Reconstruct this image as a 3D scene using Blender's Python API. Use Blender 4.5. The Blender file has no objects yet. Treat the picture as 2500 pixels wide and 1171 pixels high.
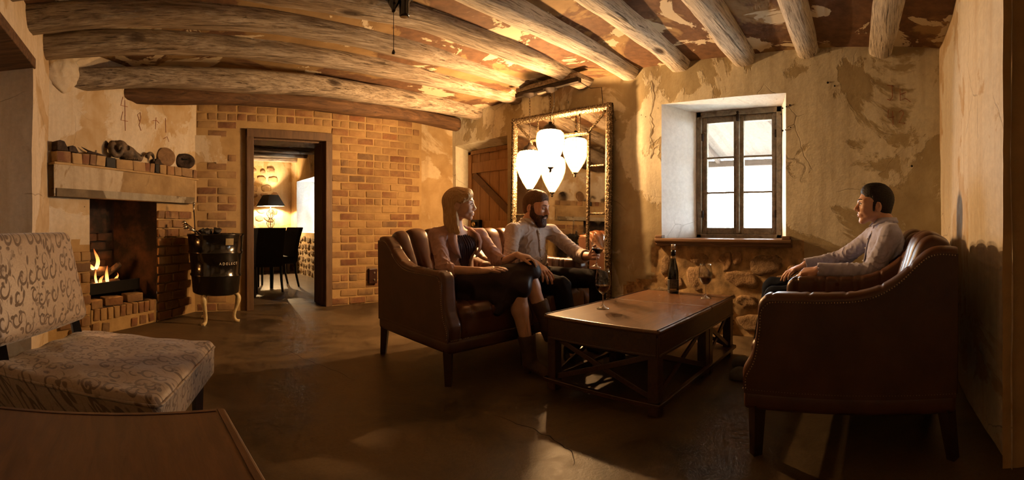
import bpy, bmesh, math, random
import numpy as np
from mathutils import Vector, Matrix, noise as mnoise
import openvdb as vdb

S = bpy.context.scene
COL = S.collection
PI = math.pi

# ---------------------------------------------------------------- camera, world, exposure
# The photograph is a stitched cylindrical panorama: 1120 px per radian, horizon at y = 548.
cam_data = bpy.data.cameras.new('camera')
cam_data.type = 'PANO'
cam_data.panorama_type = 'CENTRAL_CYLINDRICAL'
FPX = 1120.0
HALF = 1250.0 / FPX
cam_data.central_cylindrical_range_u_min = -HALF
cam_data.central_cylindrical_range_u_max = HALF
cam_data.central_cylindrical_range_v_min = (548.0 - 1171.0) / FPX
cam_data.central_cylindrical_range_v_max = 548.0 / FPX
cam_data.central_cylindrical_radius = 1.0
cam_data.clip_start = 0.02
cam = bpy.data.objects.new('camera', cam_data)
COL.objects.link(cam)
cam.location = (0, 0, 1.0)
cam.rotation_euler = (PI / 2, 0, -(1250.0 - 381.0) / FPX)
S.camera = cam

world = bpy.data.worlds.new('sky')
S.world = world
world.use_nodes = True
wbg = world.node_tree.nodes['Background']
wbg.inputs['Color'].default_value = (0.86, 0.93, 1.0, 1)
wbg.inputs['Strength'].default_value = SKY_STRENGTH = 38.0

# portal that tells the renderer where the daylight comes in (it emits nothing itself)
def portal(name, loc, rot, sx, sy):
    d = bpy.data.lights.new(name, 'AREA')
    d.shape = 'RECTANGLE'; d.size = sx; d.size_y = sy
    d.cycles.is_portal = True
    o = bpy.data.objects.new(name, d); COL.objects.link(o)
    o.location = loc; o.rotation_euler = rot
    return o
portal('window_portal', (4.40, 1.345, 1.50), (0, PI / 2, 0), 1.30, 0.95)

S.view_settings.view_transform = 'Standard'
S.view_settings.look = 'None'
S.view_settings.exposure = 0.32
S.view_settings.gamma = 1.0
S.view_settings.use_curve_mapping = False
PENDANT_EMIT = 310.0
S.cycles.use_adaptive_sampling = True; S.cycles.adaptive_threshold = 0.075; S.cycles.adaptive_min_samples = 12
S.cycles.max_bounces = 6; S.cycles.diffuse_bounces = 3; S.cycles.glossy_bounces = 3; S.cycles.transmission_bounces = 2; S.cycles.transparent_max_bounces = 10
S.cycles.caustics_refractive = False; S.cycles.caustics_reflective = False

# ---------------------------------------------------------------- helpers
def V(*a):
    return Vector(a)

class MB:
    """mesh builder: collects shapes, build() links them as one mesh object"""
    def __init__(self):
        self.v = []; self.f = []; self.m = []
    def add(self, vs, fs, mi=0):
        o = len(self.v)
        self.v += [tuple(p) for p in vs]
        self.f += [tuple(i + o for i in f) for f in fs]
        self.m += [mi] * len(fs)
        return self
    def box(self, c, s, rot=None, mi=0, taper=1.0):
        hx, hy, hz = s[0] / 2, s[1] / 2, s[2] / 2
        vs = []
        for z in (-1, 1):
            t = 1.0 if z > 0 else taper
            for y in (-1, 1):
                for x in (-1, 1):
                    vs.append(Vector((x * hx * t, y * hy * t, z * hz)))
        if rot is not None:
            vs = [rot @ p for p in vs]
        c = Vector(c)
        vs = [p + c for p in vs]
        return self.add(vs, [(0, 2, 3, 1), (4, 5, 7, 6), (0, 1, 5, 4), (2, 6, 7, 3), (0, 4, 6, 2), (1, 3, 7, 5)], mi)
    def bar(self, a, b, w, h, mi=0, up=(0, 0, 1)):
        a = Vector(a); b = Vector(b); d = (b - a); L = d.length; d.normalize()
        up = Vector(up)
        if abs(d.dot(up)) > 0.99: up = Vector((0, 1, 0))
        s = d.cross(up).normalized(); u = s.cross(d)
        R = Matrix((s, d, u)).transposed()
        return self.box((a + b) / 2, (w, L, h), R, mi)
    def tube(self, pts, rad, n=8, mi=0, caps=True, closed=False, flat=None):
        pts = [Vector(p) for p in pts]; k = len(pts)
        if not hasattr(rad, '__len__'): rad = [rad] * k
        vs = []; prev = None
        for i, p in enumerate(pts):
            if closed: d = pts[(i + 1) % k] - pts[i - 1]
            else: d = pts[min(i + 1, k - 1)] - pts[max(i - 1, 0)]
            d.normalize()
            if prev is None:
                a = Vector((0, 0, 1)) if abs(d.z) < 0.9 else Vector((1, 0, 0))
                s = d.cross(a).normalized()
            else:
                s = (prev - d * prev.dot(d)).normalized()
            prev = s; u = s.cross(d)
            for j in range(n):
                t = 2 * PI * j / n
                vs.append(p + (s * math.cos(t) + u * math.sin(t) * (flat or 1.0)) * rad[i])
        fs = []
        rng = k if closed else k - 1
        for i in range(rng):
            i2 = (i + 1) % k
            for j in range(n):
                j2 = (j + 1) % n
                fs.append((i * n + j, i2 * n + j, i2 * n + j2, i * n + j2))
        if caps and not closed:
            fs.append(tuple(range(n))); fs.append(tuple((k - 1) * n + j for j in reversed(range(n))))
        return self.add(vs, fs, mi)
    def lathe(self, prof, c=(0, 0, 0), n=24, mi=0, closed_ends=True):
        c = Vector(c); vs = []; fs = []
        for r, z in prof:
            for j in range(n):
                t = 2 * PI * j / n
                vs.append((c.x + r * math.cos(t), c.y + r * math.sin(t), c.z + z))
        k = len(prof)
        for i in range(k - 1):
            for j in range(n):
                j2 = (j + 1) % n
                fs.append((i * n + j, i * n + j2, (i + 1) * n + j2, (i + 1) * n + j))
        if closed_ends:
            if prof[0][0] > 1e-4: fs.append(tuple(reversed(range(n))))
            if prof[-1][0] > 1e-4: fs.append(tuple((k - 1) * n + j for j in range(n)))
        return self.add(vs, fs, mi)
    def prism(self, poly, axis, a, b, mi=0):
        """2-D polygon extruded along an axis ('x','y','z') from a to b"""
        n = len(poly); vs = []
        for t in (a, b):
            for p, q in poly:
                vs.append({'x': (t, p, q), 'y': (p, t, q), 'z': (p, q, t)}[axis])
        fs = [tuple(range(n)), tuple(n + i for i in reversed(range(n)))]
        for i in range(n):
            j = (i + 1) % n
            fs.append((i, n + i, n + j, j))
        return self.add(vs, fs, mi)
    def ball(self, c, r, n=12, mi=0, rot=None):
        if not hasattr(r, '__len__'): r = (r, r, r)
        c = Vector(c); vs = []; fs = []; m = max(4, n // 2 + 1)
        for i in range(1, m):
            ph = PI * i / m
            for j in range(n):
                t = 2 * PI * j / n
                p = Vector((r[0] * math.sin(ph) * math.cos(t), r[1] * math.sin(ph) * math.sin(t), r[2] * math.cos(ph)))
                if rot is not None: p = rot @ p
                vs.append(c + p)
        top = Vector((0, 0, r[2])); bot = Vector((0, 0, -r[2]))
        if rot is not None: top = rot @ top; bot = rot @ bot
        vs.append(c + top); vs.append(c + bot)
        a = len(vs) - 2; b = a + 1
        for j in range(n):
            j2 = (j + 1) % n
            fs.append((a, j, j2)); fs.append((b, (m - 2) * n + j2, (m - 2) * n + j))
            for i in range(m - 2):
                fs.append((i * n + j, (i + 1) * n + j, (i + 1) * n + j2, i * n + j2))
        return self.add(vs, fs, mi)
    def build(self, name, mat, parent=None, smooth=False, bevel=0.0, seg=2, loc=None, rot=None, fix=True):
        me = bpy.data.meshes.new(name)
        me.from_pydata(self.v, [], self.f)
        mats = mat if isinstance(mat, (list, tuple)) else [mat]
        for mm in mats: me.materials.append(mm)
        if len(mats) > 1: me.polygons.foreach_set('material_index', self.m)
        if fix or bevel > 0:
            bm = bmesh.new(); bm.from_mesh(me)
            bmesh.ops.recalc_face_normals(bm, faces=bm.faces)
            if bevel > 0:
                ed = [e for e in bm.edges if len(e.link_faces) == 2 and e.calc_face_angle(0) > 0.6]
                bmesh.ops.bevel(bm, geom=ed, offset=bevel, segments=seg, affect='EDGES', clamp_overlap=True, profile=0.5)
            bm.to_mesh(me); bm.free()
        if smooth:
            me.polygons.foreach_set('use_smooth', [True] * len(me.polygons))
        me.update()
        return link(name, me, parent, loc, rot)

def link(name, data, parent=None, loc=None, rot=None):
    o = bpy.data.objects.new(name, data); COL.objects.link(o)
    if parent is not None: o.parent = parent
    if loc is not None: o.location = loc
    if rot is not None: o.rotation_euler = rot
    return o

def autosmooth(o, ang=0.6):
    """smooth shading with the sharp edges kept sharp"""
    me = o.data
    bm = bmesh.new(); bm.from_mesh(me)
    for e in bm.edges:
        e.smooth = not (len(e.link_faces) == 2 and e.calc_face_angle(0) > ang)
    for f in bm.faces: f.smooth = True
    bm.to_mesh(me); bm.free()
    return o

def tag(o, label=None, cat=None, group=None, kind=None):
    if label: o['label'] = label
    if cat: o['category'] = cat
    if group: o['group'] = group
    if kind: o['kind'] = kind
    return o

def thing(name, label, cat, loc=(0, 0, 0), rz=0.0, group=None):
    o = bpy.data.objects.new(name, None); COL.objects.link(o)
    o.empty_display_size = 0.1
    o.location = loc; o.rotation_euler = (0, 0, rz)
    return tag(o, label, cat, group)

def dup(root, label=None, loc=None, rz=None, group=None):
    def cp(o, parent):
        c = o.copy(); COL.objects.link(c); c.parent = parent
        for ch in list(o.children): cp(ch, c)
        return c
    r = cp(root, None)
    if label: r['label'] = label
    if loc is not None: r.location = loc
    if rz is not None: r.rotation_euler = (0, 0, rz)
    if group: r['group'] = group
    return r

# ---------------------------------------------------------------- signed distance modelling
class SDF:
    def __init__(self, lo, hi, vox):
        self.lo = np.array(lo, float); self.vox = vox
        n = np.ceil((np.array(hi, float) - self.lo) / vox).astype(int) + 1
        self.n = n
        self.ax = [self.lo[i] + vox * np.arange(n[i]) for i in range(3)]
        self.D = np.full(tuple(n), 0.2, np.float32)
    def blk(self, lo, hi):
        a = []
        for i in range(3):
            s = int(max(0, math.floor((lo[i] - self.lo[i]) / self.vox)))
            e = int(min(self.n[i], math.ceil((hi[i] - self.lo[i]) / self.vox) + 1))
            if e <= s: return None
            a.append(slice(s, e))
        X = self.ax[0][a[0]][:, None, None]; Y = self.ax[1][a[1]][None, :, None]; Z = self.ax[2][a[2]][None, None, :]
        return tuple(a), X, Y, Z
    def put(self, fn, lo, hi, k=0.0, op='u'):
        pad = 0.02 + k
        b = self.blk([l - pad for l in lo], [q + pad for q in hi])
        if b is None: return self
        a, X, Y, Z = b
        d = fn(X, Y, Z).astype(np.float32)
        D = self.D[a]
        if op == 'u':
            if k > 0:
                h = np.clip(0.5 + 0.5 * (D - d) / k, 0, 1)
                self.D[a] = D + (d - D) * h - k * h * (1 - h)
            else: self.D[a] = np.minimum(D, d)
        elif op == 's':
            if k > 0:
                h = np.clip(0.5 - 0.5 * (D + d) / k, 0, 1)
                self.D[a] = D + (-d - D) * h + k * h * (1 - h)
            else: self.D[a] = np.maximum(D, -d)
        elif op == 'i':
            self.D[a] = np.maximum(D, d)
        return self
    def cone(self, a, b, ra, rb, k=0.0, op='u', sq=None):
        """capsule whose radius goes from ra to rb; sq = (axis, factor) squashes the cross-section along an axis"""
        a = np.array(a, float); b = np.array(b, float); ab = b - a; L2 = max(1e-9, float(ab @ ab))
        if sq is not None:
            n = np.array(sq[0], float); n /= np.linalg.norm(n); fct = sq[1]
        def fn(X, Y, Z):
            px, py, pz = X - a[0], Y - a[1], Z - a[2]
            t = np.clip((px * ab[0] + py * ab[1] + pz * ab[2]) / L2, 0, 1)
            qx, qy, qz = px - t * ab[0], py - t * ab[1], pz - t * ab[2]
            r = ra + (rb - ra) * t
            if sq is None:
                return np.sqrt(qx * qx + qy * qy + qz * qz) - r
            w = qx * n[0] + qy * n[1] + qz * n[2]
            e = (1 / fct - 1) * w
            dd = np.sqrt((qx + e * n[0]) ** 2 + (qy + e * n[1]) ** 2 + (qz + e * n[2]) ** 2)
            return (dd - r) * min(1.0, fct)
        R = max(ra, rb) * (1 if sq is None else max(1, sq[1]))
        return self.put(fn, np.minimum(a, b) - R, np.maximum(a, b) + R, k, op)
    def chain(self, pts, rads, k=0.0, op='u', sq=None):
        for i in range(len(pts) - 1):
            self.cone(pts[i], pts[i + 1], rads[i], rads[i + 1], k, op, sq)
        return self
    def ell(self, c, r, k=0.0, op='u', rot=None):
        c = np.array(c, float); r = np.array(r, float)
        M = np.eye(3) if rot is None else np.array(rot.to_3x3() if hasattr(rot, 'to_3x3') else rot)
        def fn(X, Y, Z):
            px, py, pz = X - c[0], Y - c[1], Z - c[2]
            u = px * M[0, 0] + py * M[1, 0] + pz * M[2, 0]
            v = px * M[0, 1] + py * M[1, 1] + pz * M[2, 1]
            w = px * M[0, 2] + py * M[1, 2] + pz * M[2, 2]
            k0 = np.sqrt((u / r[0]) ** 2 + (v / r[1]) ** 2 + (w / r[2]) ** 2)
            k1 = np.sqrt((u / r[0] ** 2) ** 2 + (v / r[1] ** 2) ** 2 + (w / r[2] ** 2) ** 2)
            return k0 * (k0 - 1) / np.maximum(k1, 1e-6)
        R = float(r.max())
        if rot is None: return self.put(fn, c - r, c + r, k, op)
        return self.put(fn, c - R, c + R, k, op)
    def rbox(self, c, s, rad, k=0.0, op='u', rot=None):
        c = np.array(c, float); hs = np.array(s, float) / 2 - rad
        M = np.eye(3) if rot is None else np.array(rot.to_3x3() if hasattr(rot, 'to_3x3') else rot)
        def fn(X, Y, Z):
            px, py, pz = X - c[0], Y - c[1], Z - c[2]
            u = np.abs(px * M[0, 0] + py * M[1, 0] + pz * M[2, 0]) - hs[0]
            v = np.abs(px * M[0, 1] + py * M[1, 1] + pz * M[2, 1]) - hs[1]
            w = np.abs(px * M[0, 2] + py * M[1, 2] + pz * M[2, 2]) - hs[2]
            return np.sqrt(np.maximum(u, 0) ** 2 + np.maximum(v, 0) ** 2 + np.maximum(w, 0) ** 2) + np.minimum(np.maximum(u, np.maximum(v, w)), 0) - rad
        R = np.abs(M) @ (np.array(s, float) / 2)
        return self.put(fn, c - R, c + R, k, op)
    def poly(self, axis, pts, a, b, rad, k=0.0, op='u'):
        """rounded extrusion of a polygon (in the two other axes) along axis from a to b"""
        P = np.array(pts, float)
        def sd2(U, W):
            d = np.full(np.broadcast(U, W).shape, 1e9); s = np.ones_like(d)
            n = len(P)
            for i in range(n):
                j = i - 1
                ex, ey = P[j] - P[i]
                wx, wy = U - P[i][0], W - P[i][1]
                t = np.clip((wx * ex + wy * ey) / (ex * ex + ey * ey), 0, 1)
                d = np.minimum(d, (wx - ex * t) ** 2 + (wy - ey * t) ** 2)
                c1 = W >= P[i][1]; c2 = W < P[j][1]; c3 = ex * wy > ey * wx
                flip = (c1 & c2 & c3) | (~c1 & ~c2 & ~c3)
                s = np.where(flip, -s, s)
            return s * np.sqrt(d)
        mid = (a + b) / 2; hh = abs(b - a) / 2 - rad
        def fn(X, Y, Z):
            if axis == 'x': d2 = sd2(Y, Z); q = X
            elif axis == 'y': d2 = sd2(X, Z); q = Y
            else: d2 = sd2(X, Y); q = Z
            d2 = d2 + rad; w = np.abs(q - mid) - hh
            return np.sqrt(np.maximum(d2, 0) ** 2 + np.maximum(w, 0) ** 2) + np.minimum(np.maximum(d2, w), 0) - rad
        l2 = P.min(0); h2 = P.max(0)
        if axis == 'x': lo = (a, l2[0], l2[1]); hi = (b, h2[0], h2[1])
        elif axis == 'y': lo = (l2[0], a, l2[1]); hi = (h2[0], b, h2[1])
        else: lo = (l2[0], l2[1], a); hi = (h2[0], h2[1], b)
        return self.put(fn, lo, hi, k, op)
    def mod(self, fn, lo=None, hi=None):
        """adds fn(X,Y,Z) to the distance inside a block"""
        b = self.blk(lo if lo is not None else self.lo, hi if hi is not None else self.lo + self.vox * self.n)
        if b is None: return self
        a, X, Y, Z = b
        D = self.D[a]
        i, j, k = np.nonzero(np.abs(D) < 0.045)          # only near the surface
        D[i, j, k] += fn(X.ravel()[i], Y.ravel()[j], Z.ravel()[k]).astype(np.float32)
        return self
    def mesh(self, name, mat, parent=None, adapt=0.0, smooth_it=0):
        self.D[[0, -1], :, :] = 0.1; self.D[:, [0, -1], :] = 0.1; self.D[:, :, [0, -1]] = 0.1
        g = vdb.FloatGrid(0.1)
        g.copyFromArray(self.D)
        if adapt > 0:
            p, tri, q = g.convertToPolygons(isovalue=0.0, adaptivity=adapt)
            faces = [tuple(map(int, f)) for f in tri] + [tuple(map(int, f)) for f in q]
        else:
            p, q = g.convertToQuads(isovalue=0.0); tri = []
        p = np.asarray(p, float) * self.vox + self.lo
        me = bpy.data.meshes.new(name)
        if adapt > 0:
            me.from_pydata(p.tolist(), [], faces)
        else:
            q = np.asarray(q, np.int32)[:, ::-1]
            nv, nf = len(p), len(q)
            me.vertices.add(nv); me.vertices.foreach_set('co', p.ravel())
            me.loops.add(nf * 4); me.loops.foreach_set('vertex_index', q.ravel())
            me.polygons.add(nf); me.polygons.foreach_set('loop_start', np.arange(0, nf * 4, 4))
            me.update(calc_edges=True); me.validate()
        bm = bmesh.new(); bm.from_mesh(me)
        for _ in range(smooth_it): bmesh.ops.smooth_vert(bm, verts=bm.verts, factor=0.5, use_axis_x=True, use_axis_y=True, use_axis_z=True)
        bmesh.ops.recalc_face_normals(bm, faces=bm.faces)
        bm.to_mesh(me); bm.free()
        me.polygons.foreach_set('use_smooth', [True] * len(me.polygons))
        for mm in (mat if isinstance(mat, (list, tuple)) else [mat]): me.materials.append(mm)
        me.update()
        return link(name, me, parent)

# ---------------------------------------------------------------- node materials
def nd(nt, typ, **kw):
    n = nt.nodes.new('ShaderNode' + typ)
    for k, v in kw.items():
        if k[0].islower() and hasattr(n, k):
            setattr(n, k, v); continue
        key = k.replace('_', ' ')
        s = None
        if key.startswith('I') and key[1:].isdigit(): s = n.inputs[int(key[1:])]
        else: s = n.inputs[key]
        if isinstance(v, bpy.types.NodeSocket): nt.links.new(v, s)
        else:
            if hasattr(s.default_value, '__len__') and not hasattr(v, '__len__'): v = [v] * len(s.default_value)
            if hasattr(s.default_value, '__len__') and len(s.default_value) == 4 and len(v) == 3: v = (*v, 1)
            s.default_value = v
    return n

class Mat:
    def __init__(self, name, **kw):
        self.m = bpy.data.materials.new(name); self.m.use_nodes = True
        self.nt = self.m.node_tree; self.b = self.nt.nodes['Principled BSDF']
        self.set(**kw)
    def set(self, **kw):
        for k, v in kw.items():
            s = self.b.inputs[k.replace('_', ' ')]
            if isinstance(v, bpy.types.NodeSocket): self.nt.links.new(v, s)
            else:
                if hasattr(s.default_value, '__len__') and len(s.default_value) == 4 and len(v) == 3: v = (*v, 1)
                s.default_value = v
        return self
    def pos(self, scale=(1, 1, 1), kind='world', loc=(0, 0, 0), rot=(0, 0, 0)):
        if kind == 'world': c = nd(self.nt, 'NewGeometry').outputs['Position']
        elif kind == 'object': c = nd(self.nt, 'TexCoord').outputs['Object']
        else: c = nd(self.nt, 'TexCoord').outputs['Generated']
        return nd(self.nt, 'Mapping', Vector=c, Scale=scale, Location=loc, Rotation=rot).outputs[0]
    def noise(self, vec, scale=5, detail=4, rough=0.55, dist=0.0):
        return nd(self.nt, 'TexNoise', Vector=vec, Scale=scale, Detail=detail, Roughness=rough, Distortion=dist).outputs[0]
    def vor(self, vec, scale=5, feature='F1', out=0, rnd=1.0):
        return nd(self.nt, 'TexVoronoi', feature=feature, Vector=vec, Scale=scale, Randomness=rnd).outputs[out]
    def ramp(self, fac, stops, interp='LINEAR'):
        n = nd(self.nt, 'ValToRGB', Fac=fac); cr = n.color_ramp; cr.interpolation = interp
        while len(cr.elements) < len(stops): cr.elements.new(0.5)
        for e, (p, c) in zip(cr.elements, stops):
            e.position = p
            if not hasattr(c, '__len__'): c = (c, c, c)
            e.color = (*c, 1) if len(c) == 3 else c
        return n.outputs[0]
    def mix(self, fac, a, b, mode='MIX'):
        n = nd(self.nt, 'Mix', data_type='RGBA', blend_type=mode)
        for s, v in ((n.inputs[0], fac), (n.inputs[6], a), (n.inputs[7], b)):
            if isinstance(v, bpy.types.NodeSocket): self.nt.links.new(v, s)
            else:
                if hasattr(s.default_value, '__len__') and len(v) == 3: v = (*v, 1)
                s.default_value = v
        return n.outputs[2]
    def math(self, op, a, b=0.0, c=0.0, clamp=False):
        n = nd(self.nt, 'Math', operation=op, use_clamp=clamp)
        for s, v in zip(n.inputs, (a, b, c)):
            if isinstance(v, bpy.types.NodeSocket): self.nt.links.new(v, s)
            else: s.default_value = v
        return n.outputs[0]
    def bump(self, h, strength=0.3, dist=0.01):
        n = nd(self.nt, 'Bump', Height=h, Strength=strength, Distance=dist)
        self.nt.links.new(n.outputs[0], self.b.inputs['Normal'])
        return self
    def rnd(self):
        return nd(self.nt, 'ObjectInfo').outputs['Random']
    def sep(self, vec):
        return nd(self.nt, 'SeparateXYZ', Vector=vec).outputs

def simple(name, col, rough=0.6, metal=0.0, var=0.12, scale=30, bump=0.0, **kw):
    """plain coloured material with a little procedural variation"""
    M = Mat(name, Roughness=rough, Metallic=metal, **kw)
    n = M.noise(M.pos(kind='object'), scale, 3)
    d = tuple(max(0, c * (1 - var * 1.6)) for c in col); l = tuple(min(1, c * (1 + var)) for c in col)
    M.set(Base_Color=M.ramp(n, [(0.3, d), (0.7, l)]))
    if bump > 0: M.bump(n, bump, 0.004)
    return M.m

# ---------------------------------------------------------------- materials of the place
def plaster(name, light, mid, dark, seed=0.0, patch=0.5, red=None, crack=0.5):
    """old lime plaster: flaked pale coats over an ochre coat, stains, hairline cracks, pock marks"""
    M = Mat(name, Roughness=0.93)
    p = M.pos(loc=(seed, seed * 0.7, seed * 1.3))
    big = M.noise(p, 1.1, 7, 0.62, 0.6)
    edge = M.ramp(big, [(patch - 0.012, 0.0), (patch + 0.012, 1.0)])
    fine = M.noise(p, 26, 3, 0.65)
    med = M.noise(p, 4.5, 4, 0.6, 0.3)
    stre = M.noise(M.pos(scale=(7, 7, 0.8), loc=(seed, 0, 0)), 1.6, 3, 0.6)
    coat = M.mix(M.ramp(med, [(0.33, 0.0), (0.68, 1.0)]), dark, mid)
    pale = M.mix(M.ramp(fine, [(0.3, 0.0), (0.75, 1.0)]), tuple(0.82 * c for c in light), light)
    col = M.mix(edge, coat, pale)
    col = M.mix(M.ramp(stre, [(0.45, 0.0), (0.75, 0.45)]), col, dark)
    v = nd(M.nt, 'TexVoronoi', feature='DISTANCE_TO_EDGE', Vector=M.mix(0.12, p, nd(M.nt, 'TexNoise', Vector=p, Scale=3.0, Detail=5).outputs[1]), Scale=1.7).outputs[0]
    ck = M.math('MULTIPLY', M.ramp(v, [(0.0, 1.0), (0.007, 0.0)]), M.ramp(M.noise(p, 1.3, 2), [(0.52, 0.0), (0.6, crack)]))
    col = M.mix(ck, col, (0.08, 0.05, 0.025))
    pk = M.math('MULTIPLY', M.ramp(M.vor(p, 9.0), [(0.035, 1.0), (0.06, 0.0)]), M.ramp(M.noise(p, 2.1, 2), [(0.57, 0.0), (0.62, 0.9)]))
    col = M.mix(pk, col, (0.05, 0.03, 0.015))
    M.set(Base_Color=col)
    h = M.math('ADD', M.math('MULTIPLY', edge, 0.5), M.math('ADD', M.math('MULTIPLY', fine, 0.35), M.math('MULTIPLY', med, 1.0)))
    h = M.math('SUBTRACT', h, M.math('ADD', ck, pk))
    M.bump(h, 0.40, 0.012)
    return M.m

m_plaster = plaster('plaster_tan', (0.60, 0.47, 0.29), (0.46, 0.32, 0.155), (0.33, 0.21, 0.085), 0.0, 0.51)
m_plaster_win = plaster('plaster_window_wall', (0.72, 0.68, 0.54), (0.45, 0.385, 0.245), (0.345, 0.28, 0.16), 3.1, 0.50)
m_plaster_pale = plaster('plaster_pale', (0.66, 0.54, 0.38), (0.56, 0.42, 0.25), (0.40, 0.27, 0.13), 7.3, 0.46)
m_plaster_right = plaster('plaster_right_wall', (0.80, 0.73, 0.60), (0.68, 0.56, 0.40), (0.50, 0.36, 0.20), 11.0, 0.45)
m_chimney = plaster('plaster_chimney', (0.66, 0.57, 0.43), (0.56, 0.44, 0.28), (0.43, 0.295, 0.14), 5.5, 0.50, crack=0.3)
m_white = plaster('whitewash_reveal', (0.86, 0.85, 0.82), (0.84, 0.82, 0.78), (0.74, 0.70, 0.63), 2.0, 0.4, crack=0.3)

def ceiling_mat():
    M = Mat('ceiling_boards_paint', Roughness=0.9)
    p = M.pos(loc=(1.7, 0.4, 0))
    big = M.noise(p, 1.6, 9, 0.62, 0.8)
    e = M.ramp(big, [(0.565, 0.0), (0.572, 1.0)])
    e2 = M.ramp(M.noise(M.pos(loc=(5, 9, 0)), 1.0, 6, 0.6, 0.5), [(0.5, 0.0), (0.53, 1.0)])
    br = M.mix(M.ramp(M.noise(p, 14, 5), [(0.3, 0.0), (0.7, 1.0)]), (0.10, 0.048, 0.022), (0.19, 0.095, 0.045))
    tan = M.mix(M.ramp(M.noise(p, 6, 5), [(0.3, 0.0), (0.7, 1.0)]), (0.24, 0.15, 0.062), (0.36, 0.235, 0.105))
    c = M.mix(e2, br, tan)
    c = M.mix(e, c, (0.62, 0.53, 0.38))
    M.set(Base_Color=c)
    M.bump(M.math('ADD', M.math('MULTIPLY', e, 1.0), M.math('MULTIPLY', M.noise(p, 30, 3), 0.4)), 0.5, 0.01)
    return M.m
m_ceiling = ceiling_mat()

def floor_mat():
    M = Mat('floor_polished_concrete', Specular_IOR_Level=0.38)
    p = M.pos()
    a = M.noise(p, 1.7, 9, 0.66, 0.8); b = M.noise(p, 9, 7, 0.7, 0.4); c = M.noise(p, 60, 4, 0.7)
    col = M.mix(M.ramp(a, [(0.38, 0.0), (0.62, 1.0)]), (0.030, 0.019, 0.010), (0.128, 0.088, 0.046))
    col = M.mix(M.ramp(b, [(0.4, 0.0), (0.8, 0.6)]), col, (0.16, 0.115, 0.064))
    col = M.mix(M.ramp(c, [(0.45, 0.0), (0.8, 0.5)]), col, (0.05, 0.032, 0.016))
    M.set(Base_Color=col, Roughness=M.ramp(M.math('ADD', M.math('MULTIPLY', a, 0.6), M.math('MULTIPLY', b, 0.4)), [(0.35, 0.34), (0.65, 0.60)]))
    M.bump(M.math('ADD', M.math('MULTIPLY', b, 1.0), M.math('MULTIPLY', c, 0.35)), 0.28, 0.008)
    return M.m
m_floor = floor_mat()

def brick_mat(name, smear=0.5):
    """hand-made brick with limewash and mortar smeared over it; each brick differs"""
    M = Mat(name, Roughness=0.92)
    p = M.pos(); r = M.rnd()
    base = M.ramp(r, [(0.0, (0.15, 0.055, 0.027)), (0.3, (0.21, 0.085, 0.040)), (0.55, (0.23, 0.125, 0.060)), (0.75, (0.15, 0.095, 0.055)), (1.0, (0.26, 0.10, 0.042))])
    base = M.mix(M.ramp(M.noise(p, 22, 5), [(0.35, 0.0), (0.75, 0.6)]), base, (0.11, 0.06, 0.034))
    sm = M.noise(p, 3.2, 6, 0.65, 0.4)
    s2 = M.math('ADD', sm, M.math('MULTIPLY', M.math('SUBTRACT', M.math('FRACT', M.math('MULTIPLY', r, 17.3)), 0.5), 0.30))
    w = M.ramp(s2, [(smear - 0.14, 0.05), (smear + 0.22, 0.95)])
    gs = M.sep(nd(M.nt, 'TexCoord').outputs['Generated'])
    ax = M.math('POWER', M.math('ABSOLUTE', M.math('SUBTRACT', M.math('MULTIPLY', gs[0], 2.0), 1.0)), 10.0)
    az = M.math('POWER', M.math('ABSOLUTE', M.math('SUBTRACT', M.math('MULTIPLY', gs[2], 2.0), 1.0)), 4.0)
    ed = M.math('ADD', M.math('MAXIMUM', ax, az), M.math('MULTIPLY', M.math('SUBTRACT', M.noise(p, 26, 5), 0.5), 1.1))
    w = M.math('MAXIMUM', w, M.ramp(ed, [(0.30, 0.0), (0.85, 0.92)]))
    col = M.mix(w, base, M.mix(M.noise(p, 18, 4), (0.36, 0.225, 0.092), (0.46, 0.305, 0.135)))
    M.set(Base_Color=col)
    M.bump(M.math('ADD', M.noise(p, 35, 5), M.math('MULTIPLY', sm, 0.5)), 0.45, 0.008)
    return M.m
m_brick = brick_mat('brick_limewashed', 0.50)
m_brick_raw = brick_mat('brick_raw', 0.66)
m_brick_white = brick_mat('brick_whitewashed', 0.30)

def mortar_mat():
    M = Mat('mortar', Roughness=0.95)
    p = M.pos(); n = M.noise(p, 7, 6, 0.6); f = M.noise(p, 60, 3)
    M.set(Base_Color=M.mix(M.ramp(n, [(0.3, 0.0), (0.7, 1.0)]), (0.34, 0.215, 0.088), (0.46, 0.31, 0.138)))
    M.bump(M.math('ADD', n, M.math('MULTIPLY', f, 0.4)), 0.5, 0.01)
    return M.m
m_mortar = mortar_mat()

def soot_mat():
    M = Mat('soot_brick', Roughness=0.95)
    p = M.pos(); z = M.sep(p)[2]
    n = M.noise(p, 5, 6, 0.6)
    M.set(Base_Color=M.mix(M.ramp(n, [(0.45, 0.0), (0.7, 1.0)]), (0.010, 0.007, 0.005), (0.07, 0.034, 0.018)))
    M.bump(n, 0.5, 0.02)
    return M.m
m_soot = soot_mat()

def stone_mat():
    M = Mat('fieldstone', Roughness=0.92)
    p = M.pos(); r = M.rnd()
    base = M.ramp(r, [(0.0, (0.24, 0.155, 0.085)), (0.35, (0.33, 0.22, 0.115)), (0.7, (0.40, 0.24, 0.115)), (1.0, (0.27, 0.20, 0.12))])
    n = M.noise(p, 30, 6, 0.7)
    col = M.mix(M.ramp(n, [(0.42, 0.0), (0.75, 0.7)]), base, (0.12, 0.075, 0.04))
    col = M.mix(M.ramp(M.noise(p, 6, 4), [(0.55, 0.0), (0.75, 0.6)]), col, (0.42, 0.29, 0.14))
    M.set(Base_Color=col)
    M.bump(n, 0.9, 0.02)
    return M.m
m_stone = stone_mat()

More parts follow.
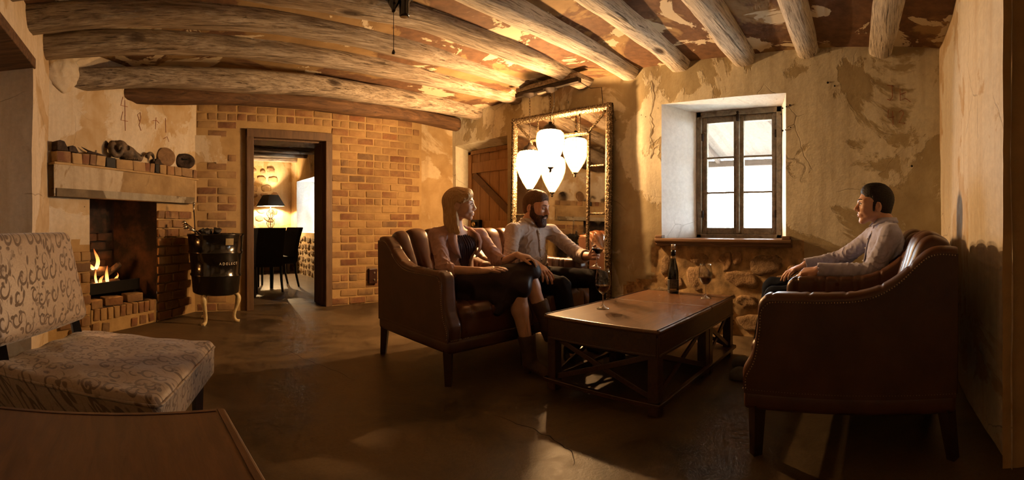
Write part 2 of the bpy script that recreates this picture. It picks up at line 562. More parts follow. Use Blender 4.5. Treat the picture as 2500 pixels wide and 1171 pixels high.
def log_mat(name='log_weathered', pale=0.0):
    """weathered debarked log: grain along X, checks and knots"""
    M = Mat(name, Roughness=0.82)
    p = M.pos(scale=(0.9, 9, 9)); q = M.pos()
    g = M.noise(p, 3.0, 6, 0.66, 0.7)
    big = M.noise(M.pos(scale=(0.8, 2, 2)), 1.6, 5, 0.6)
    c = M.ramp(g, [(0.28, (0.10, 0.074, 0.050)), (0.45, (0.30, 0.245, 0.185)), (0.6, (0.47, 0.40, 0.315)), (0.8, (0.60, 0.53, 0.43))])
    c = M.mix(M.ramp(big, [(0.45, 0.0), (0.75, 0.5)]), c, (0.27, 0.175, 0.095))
    if pale: c = M.mix(M.ramp(M.noise(q, 3.0, 5, .6), [(0.30, pale), (0.65, pale * .45)]), c, (0.80, 0.75, 0.66))      # uneven pale tone mixed over the grain
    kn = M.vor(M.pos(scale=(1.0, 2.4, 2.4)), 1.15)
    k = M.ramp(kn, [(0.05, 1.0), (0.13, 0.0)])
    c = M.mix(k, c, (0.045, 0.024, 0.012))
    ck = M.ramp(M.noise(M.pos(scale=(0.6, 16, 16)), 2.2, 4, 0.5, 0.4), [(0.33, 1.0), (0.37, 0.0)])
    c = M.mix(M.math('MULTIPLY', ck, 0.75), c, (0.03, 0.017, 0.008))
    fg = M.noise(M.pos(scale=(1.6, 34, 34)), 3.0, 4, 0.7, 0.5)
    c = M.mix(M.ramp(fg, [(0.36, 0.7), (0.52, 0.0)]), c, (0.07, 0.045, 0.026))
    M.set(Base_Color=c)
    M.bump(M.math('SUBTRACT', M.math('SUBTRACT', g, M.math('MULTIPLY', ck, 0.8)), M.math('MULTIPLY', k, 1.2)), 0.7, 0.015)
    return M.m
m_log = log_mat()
m_log_pale = log_mat('log_pale', 0.75)
def log_dark_mat():
    M = Mat('log_dark', Roughness=0.8)
    g = M.noise(M.pos(scale=(0.9, 9, 9)), 3.0, 9, 0.66, 0.7)
    c = M.ramp(g, [(0.3, (0.035, 0.017, 0.008)), (0.55, (0.13, 0.065, 0.028)), (0.75, (0.22, 0.12, 0.055))])
    k = M.ramp(M.vor(M.pos(scale=(1.0, 2.4, 2.4)), 1.3), [(0.05, 1.0), (0.13, 0.0)])
    c = M.mix(k, c, (0.02, 0.01, 0.005))
    M.set(Base_Color=c); M.bump(g, 0.7, 0.015)
    return M.m
m_log_dark = log_dark_mat()

def wood(name, dark, light, scale=(1, 10, 10), rough=0.5, kind='object', bump=0.2, coat=0.0, s=3.0):
    M = Mat(name, Roughness=rough)
    if coat: M.set(Coat_Weight=coat, Coat_Roughness=0.25)
    p = M.pos(scale=scale, kind=kind)
    g = M.noise(p, s, 7, 0.6, 1.2)
    f = M.noise(M.pos(kind=kind, scale=tuple(3 * q for q in scale)), s * 2, 3, 0.6)
    c = M.ramp(g, [(0.3, dark), (0.7, light)])
    c = M.mix(M.ramp(f, [(0.5, 0.0), (0.8, 0.5)]), c, dark)
    M.set(Base_Color=c); M.bump(M.math('ADD', g, f), bump, 0.003)
    return M.m
m_table = wood('table_dark_oak', (0.028, 0.011, 0.005), (0.070, 0.029, 0.012), (1, 9, 9), 0.36, coat=0.35)
m_table_top = wood('table_top_oak', (0.075, 0.031, 0.012), (0.175, 0.080, 0.030), (1.2, 9, 9), 0.34, coat=0.4)
m_front_table = wood('front_table_wood', (0.055, 0.022, 0.009), (0.125, 0.054, 0.020), (9, 1.2, 9), 0.42, coat=0.25)
m_frame = wood('door_frame_wood', (0.075, 0.038, 0.016), (0.15, 0.082, 0.036), (9, 9, 1.0), 0.6, kind='world')
m_door = wood('door_planks', (0.25, 0.115, 0.036), (0.42, 0.215, 0.072), (8, 8, 0.8), 0.5, kind='world')
m_brace = wood('door_brace', (0.10, 0.048, 0.02), (0.18, 0.088, 0.034), (4, 4, 4), 0.6, kind='world')
m_window = wood('window_paint_weathered', (0.13, 0.105, 0.07), (0.30, 0.25, 0.175), (5, 5, 5), 0.75, kind='world', bump=0.4)
m_sill = wood('sill_wood', (0.10, 0.055, 0.028), (0.22, 0.125, 0.062), (9, 1, 9), 0.4, kind='world')
m_chairleg = simple('chair_leg_wood', (0.035, 0.017, 0.010), 0.4, bump=0.1)
m_black = simple('black_metal', (0.012, 0.011, 0.011), 0.35, 0.6)
m_iron = simple('dark_iron', (0.035, 0.026, 0.020), 0.5, 0.8, bump=0.2)
m_brass = simple('aged_brass', (0.55, 0.36, 0.13), 0.32, 0.95, var=0.25)
m_steel = simple('steel_wire', (0.5, 0.47, 0.42), 0.3, 1.0)

def leather():
    M = Mat('brown_leather', Roughness=0.36)
    p = M.pos(kind='object')
    n = M.noise(p, 6, 5, 0.6); v = M.vor(p, 240)
    M.set(Base_Color=M.ramp(n, [(0.3, (0.056, 0.020, 0.009)), (0.7, (0.118, 0.046, 0.019))]),
          Roughness=M.ramp(M.noise(p, 11, 4), [(0.3, 0.27), (0.7, 0.44)]))
    M.bump(M.math('ADD', M.math('MULTIPLY', v, 0.3), n), 0.12, 0.004)
    return M.m
m_leather = leather()
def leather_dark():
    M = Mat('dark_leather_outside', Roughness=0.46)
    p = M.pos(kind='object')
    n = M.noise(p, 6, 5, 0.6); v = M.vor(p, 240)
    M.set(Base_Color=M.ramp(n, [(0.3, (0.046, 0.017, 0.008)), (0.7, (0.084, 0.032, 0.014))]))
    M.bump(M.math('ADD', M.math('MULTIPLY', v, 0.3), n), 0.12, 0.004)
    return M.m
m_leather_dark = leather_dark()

def glass_mat(name, tint=(1, 1, 1), refl=0.08):
    """thin clear glass: mostly see-through with a Fresnel reflection"""
    M = Mat(name); nt = M.nt
    tr = nd(nt, 'BsdfTransparent', Color=tint); gl = nd(nt, 'BsdfGlossy', Roughness=0.02)
    lw = nd(nt, 'LayerWeight', Blend=0.5).outputs['Facing']
    fac = M.math('ADD', M.math('MULTIPLY', M.math('POWER', lw, 3.6), 0.8), refl, clamp=True)
    mx = nd(nt, 'MixShader', Fac=fac)
    nt.links.new(tr.outputs[0], mx.inputs[1]); nt.links.new(gl.outputs[0], mx.inputs[2])
    nt.links.new(mx.outputs[0], nt.nodes['Material Output'].inputs[0])
    return M.m
m_glass = glass_mat('clear_glass', (0.94, 0.95, 0.94), 0.05)
m_glass_stem = glass_mat('glass_stem', (0.9, 0.9, 0.88), 0.28)
m_pane = glass_mat('window_pane', (0.95, 0.97, 0.96), 0.04)
m_wine = Mat('red_wine', Base_Color=(0.014, 0.0012, 0.0025), Roughness=0.05, Coat_Weight=0.3).m
m_mirror = (lambda M: (M.set(Base_Color=M.ramp(M.noise(M.pos(), 5, 5), [(0.35, (0.68, 0.63, 0.54)), (0.65, (0.90, 0.86, 0.78))]), Metallic=1.0, Roughness=M.ramp(M.noise(M.pos(), 9, 5), [(0.45, 0.015), (0.75, 0.10)])), M.m)[1])(Mat('antique_mirror'))
def ornate():
    M = Mat('silver_gilt_carving', Metallic=0.85, Roughness=0.42)
    p = M.pos(); v = M.vor(p, 60); n = M.noise(p, 12, 4)
    M.set(Base_Color=M.mix(M.ramp(v, [(0.1, 0.0), (0.5, 1.0)]), (0.42, 0.33, 0.21), (0.10, 0.07, 0.038)))
    M.bump(v, 0.6, -0.006)
    return M.m
m_gilt = ornate()

# ================================================================ THE SETTING
rng = random.Random(4)
def nz(p, s=1.0, seed=0.0):
    return mnoise.noise(Vector((p[0] * s + seed, p[1] * s + seed * 0.7, p[2] * s - seed)))
def fnz(p, seed=0.0):
    return nz(p, 1.1, seed) * 0.6 + nz(p, 3.1, seed + 5) * 0.3 + nz(p, 8.0, seed + 9) * 0.12

def lin(a, b, step, extra=()):
    pts = set(round(a + (b - a) * i / max(1, round((b - a) / step)), 4) for i in range(max(1, round((b - a) / step)) + 1))
    for e in extra:
        if a < e < b:
            pts = set(p for p in pts if abs(p - e) > step * 0.45 or p in (round(a, 4), round(b, 4))) | {round(e, 4)}
    return sorted(pts)

def sheet(mb, fn, us, vs, holes=(), nrm=None, amp=0.0, seed=0.0, keep=None, mi=0):
    """grid over (u,v) with rectangular holes; points pushed along nrm by noise"""
    idx = {}
    vsx = []; fs = []
    def vid(i, j):
        if (i, j) not in idx:
            p = Vector(fn(us[i], vs[j]))
            if amp: p = p + nrm * (fnz(p, seed) * amp)
            idx[(i, j)] = len(vsx); vsx.append(p)
        return idx[(i, j)]
    for i in range(len(us) - 1):
        for j in range(len(vs) - 1):
            cu = (us[i] + us[i + 1]) / 2; cv = (vs[j] + vs[j + 1]) / 2
            if any(h[0] < cu < h[1] and h[2] < cv < h[3] for h in holes): continue
            if keep and not keep(cu, cv): continue
            fs.append((vid(i, j), vid(i + 1, j), vid(i + 1, j + 1), vid(i, j + 1)))
    mb.add(vsx, fs, mi)

def struct(o):
    o['kind'] = 'structure'; return o

WX = 3.92; NY = 5.25; LX = -0.885; RY = -0.53; CZ = 2.52
# floor: one concrete slab, on into the dining room
mb = MB(); sheet(mb, lambda u, v: (u, v, 0), lin(-2.6, 4.4, 0.5), lin(-2.2, 5.6, 0.5))
floor = struct(mb.build('floor', m_floor))
tag(floor, 'worn polished brown concrete floor with long cracks', 'floor')
# two cracks, cut as thin dark grooves lying in the slab
m_crack = simple('crack_shadow', (0.012, 0.008, 0.005), 0.95)
def crack(pts, w):
    m = MB(); vs = []
    P = []
    for i in range(len(pts) - 1):
        a = Vector(pts[i]); b = Vector(pts[i + 1]); n = 7
        for k in range(n):
            q = a.lerp(b, k / n); q += Vector((nz(q, 14), nz(q, 14, 3), 0)) * 0.022
            P.append(q)
    P.append(Vector(pts[-1]))
    for i, q in enumerate(P):
        d = (P[min(i + 1, len(P) - 1)] - P[max(i - 1, 0)]).normalized(); s = Vector((-d.y, d.x, 0))
        ww = w * (0.5 + 0.7 * abs(nz(q, 9, 7))) * min(1, 4 * min(i, len(P) - 1 - i) / len(P) + 0.15)
        vs += [q + s * ww + V(0, 0, 0.0008), q - s * ww + V(0, 0, 0.0008)]
    m.add(vs, [(2 * i, 2 * i + 1, 2 * i + 3, 2 * i + 2) for i in range(len(P) - 1)])
    o = m.build('floor_crack', m_crack, floor)
    return o
crack([(1.60, 1.79, 0), (1.64, 1.60, 0), (1.645, 1.44, 0), (1.60, 1.27, 0), (1.50, 1.17, 0)], 0.004)
crack([(1.02, 3.60, 0), (1.08, 3.25, 0), (1.17, 3.0, 0), (1.21, 2.86, 0), (1.24, 2.66, 0)], 0.003)

# ceiling with painted and peeled boards
mb = MB(); sheet(mb, lambda u, v: (u, v, CZ), lin(-2.6, 4.4, 0.12), lin(-2.2, 5.6, 0.12), nrm=V(0, 0, 1), amp=0.018, seed=2)
ceiling = struct(mb.build('ceiling', m_ceiling, smooth=True))

# ---- window wall (X = 3.92) with window and door niches
WIN = (0.787, 1.986, 0.865, 2.150)     # y0 y1 z0 z1 at the room face
WOUT = (0.905, 1.777, 0.865, 2.135)    # at the frame
WD = 4.32
DOR = (4.08, 5.12, -0.02, 2.10)
DD_X = 4.22
mb = MB()
us = lin(-0.60, 5.32, 0.035, (WIN[0], WIN[1], DOR[0], DOR[1])); vs = lin(-0.02, 2.56, 0.035, (WIN[2], WIN[3], DOR[3]))
def rubble(y, z):
    """how far inside the zone where the plaster has fallen off (below the sill)"""
    t_ = max(0, min(1, (0.52 - z) / 0.14)); t_ = t_ * t_ * (3 - 2 * t_)
    left = 2.07 + 0.34 * t_ + 0.07 * nz((0, y, z), 5.0) + 0.03 * nz((0, y, z), 13.0)
    right = 0.64 + 0.06 * nz((3, y, z), 5.0)
    return min(left - y, y - right, 0.85 - z)
STONE_EDGE = lambda y: 0.80 + 0.10 * math.sin(y * 7) * 0.5
def win_face(y, z):
    # lower masonry under the window stands back a little where the plaster has fallen off
    x = WX
    e = rubble(y, z)
    if e > 0: x += 0.026 * min(1, e / 0.03) * (0.8 + 0.5 * nz((0, y, z), 6.0))
    # slight swelling of the plaster beside the window
    x -= 0.014 * math.exp(-((y - 2.15) / 0.12) ** 2) * (1 if z > 0.9 else 0.3)
    return (x, y, z)
sheet(mb, win_face, us, vs, [(WIN[0], WIN[1], WIN[2], WIN[3]), (DOR[0], DOR[1], DOR[2], DOR[3])], V(-1, 0, 0), 0.022, 1.0)
def bridge(A, B, n, mi=0, amp=0.008):
    """strip of quads between two point rows of equal length, n steps"""
    vs_ = []; fs_ = []; k = len(A)
    for s in range(n + 1):
        for a, b in zip(A, B):
            q = Vector(a).lerp(Vector(b), s / n)
            if 0 < s < n: q += Vector((0, nz(q, 5, 2), nz(q, 5, 4))) * amp
            vs_.append(q)
    for s in range(n):
        for i in range(k - 1):
            fs_.append((s * k + i, s * k + i + 1, (s + 1) * k + i + 1, (s + 1) * k + i))
    mb.add(vs_, fs_, mi)
def facept(y, z):
    p = Vector(win_face(y, z)); return p + V(-1, 0, 0) * (fnz(p, 1.0) * 0.022)
zr = [z for z in vs if WIN[2] <= z <= WIN[3]]; yr = [y for y in us if WIN[0] <= y <= WIN[1]]
fz = lambda z: WOUT[2] + (z - WIN[2]) / (WIN[3] - WIN[2]) * (WOUT[3] - WOUT[2])
fy = lambda y: WOUT[0] + (y - WIN[0]) / (WIN[1] - WIN[0]) * (WOUT[1] - WOUT[0])
bridge([facept(WIN[1], z) for z in zr], [(WD, WOUT[1], fz(z)) for z in zr], 6, 1)
bridge([facept(WIN[0], z) for z in zr], [(WD, WOUT[0], fz(z)) for z in zr], 6, 1)
bridge([facept(y, WIN[3]) for y in yr], [(WD, fy(y), WOUT[3]) for y in yr], 6, 1)
bridge([facept(y, WIN[2]) for y in yr], [(WD, fy(y), WOUT[2]) for y in yr], 6, 1)
zr = [z for z in vs if z <= DOR[3] + 1e-6]; yr = [y for y in us if DOR[0] <= y <= DOR[1]]
bridge([facept(DOR[1], z) for z in zr], [(DD_X, DOR[1] + 0.01, z) for z in zr], 5, 0)
bridge([facept(DOR[0], z) for z in zr], [(DD_X, DOR[0] - 0.01, z) for z in zr], 5, 0)
bridge([facept(y, DOR[3]) for y in yr], [(DD_X, y, DOR[3] - 0.06) for y in yr], 5, 0)
# the outer skin of the wall round the frame (keeps the daylight out)
mb.box((WD + 0.03, 0.05, 1.25), (0.06, 2 * (WOUT[0] - 0.05) , 2.9)); mb.box((WD + 0.03, (WOUT[1] + 5.7) / 2, 1.25), (0.06, 5.7 - WOUT[1], 2.9))
mb.box((WD + 0.03, 1.34, 2.4), (0.06, 1.2, 2 * (2.4 - WOUT[3]))); mb.box((WD + 0.03, 1.34, 0.40), (0.06, 1.2, 2 * (WOUT[2] - 0.40)))
m_core = simple('rubble_core', (0.42, 0.285, 0.14), 0.95, var=0.3, scale=14, bump=0.8)
for i, f in enumerate(mb.f):
    if mb.m[i] == 0 and len(f) == 4:
        c = sum((Vector(mb.v[q]) for q in f), Vector()) / 4
        if rubble(c.y, c.z) > 0 and c.x < WX + 0.2: mb.m[i] = 2
wall_window = struct(mb.build('wall_window', [m_plaster_win, m_white, m_core], smooth=True, fix=False))

# stones of the bared masonry below the sill: (y, z, half-width, half-height)
stones = [(0.97, 0.655, .145, .095), (1.345, 0.675, .055, .075), (1.24, 0.70, .05, .06), (1.60, 0.675, .085, .05),
          (1.20, 0.50, .13, .075), (1.60, 0.50, .115, .105), (0.83, 0.50, .06, .045), (1.95, 0.62, .05, .10), (2.12, 0.48, .13, .09),
          (1.86, 0.44, .08, .07), (2.02, 0.33, .16, .06), (0.70, 0.56, .07, .08), (0.66, 0.36, .09, .06), (0.92, 0.30, .10, .08),
          (1.15, 0.30, .08, .06), (1.42, 0.28, .12, .07), (1.72, 0.27, .10, .07), (0.80, 0.14, .11, .06), (1.08, 0.13, .12, .07),
          (1.40, 0.11, .13, .06), (1.75, 0.12, .15, .07), (2.10, 0.15, .12, .09), (2.30, 0.36, .09, .10)]
stone_mesh = []
for k in range(6):
    m = MB(); r2 = random.Random(30 + k); bm = bmesh.new()
    bmesh.ops.create_icosphere(bm, subdivisions=3, radius=1)
    for v in bm.verts:
        p = v.co.copy(); s = 1 + 0.42 * nz(p, 1.0, k * 3.1) + 0.24 * nz(p, 2.4, k) + 0.10 * nz(p, 6, k)
        c = 0.62
        v.co = Vector((max(-c, min(c, p.x)), max(-.8, min(.8, p.y)) * 1.15, max(-.8, min(.8, p.z)) * 1.15)) * s
    me = bpy.data.meshes.new('stone'); bm.to_mesh(me); bm.free(); me.materials.append(m_stone)
    me.polygons.foreach_set('use_smooth', [True] * len(me.polygons)); stone_mesh.append(me)
def stone(parent, c, hw, hh, depth, rz=0.0, k=None):
    o = link('stone', stone_mesh[rng.randrange(6) if k is None else k], parent)
    o.location = c; o.scale = (depth, hw, hh); o.rotation_euler = (rng.uniform(-.12, .12), 0, rz)
    return o
for y, z, a, b in stones:
    if rubble(y, z) < 0.02: continue
    stone(wall_window, (WX + 0.050, y, z), a * 1.12, b * 1.12, 0.062)

# ---- right wall (Y = -0.53), ends at X = 1.79 in a ragged corner
mb = MB()
us = lin(1.79, 4.0, 0.06); vs = lin(-0.02, 2.56, 0.06)
sheet(mb, lambda x, z: (x, RY + 0.02 * math.sin(x * 3), z), us, vs, (), V(0, 1, 0), 0.025, 4.0)
wall_right = struct(mb.build('wall_right', m_plaster_right, smooth=True, fix=False))
mb = MB()
sheet(mb, lambda y, z: (1.805 + 0.012 * nz((0, y, z), 9), y, z), lin(-2.2, RY + 0.02, 0.06), vs, (), V(-1, 0, 0), 0.02, 8.0)
wall_reveal = struct(mb.build('wall_reveal', m_mortar, smooth=True, fix=False))

# ---- left wall (X = -0.885): pier, then a doorway nearer the camera
LD = (1.9, 3.20, -0.02, 2.15)
mb = MB()
us = lin(-2.2, 3.74, 0.06, (LD[0], LD[1])); vs = lin(-0.02, 2.56, 0.06, (LD[3],))
sheet(mb, lambda y, z: (LX, y, z), us, vs, [LD], V(1, 0, 0), 0.022, 6.0)
lf = lambda y, z: Vector((LX, y, z)) + V(1, 0, 0) * (fnz((LX, y, z), 6.0) * 0.022)
zr = [z for z in vs if z <= LD[3] + 1e-6]; yr = [y for y in us if LD[0] <= y <= LD[1]]
bridge([lf(LD[1], z) for z in zr], [(LX - 0.42, LD[1], z) for z in zr], 6)
bridge([lf(LD[0], z) for z in zr], [(LX - 0.42, LD[0], z) for z in zr], 6)
mb.box((LX - 0.44, 2.5, 1.2), (0.04, 3.0, 2.8))
wall_left = struct(mb.build('wall_left', m_plaster_pale, smooth=True, fix=False))
mb = MB(); mb.box((LX - 0.2, 2.55, 2.17), (0.44, 1.36, 0.075))
struct(mb.build('trim_1', m_log_dark, bevel=0.006))     # timber lintel of that doorway

# ---- wall behind the camera
mb = MB()
sheet(mb, lambda x, z: (x, -2.15, z), lin(-2.4, 4.2, 0.3), lin(-0.02, 2.56, 0.3))
wall_back = struct(mb.build('wall_back', m_plaster, fix=False))

# ---- brick wall (Y = 5.25) with the doorway
BX0, BX1 = 0.40, 3.43
DX0, DX1, DZ = 1.04, 2.103, 2.114          # outside of the door frame
mb = MB()
us = lin(BX0, 4.0, 0.07, (DX0 + 0.03, DX1 - 0.03, BX1)); vs = lin(-0.02, 2.56, 0.07, (DZ - 0.03,))
BH = (DX0 + 0.03, DX1 - 0.03, -0.02, DZ - 0.03)
def nface(x, z):
    y = NY
    if x > BX1: y -= 0.035 + 0.05 * (x - BX1)       # the plastered end stands proud of the bricks
    return (x, y, z)
sheet(mb, nface, us, vs, [BH], V(0, -1, 0), 0.006, 3.0)
for i, f in enumerate(mb.f):
    if sum(mb.v[q][0] for q in f) / 4 > BX1: mb.m[i] = 1
mb.box(((BX0 - 2 + BH[0]) / 2, NY + 0.36, 1.25), (BH[0] - BX0 + 2, 0.02, 2.7)); mb.box(((BH[1] + 4.4) / 2, NY + 0.36, 1.25), (4.4 - BH[1], 0.02, 2.7)); mb.box((1.57, NY + 0.36, 2.35), (1.1, 0.02, 2 * (2.35 - BH[3])))
wall_brick = struct(mb.build('wall_brick', [m_mortar, m_plaster], smooth=True, fix=False))

brick_mesh = {}
def brick_data(L, H, D, mat, k):
    key = (L, H, D, mat.name, k)
    if key not in brick_mesh:
        m = MB(); m.box((0, 0, 0), (L, D, H)); r2 = random.Random(k * 7 + 1)
        for i, p in enumerate(m.v):
            m.v[i] = (p[0] + r2.uniform(-.006, .006), p[1] + r2.uniform(-.003, .003), p[2] + r2.uniform(-.004, .004))
        o = m.build('brick', mat, bevel=0.008, seg=2, smooth=True)
        brick_mesh[key] = o.data; bpy.data.objects.remove(o)
    return brick_mesh[key]
def brick(parent, c, L=0.215, H=0.079, D=0.05, mat=None, rz=0.0, ry=0.0, rx=0.0):
    o = link('brick', brick_data(L, H, D, mat or m_brick, rng.randrange(4)), parent)
    o.location = c; o.rotation_euler = (rx, ry, rz)
    return o
CH = 0.0955
row = 0
z = 0.05
while z < 2.36:
    off = (row % 2) * 0.1175 + 0.05
    x = BX0 - 0.1 + off
    while x < BX1 + 0.1:
        for L, cx in ([(0.221, x)] if (row % 5 != 3) else [(0.105, x - 0.058), (0.105, x + 0.058)]):
            x0, x1 = cx - L / 2, cx + L / 2
            if x0 < 0.44 or x1 > BX1 + 0.01: continue
            if x1 > DX0 - 0.005 and x0 < DX1 + 0.005 and z - 0.04 < DZ + 0.005: continue
            if x < 0.95 and 1.72 < z < 2.02 and x0 > 0.45 and x0 < 0.80 - (z - 1.72) * 0.2: continue   # plaster patch
            brick(wall_brick, (cx, NY + 0.003 + rng.uniform(0.012, 0.019), z + rng.uniform(-.003, .003)), L, ry=rng.uniform(-.012, .012))
        x += 0.2345
    z += CH; row += 1
# plaster patch left of the door
mb = MB(); sheet(mb, lambda x, z: (x, NY - 0.016, z), lin(0.40, 0.94, 0.014), lin(1.66, 2.08, 0.014), (), V(0, -1, 0), 0.03, 3.5,
      keep=lambda x, z: x < 0.80 - (z - 1.72) * 0.25 + 0.05 * nz((x, 0, z), 9) + 0.03 * nz((x, 3, z), 25) and z > 1.70 + 0.03 * nz((x, 5, z), 12) and z < 2.03 + 0.03 * nz((x, 8, z), 14))
mb.build('plaster_patch', m_chimney, wall_brick, smooth=True, fix=False)

# door frame: head, posts, lining of the thick wall
fw = 0.085
mb = MB(); mb.box((DX0 + fw / 2, NY - 0.01, DZ / 2), (fw, 0.09, DZ)); p1 = mb
door_1 = struct(p1.build('door_1', m_frame, bevel=0.006))
mb = MB(); mb.box((DX1 - fw / 2, NY - 0.01, DZ / 2), (fw, 0.09, DZ)); mb.build('post', m_frame, door_1, bevel=0.006)
mb = MB(); mb.box(((DX0 + DX1) / 2, NY - 0.012, DZ - 0.05), (DX1 - DX0, 0.092, 0.10)); mb.build('head', m_frame, door_1, bevel=0.006)
for x in (DX0 + fw - 0.012, DX1 - fw + 0.012):
    mb = MB(); mb.box((x, NY + 0.20, DZ / 2), (0.024, 0.34, DZ)); mb.build('lining', m_frame, door_1, bevel=0.003)
mb = MB(); mb.box(((DX0 + DX1) / 2, NY + 0.20, DZ - 0.105), (DX1 - DX0 - 2 * fw, 0.34, 0.024)); mb.build('lining', m_frame, door_1, bevel=0.003)
mb = MB(); mb.box((DX1 - fw - 0.010, NY + 0.06, DZ / 2 - 0.05), (0.03, 0.05, DZ - 0.1)); mb.build('stop', m_frame, door_1, bevel=0.003)

# ---- corner fireplace wall (diagonal)
A0 = V(LX, 3.70, 0); DDIR = V(0.6554, 0.7553, 0); DN = V(0.7553, -0.6554, 0); DL = 2.06
def dg(s, z, off=0.0):
    return A0 + DDIR * s + DN * off + V(0, 0, z)
RZD = math.atan2(DDIR.y, DDIR.x)
FO = (0.45, 1.36, 0.24, 1.235)
mb = MB()
us = lin(-0.06, DL + 0.04, 0.05, (FO[0], FO[1])); vs = lin(-0.02, 2.56, 0.05, (FO[2], FO[3]))
def dface(s, z):
    off = 0.0
    if s < FO[0] - 0.02 and z < 0.82 + 0.05 * nz((s, 0, z), 5): off = -0.012   # plaster has fallen: bricks show
    if s > FO[1] and z < 1.25: off = -0.012
    return dg(s, z, off)
sheet(mb, dface, us, vs, [(FO[0], FO[1], FO[2] - 0.3, FO[3])], DN, 0.012, 5.0)
for i, f in enumerate(mb.f):
    c = sum((Vector(mb.v[q]) for q in f), Vector()) / 4; s = (c - A0).dot(DDIR)
    if c.z < 1.25 and (s > FO[1] or (s < FO[0] and c.z < 0.84 + 0.07 * nz((s, 0, c.z), 6))): mb.m[i] = 1
wall_fireplace = struct(mb.build('wall_fireplace', [m_chimney, m_mortar], smooth=True, fix=False))
# firebox
mb = MB()
def quad(a, b, c, d): mb.add([a, b, c, d], [(0, 1, 2, 3)])
d0 = -0.55
B0, B1 = FO[0] + 0.08, FO[1] - 0.08
for (s0, s1, o0, o1) in ((FO[0], B0, 0, d0), (B0, B1, d0, d0), (B1, FO[1], d0, 0)):
    quad(dg(s0, 0, o0), dg(s1, 0, o1), dg(s1, 1.6, o1), dg(s0, 1.6, o0))
quad(dg(FO[0], 0.24, 0), dg(FO[1], 0.24, 0), dg(B1, 0.24, d0), dg(B0, 0.24, d0))
quad(dg(FO[0], 1.6, 0), dg(FO[1], 1.6, 0), dg(B1, 1.6, d0), dg(B0, 1.6, d0))
mb.build('firebox', m_soot, wall_fireplace, fix=False)
# bricks of the firebox back, sooty
for r_ in range(7):
    for c_ in range(4):
        s = B0 + 0.12 + c_ * 0.235 - (r_ % 2) * 0.1
        if B0 + 0.05 < s < B1 - 0.05:
            o = brick(wall_fireplace, dg(s, 0.30 + r_ * 0.095, d0 + 0.008), mat=m_soot, rz=RZD)
# side bricks of the opening: left pier and right pier
for r_ in range(13):
    z = 0.055 + r_ * 0.0955
    for c_ in range(4):
        s = FO[1] + 0.115 + c_ * 0.2345 - (r_ % 2) * 0.1175
        L = 0.215
        if s - L / 2 < FO[1]: L = 0.10; s = FO[1] + 0.055
        if s + L / 2 < DL - 0.02 and z < 1.2:
            brick(wall_fireplace, dg(s, z, -0.002), L, mat=m_brick if z > 0.25 else m_brick_raw, rz=RZD)
    for c_ in range(3):
        s = FO[0] - 0.112 - c_ * 0.2345 + (r_ % 2) * 0.1175
        L = 0.215
        if s + L / 2 > FO[0]: L = 0.10; s = FO[0] - 0.055
        if s - L / 2 > 0.0 and z < 0.78 + 0.05 * ((c_ * 7 + r_) % 2):
            brick(wall_fireplace, dg(s, z, -0.002), L, mat=m_brick if r_ % 3 else m_brick_raw, rz=RZD)
# raised hearth: soldier course on a rough mortar base, loose bricks on top
mb = MB()
pts = [dg(FO[0] + 0.01, 0, 0.01), dg(FO[1] - 0.01, 0, 0.01), dg(FO[1] - 0.01, 0, -0.35), dg(FO[0] + 0.01, 0, -0.35)]
mb.add([p for p in pts] + [p + V(0, 0, 0.235) for p in pts], [(0, 1, 2, 3), (4, 5, 6, 7), (0, 1, 5, 4), (1, 2, 6, 5), (2, 3, 7, 6), (3, 0, 4, 7)])
hearth = mb.build('hearth', m_mortar, wall_fireplace, bevel=0.01)
for k in range(10):
    s = FO[0] + 0.07 + k * 0.083
    o = link('brick', brick_data(0.066, 0.105, 0.09, m_brick, k % 4), wall_fireplace)
    o.location = dg(s, 0.187 + rng.uniform(-.004, .004), -0.02); o.rotation_euler = (0, rng.uniform(-.03, .03), RZD)
for k in range(7):
    s = FO[0] + 0.06 + k * 0.125
    if k in (2, 3): continue
    o = link('brick', brick_data(0.085, 0.085, 0.06, m_brick_raw, k % 4), wall_fireplace)
    o.location = dg(s, 0.065 + rng.uniform(-.01, .01), -0.006); o.rotation_euler = (0, rng.uniform(-.15, .15), RZD)
# lintel beam, plastered breast and the ledge of bricks
mb = MB()
sheet(mb, lambda s, z: dg(s, z, 0.075 + 0.008 * math.sin(s * 5)), lin(0.0, 1.93, 0.05), lin(1.235, 1.50, 0.04), (), DN, 0.012, 9.0)
b = len(mb.v)
o_ = MB()
c0 = [dg(0.0, 1.235, 0.075), dg(1.93, 1.235, 0.075), dg(1.93, 1.235, -0.05), dg(0.0, 1.235, -0.05)]
mb.add(c0, [(0, 1, 2, 3)]); mb.add([p + V(0, 0, 0.265) for p in c0], [(0, 1, 2, 3)]); mb.add([c0[1], c0[2], c0[2] + V(0, 0, .265), c0[1] + V(0, 0, .265)], [(0, 1, 2, 3)])
m_lintel = plaster('lintel_old_wood', (0.52, 0.42, 0.28), (0.40, 0.275, 0.13), (0.22, 0.14, 0.06), 4.4, 0.50)
mb.build('lintel', m_lintel, wall_fireplace, smooth=False, fix=False)
m_lintel_bar = plaster('lintel_flaked_paint', (0.36, 0.31, 0.22), (0.22, 0.165, 0.095), (0.10, 0.072, 0.04), 8.4, 0.5)
mb = MB(); sheet(mb, lambda s, z: dg(s, z, 0.092), lin(0.02, 1.90, 0.05), lin(1.232, 1.30, 0.03), (), DN, 0.01, 1.9)
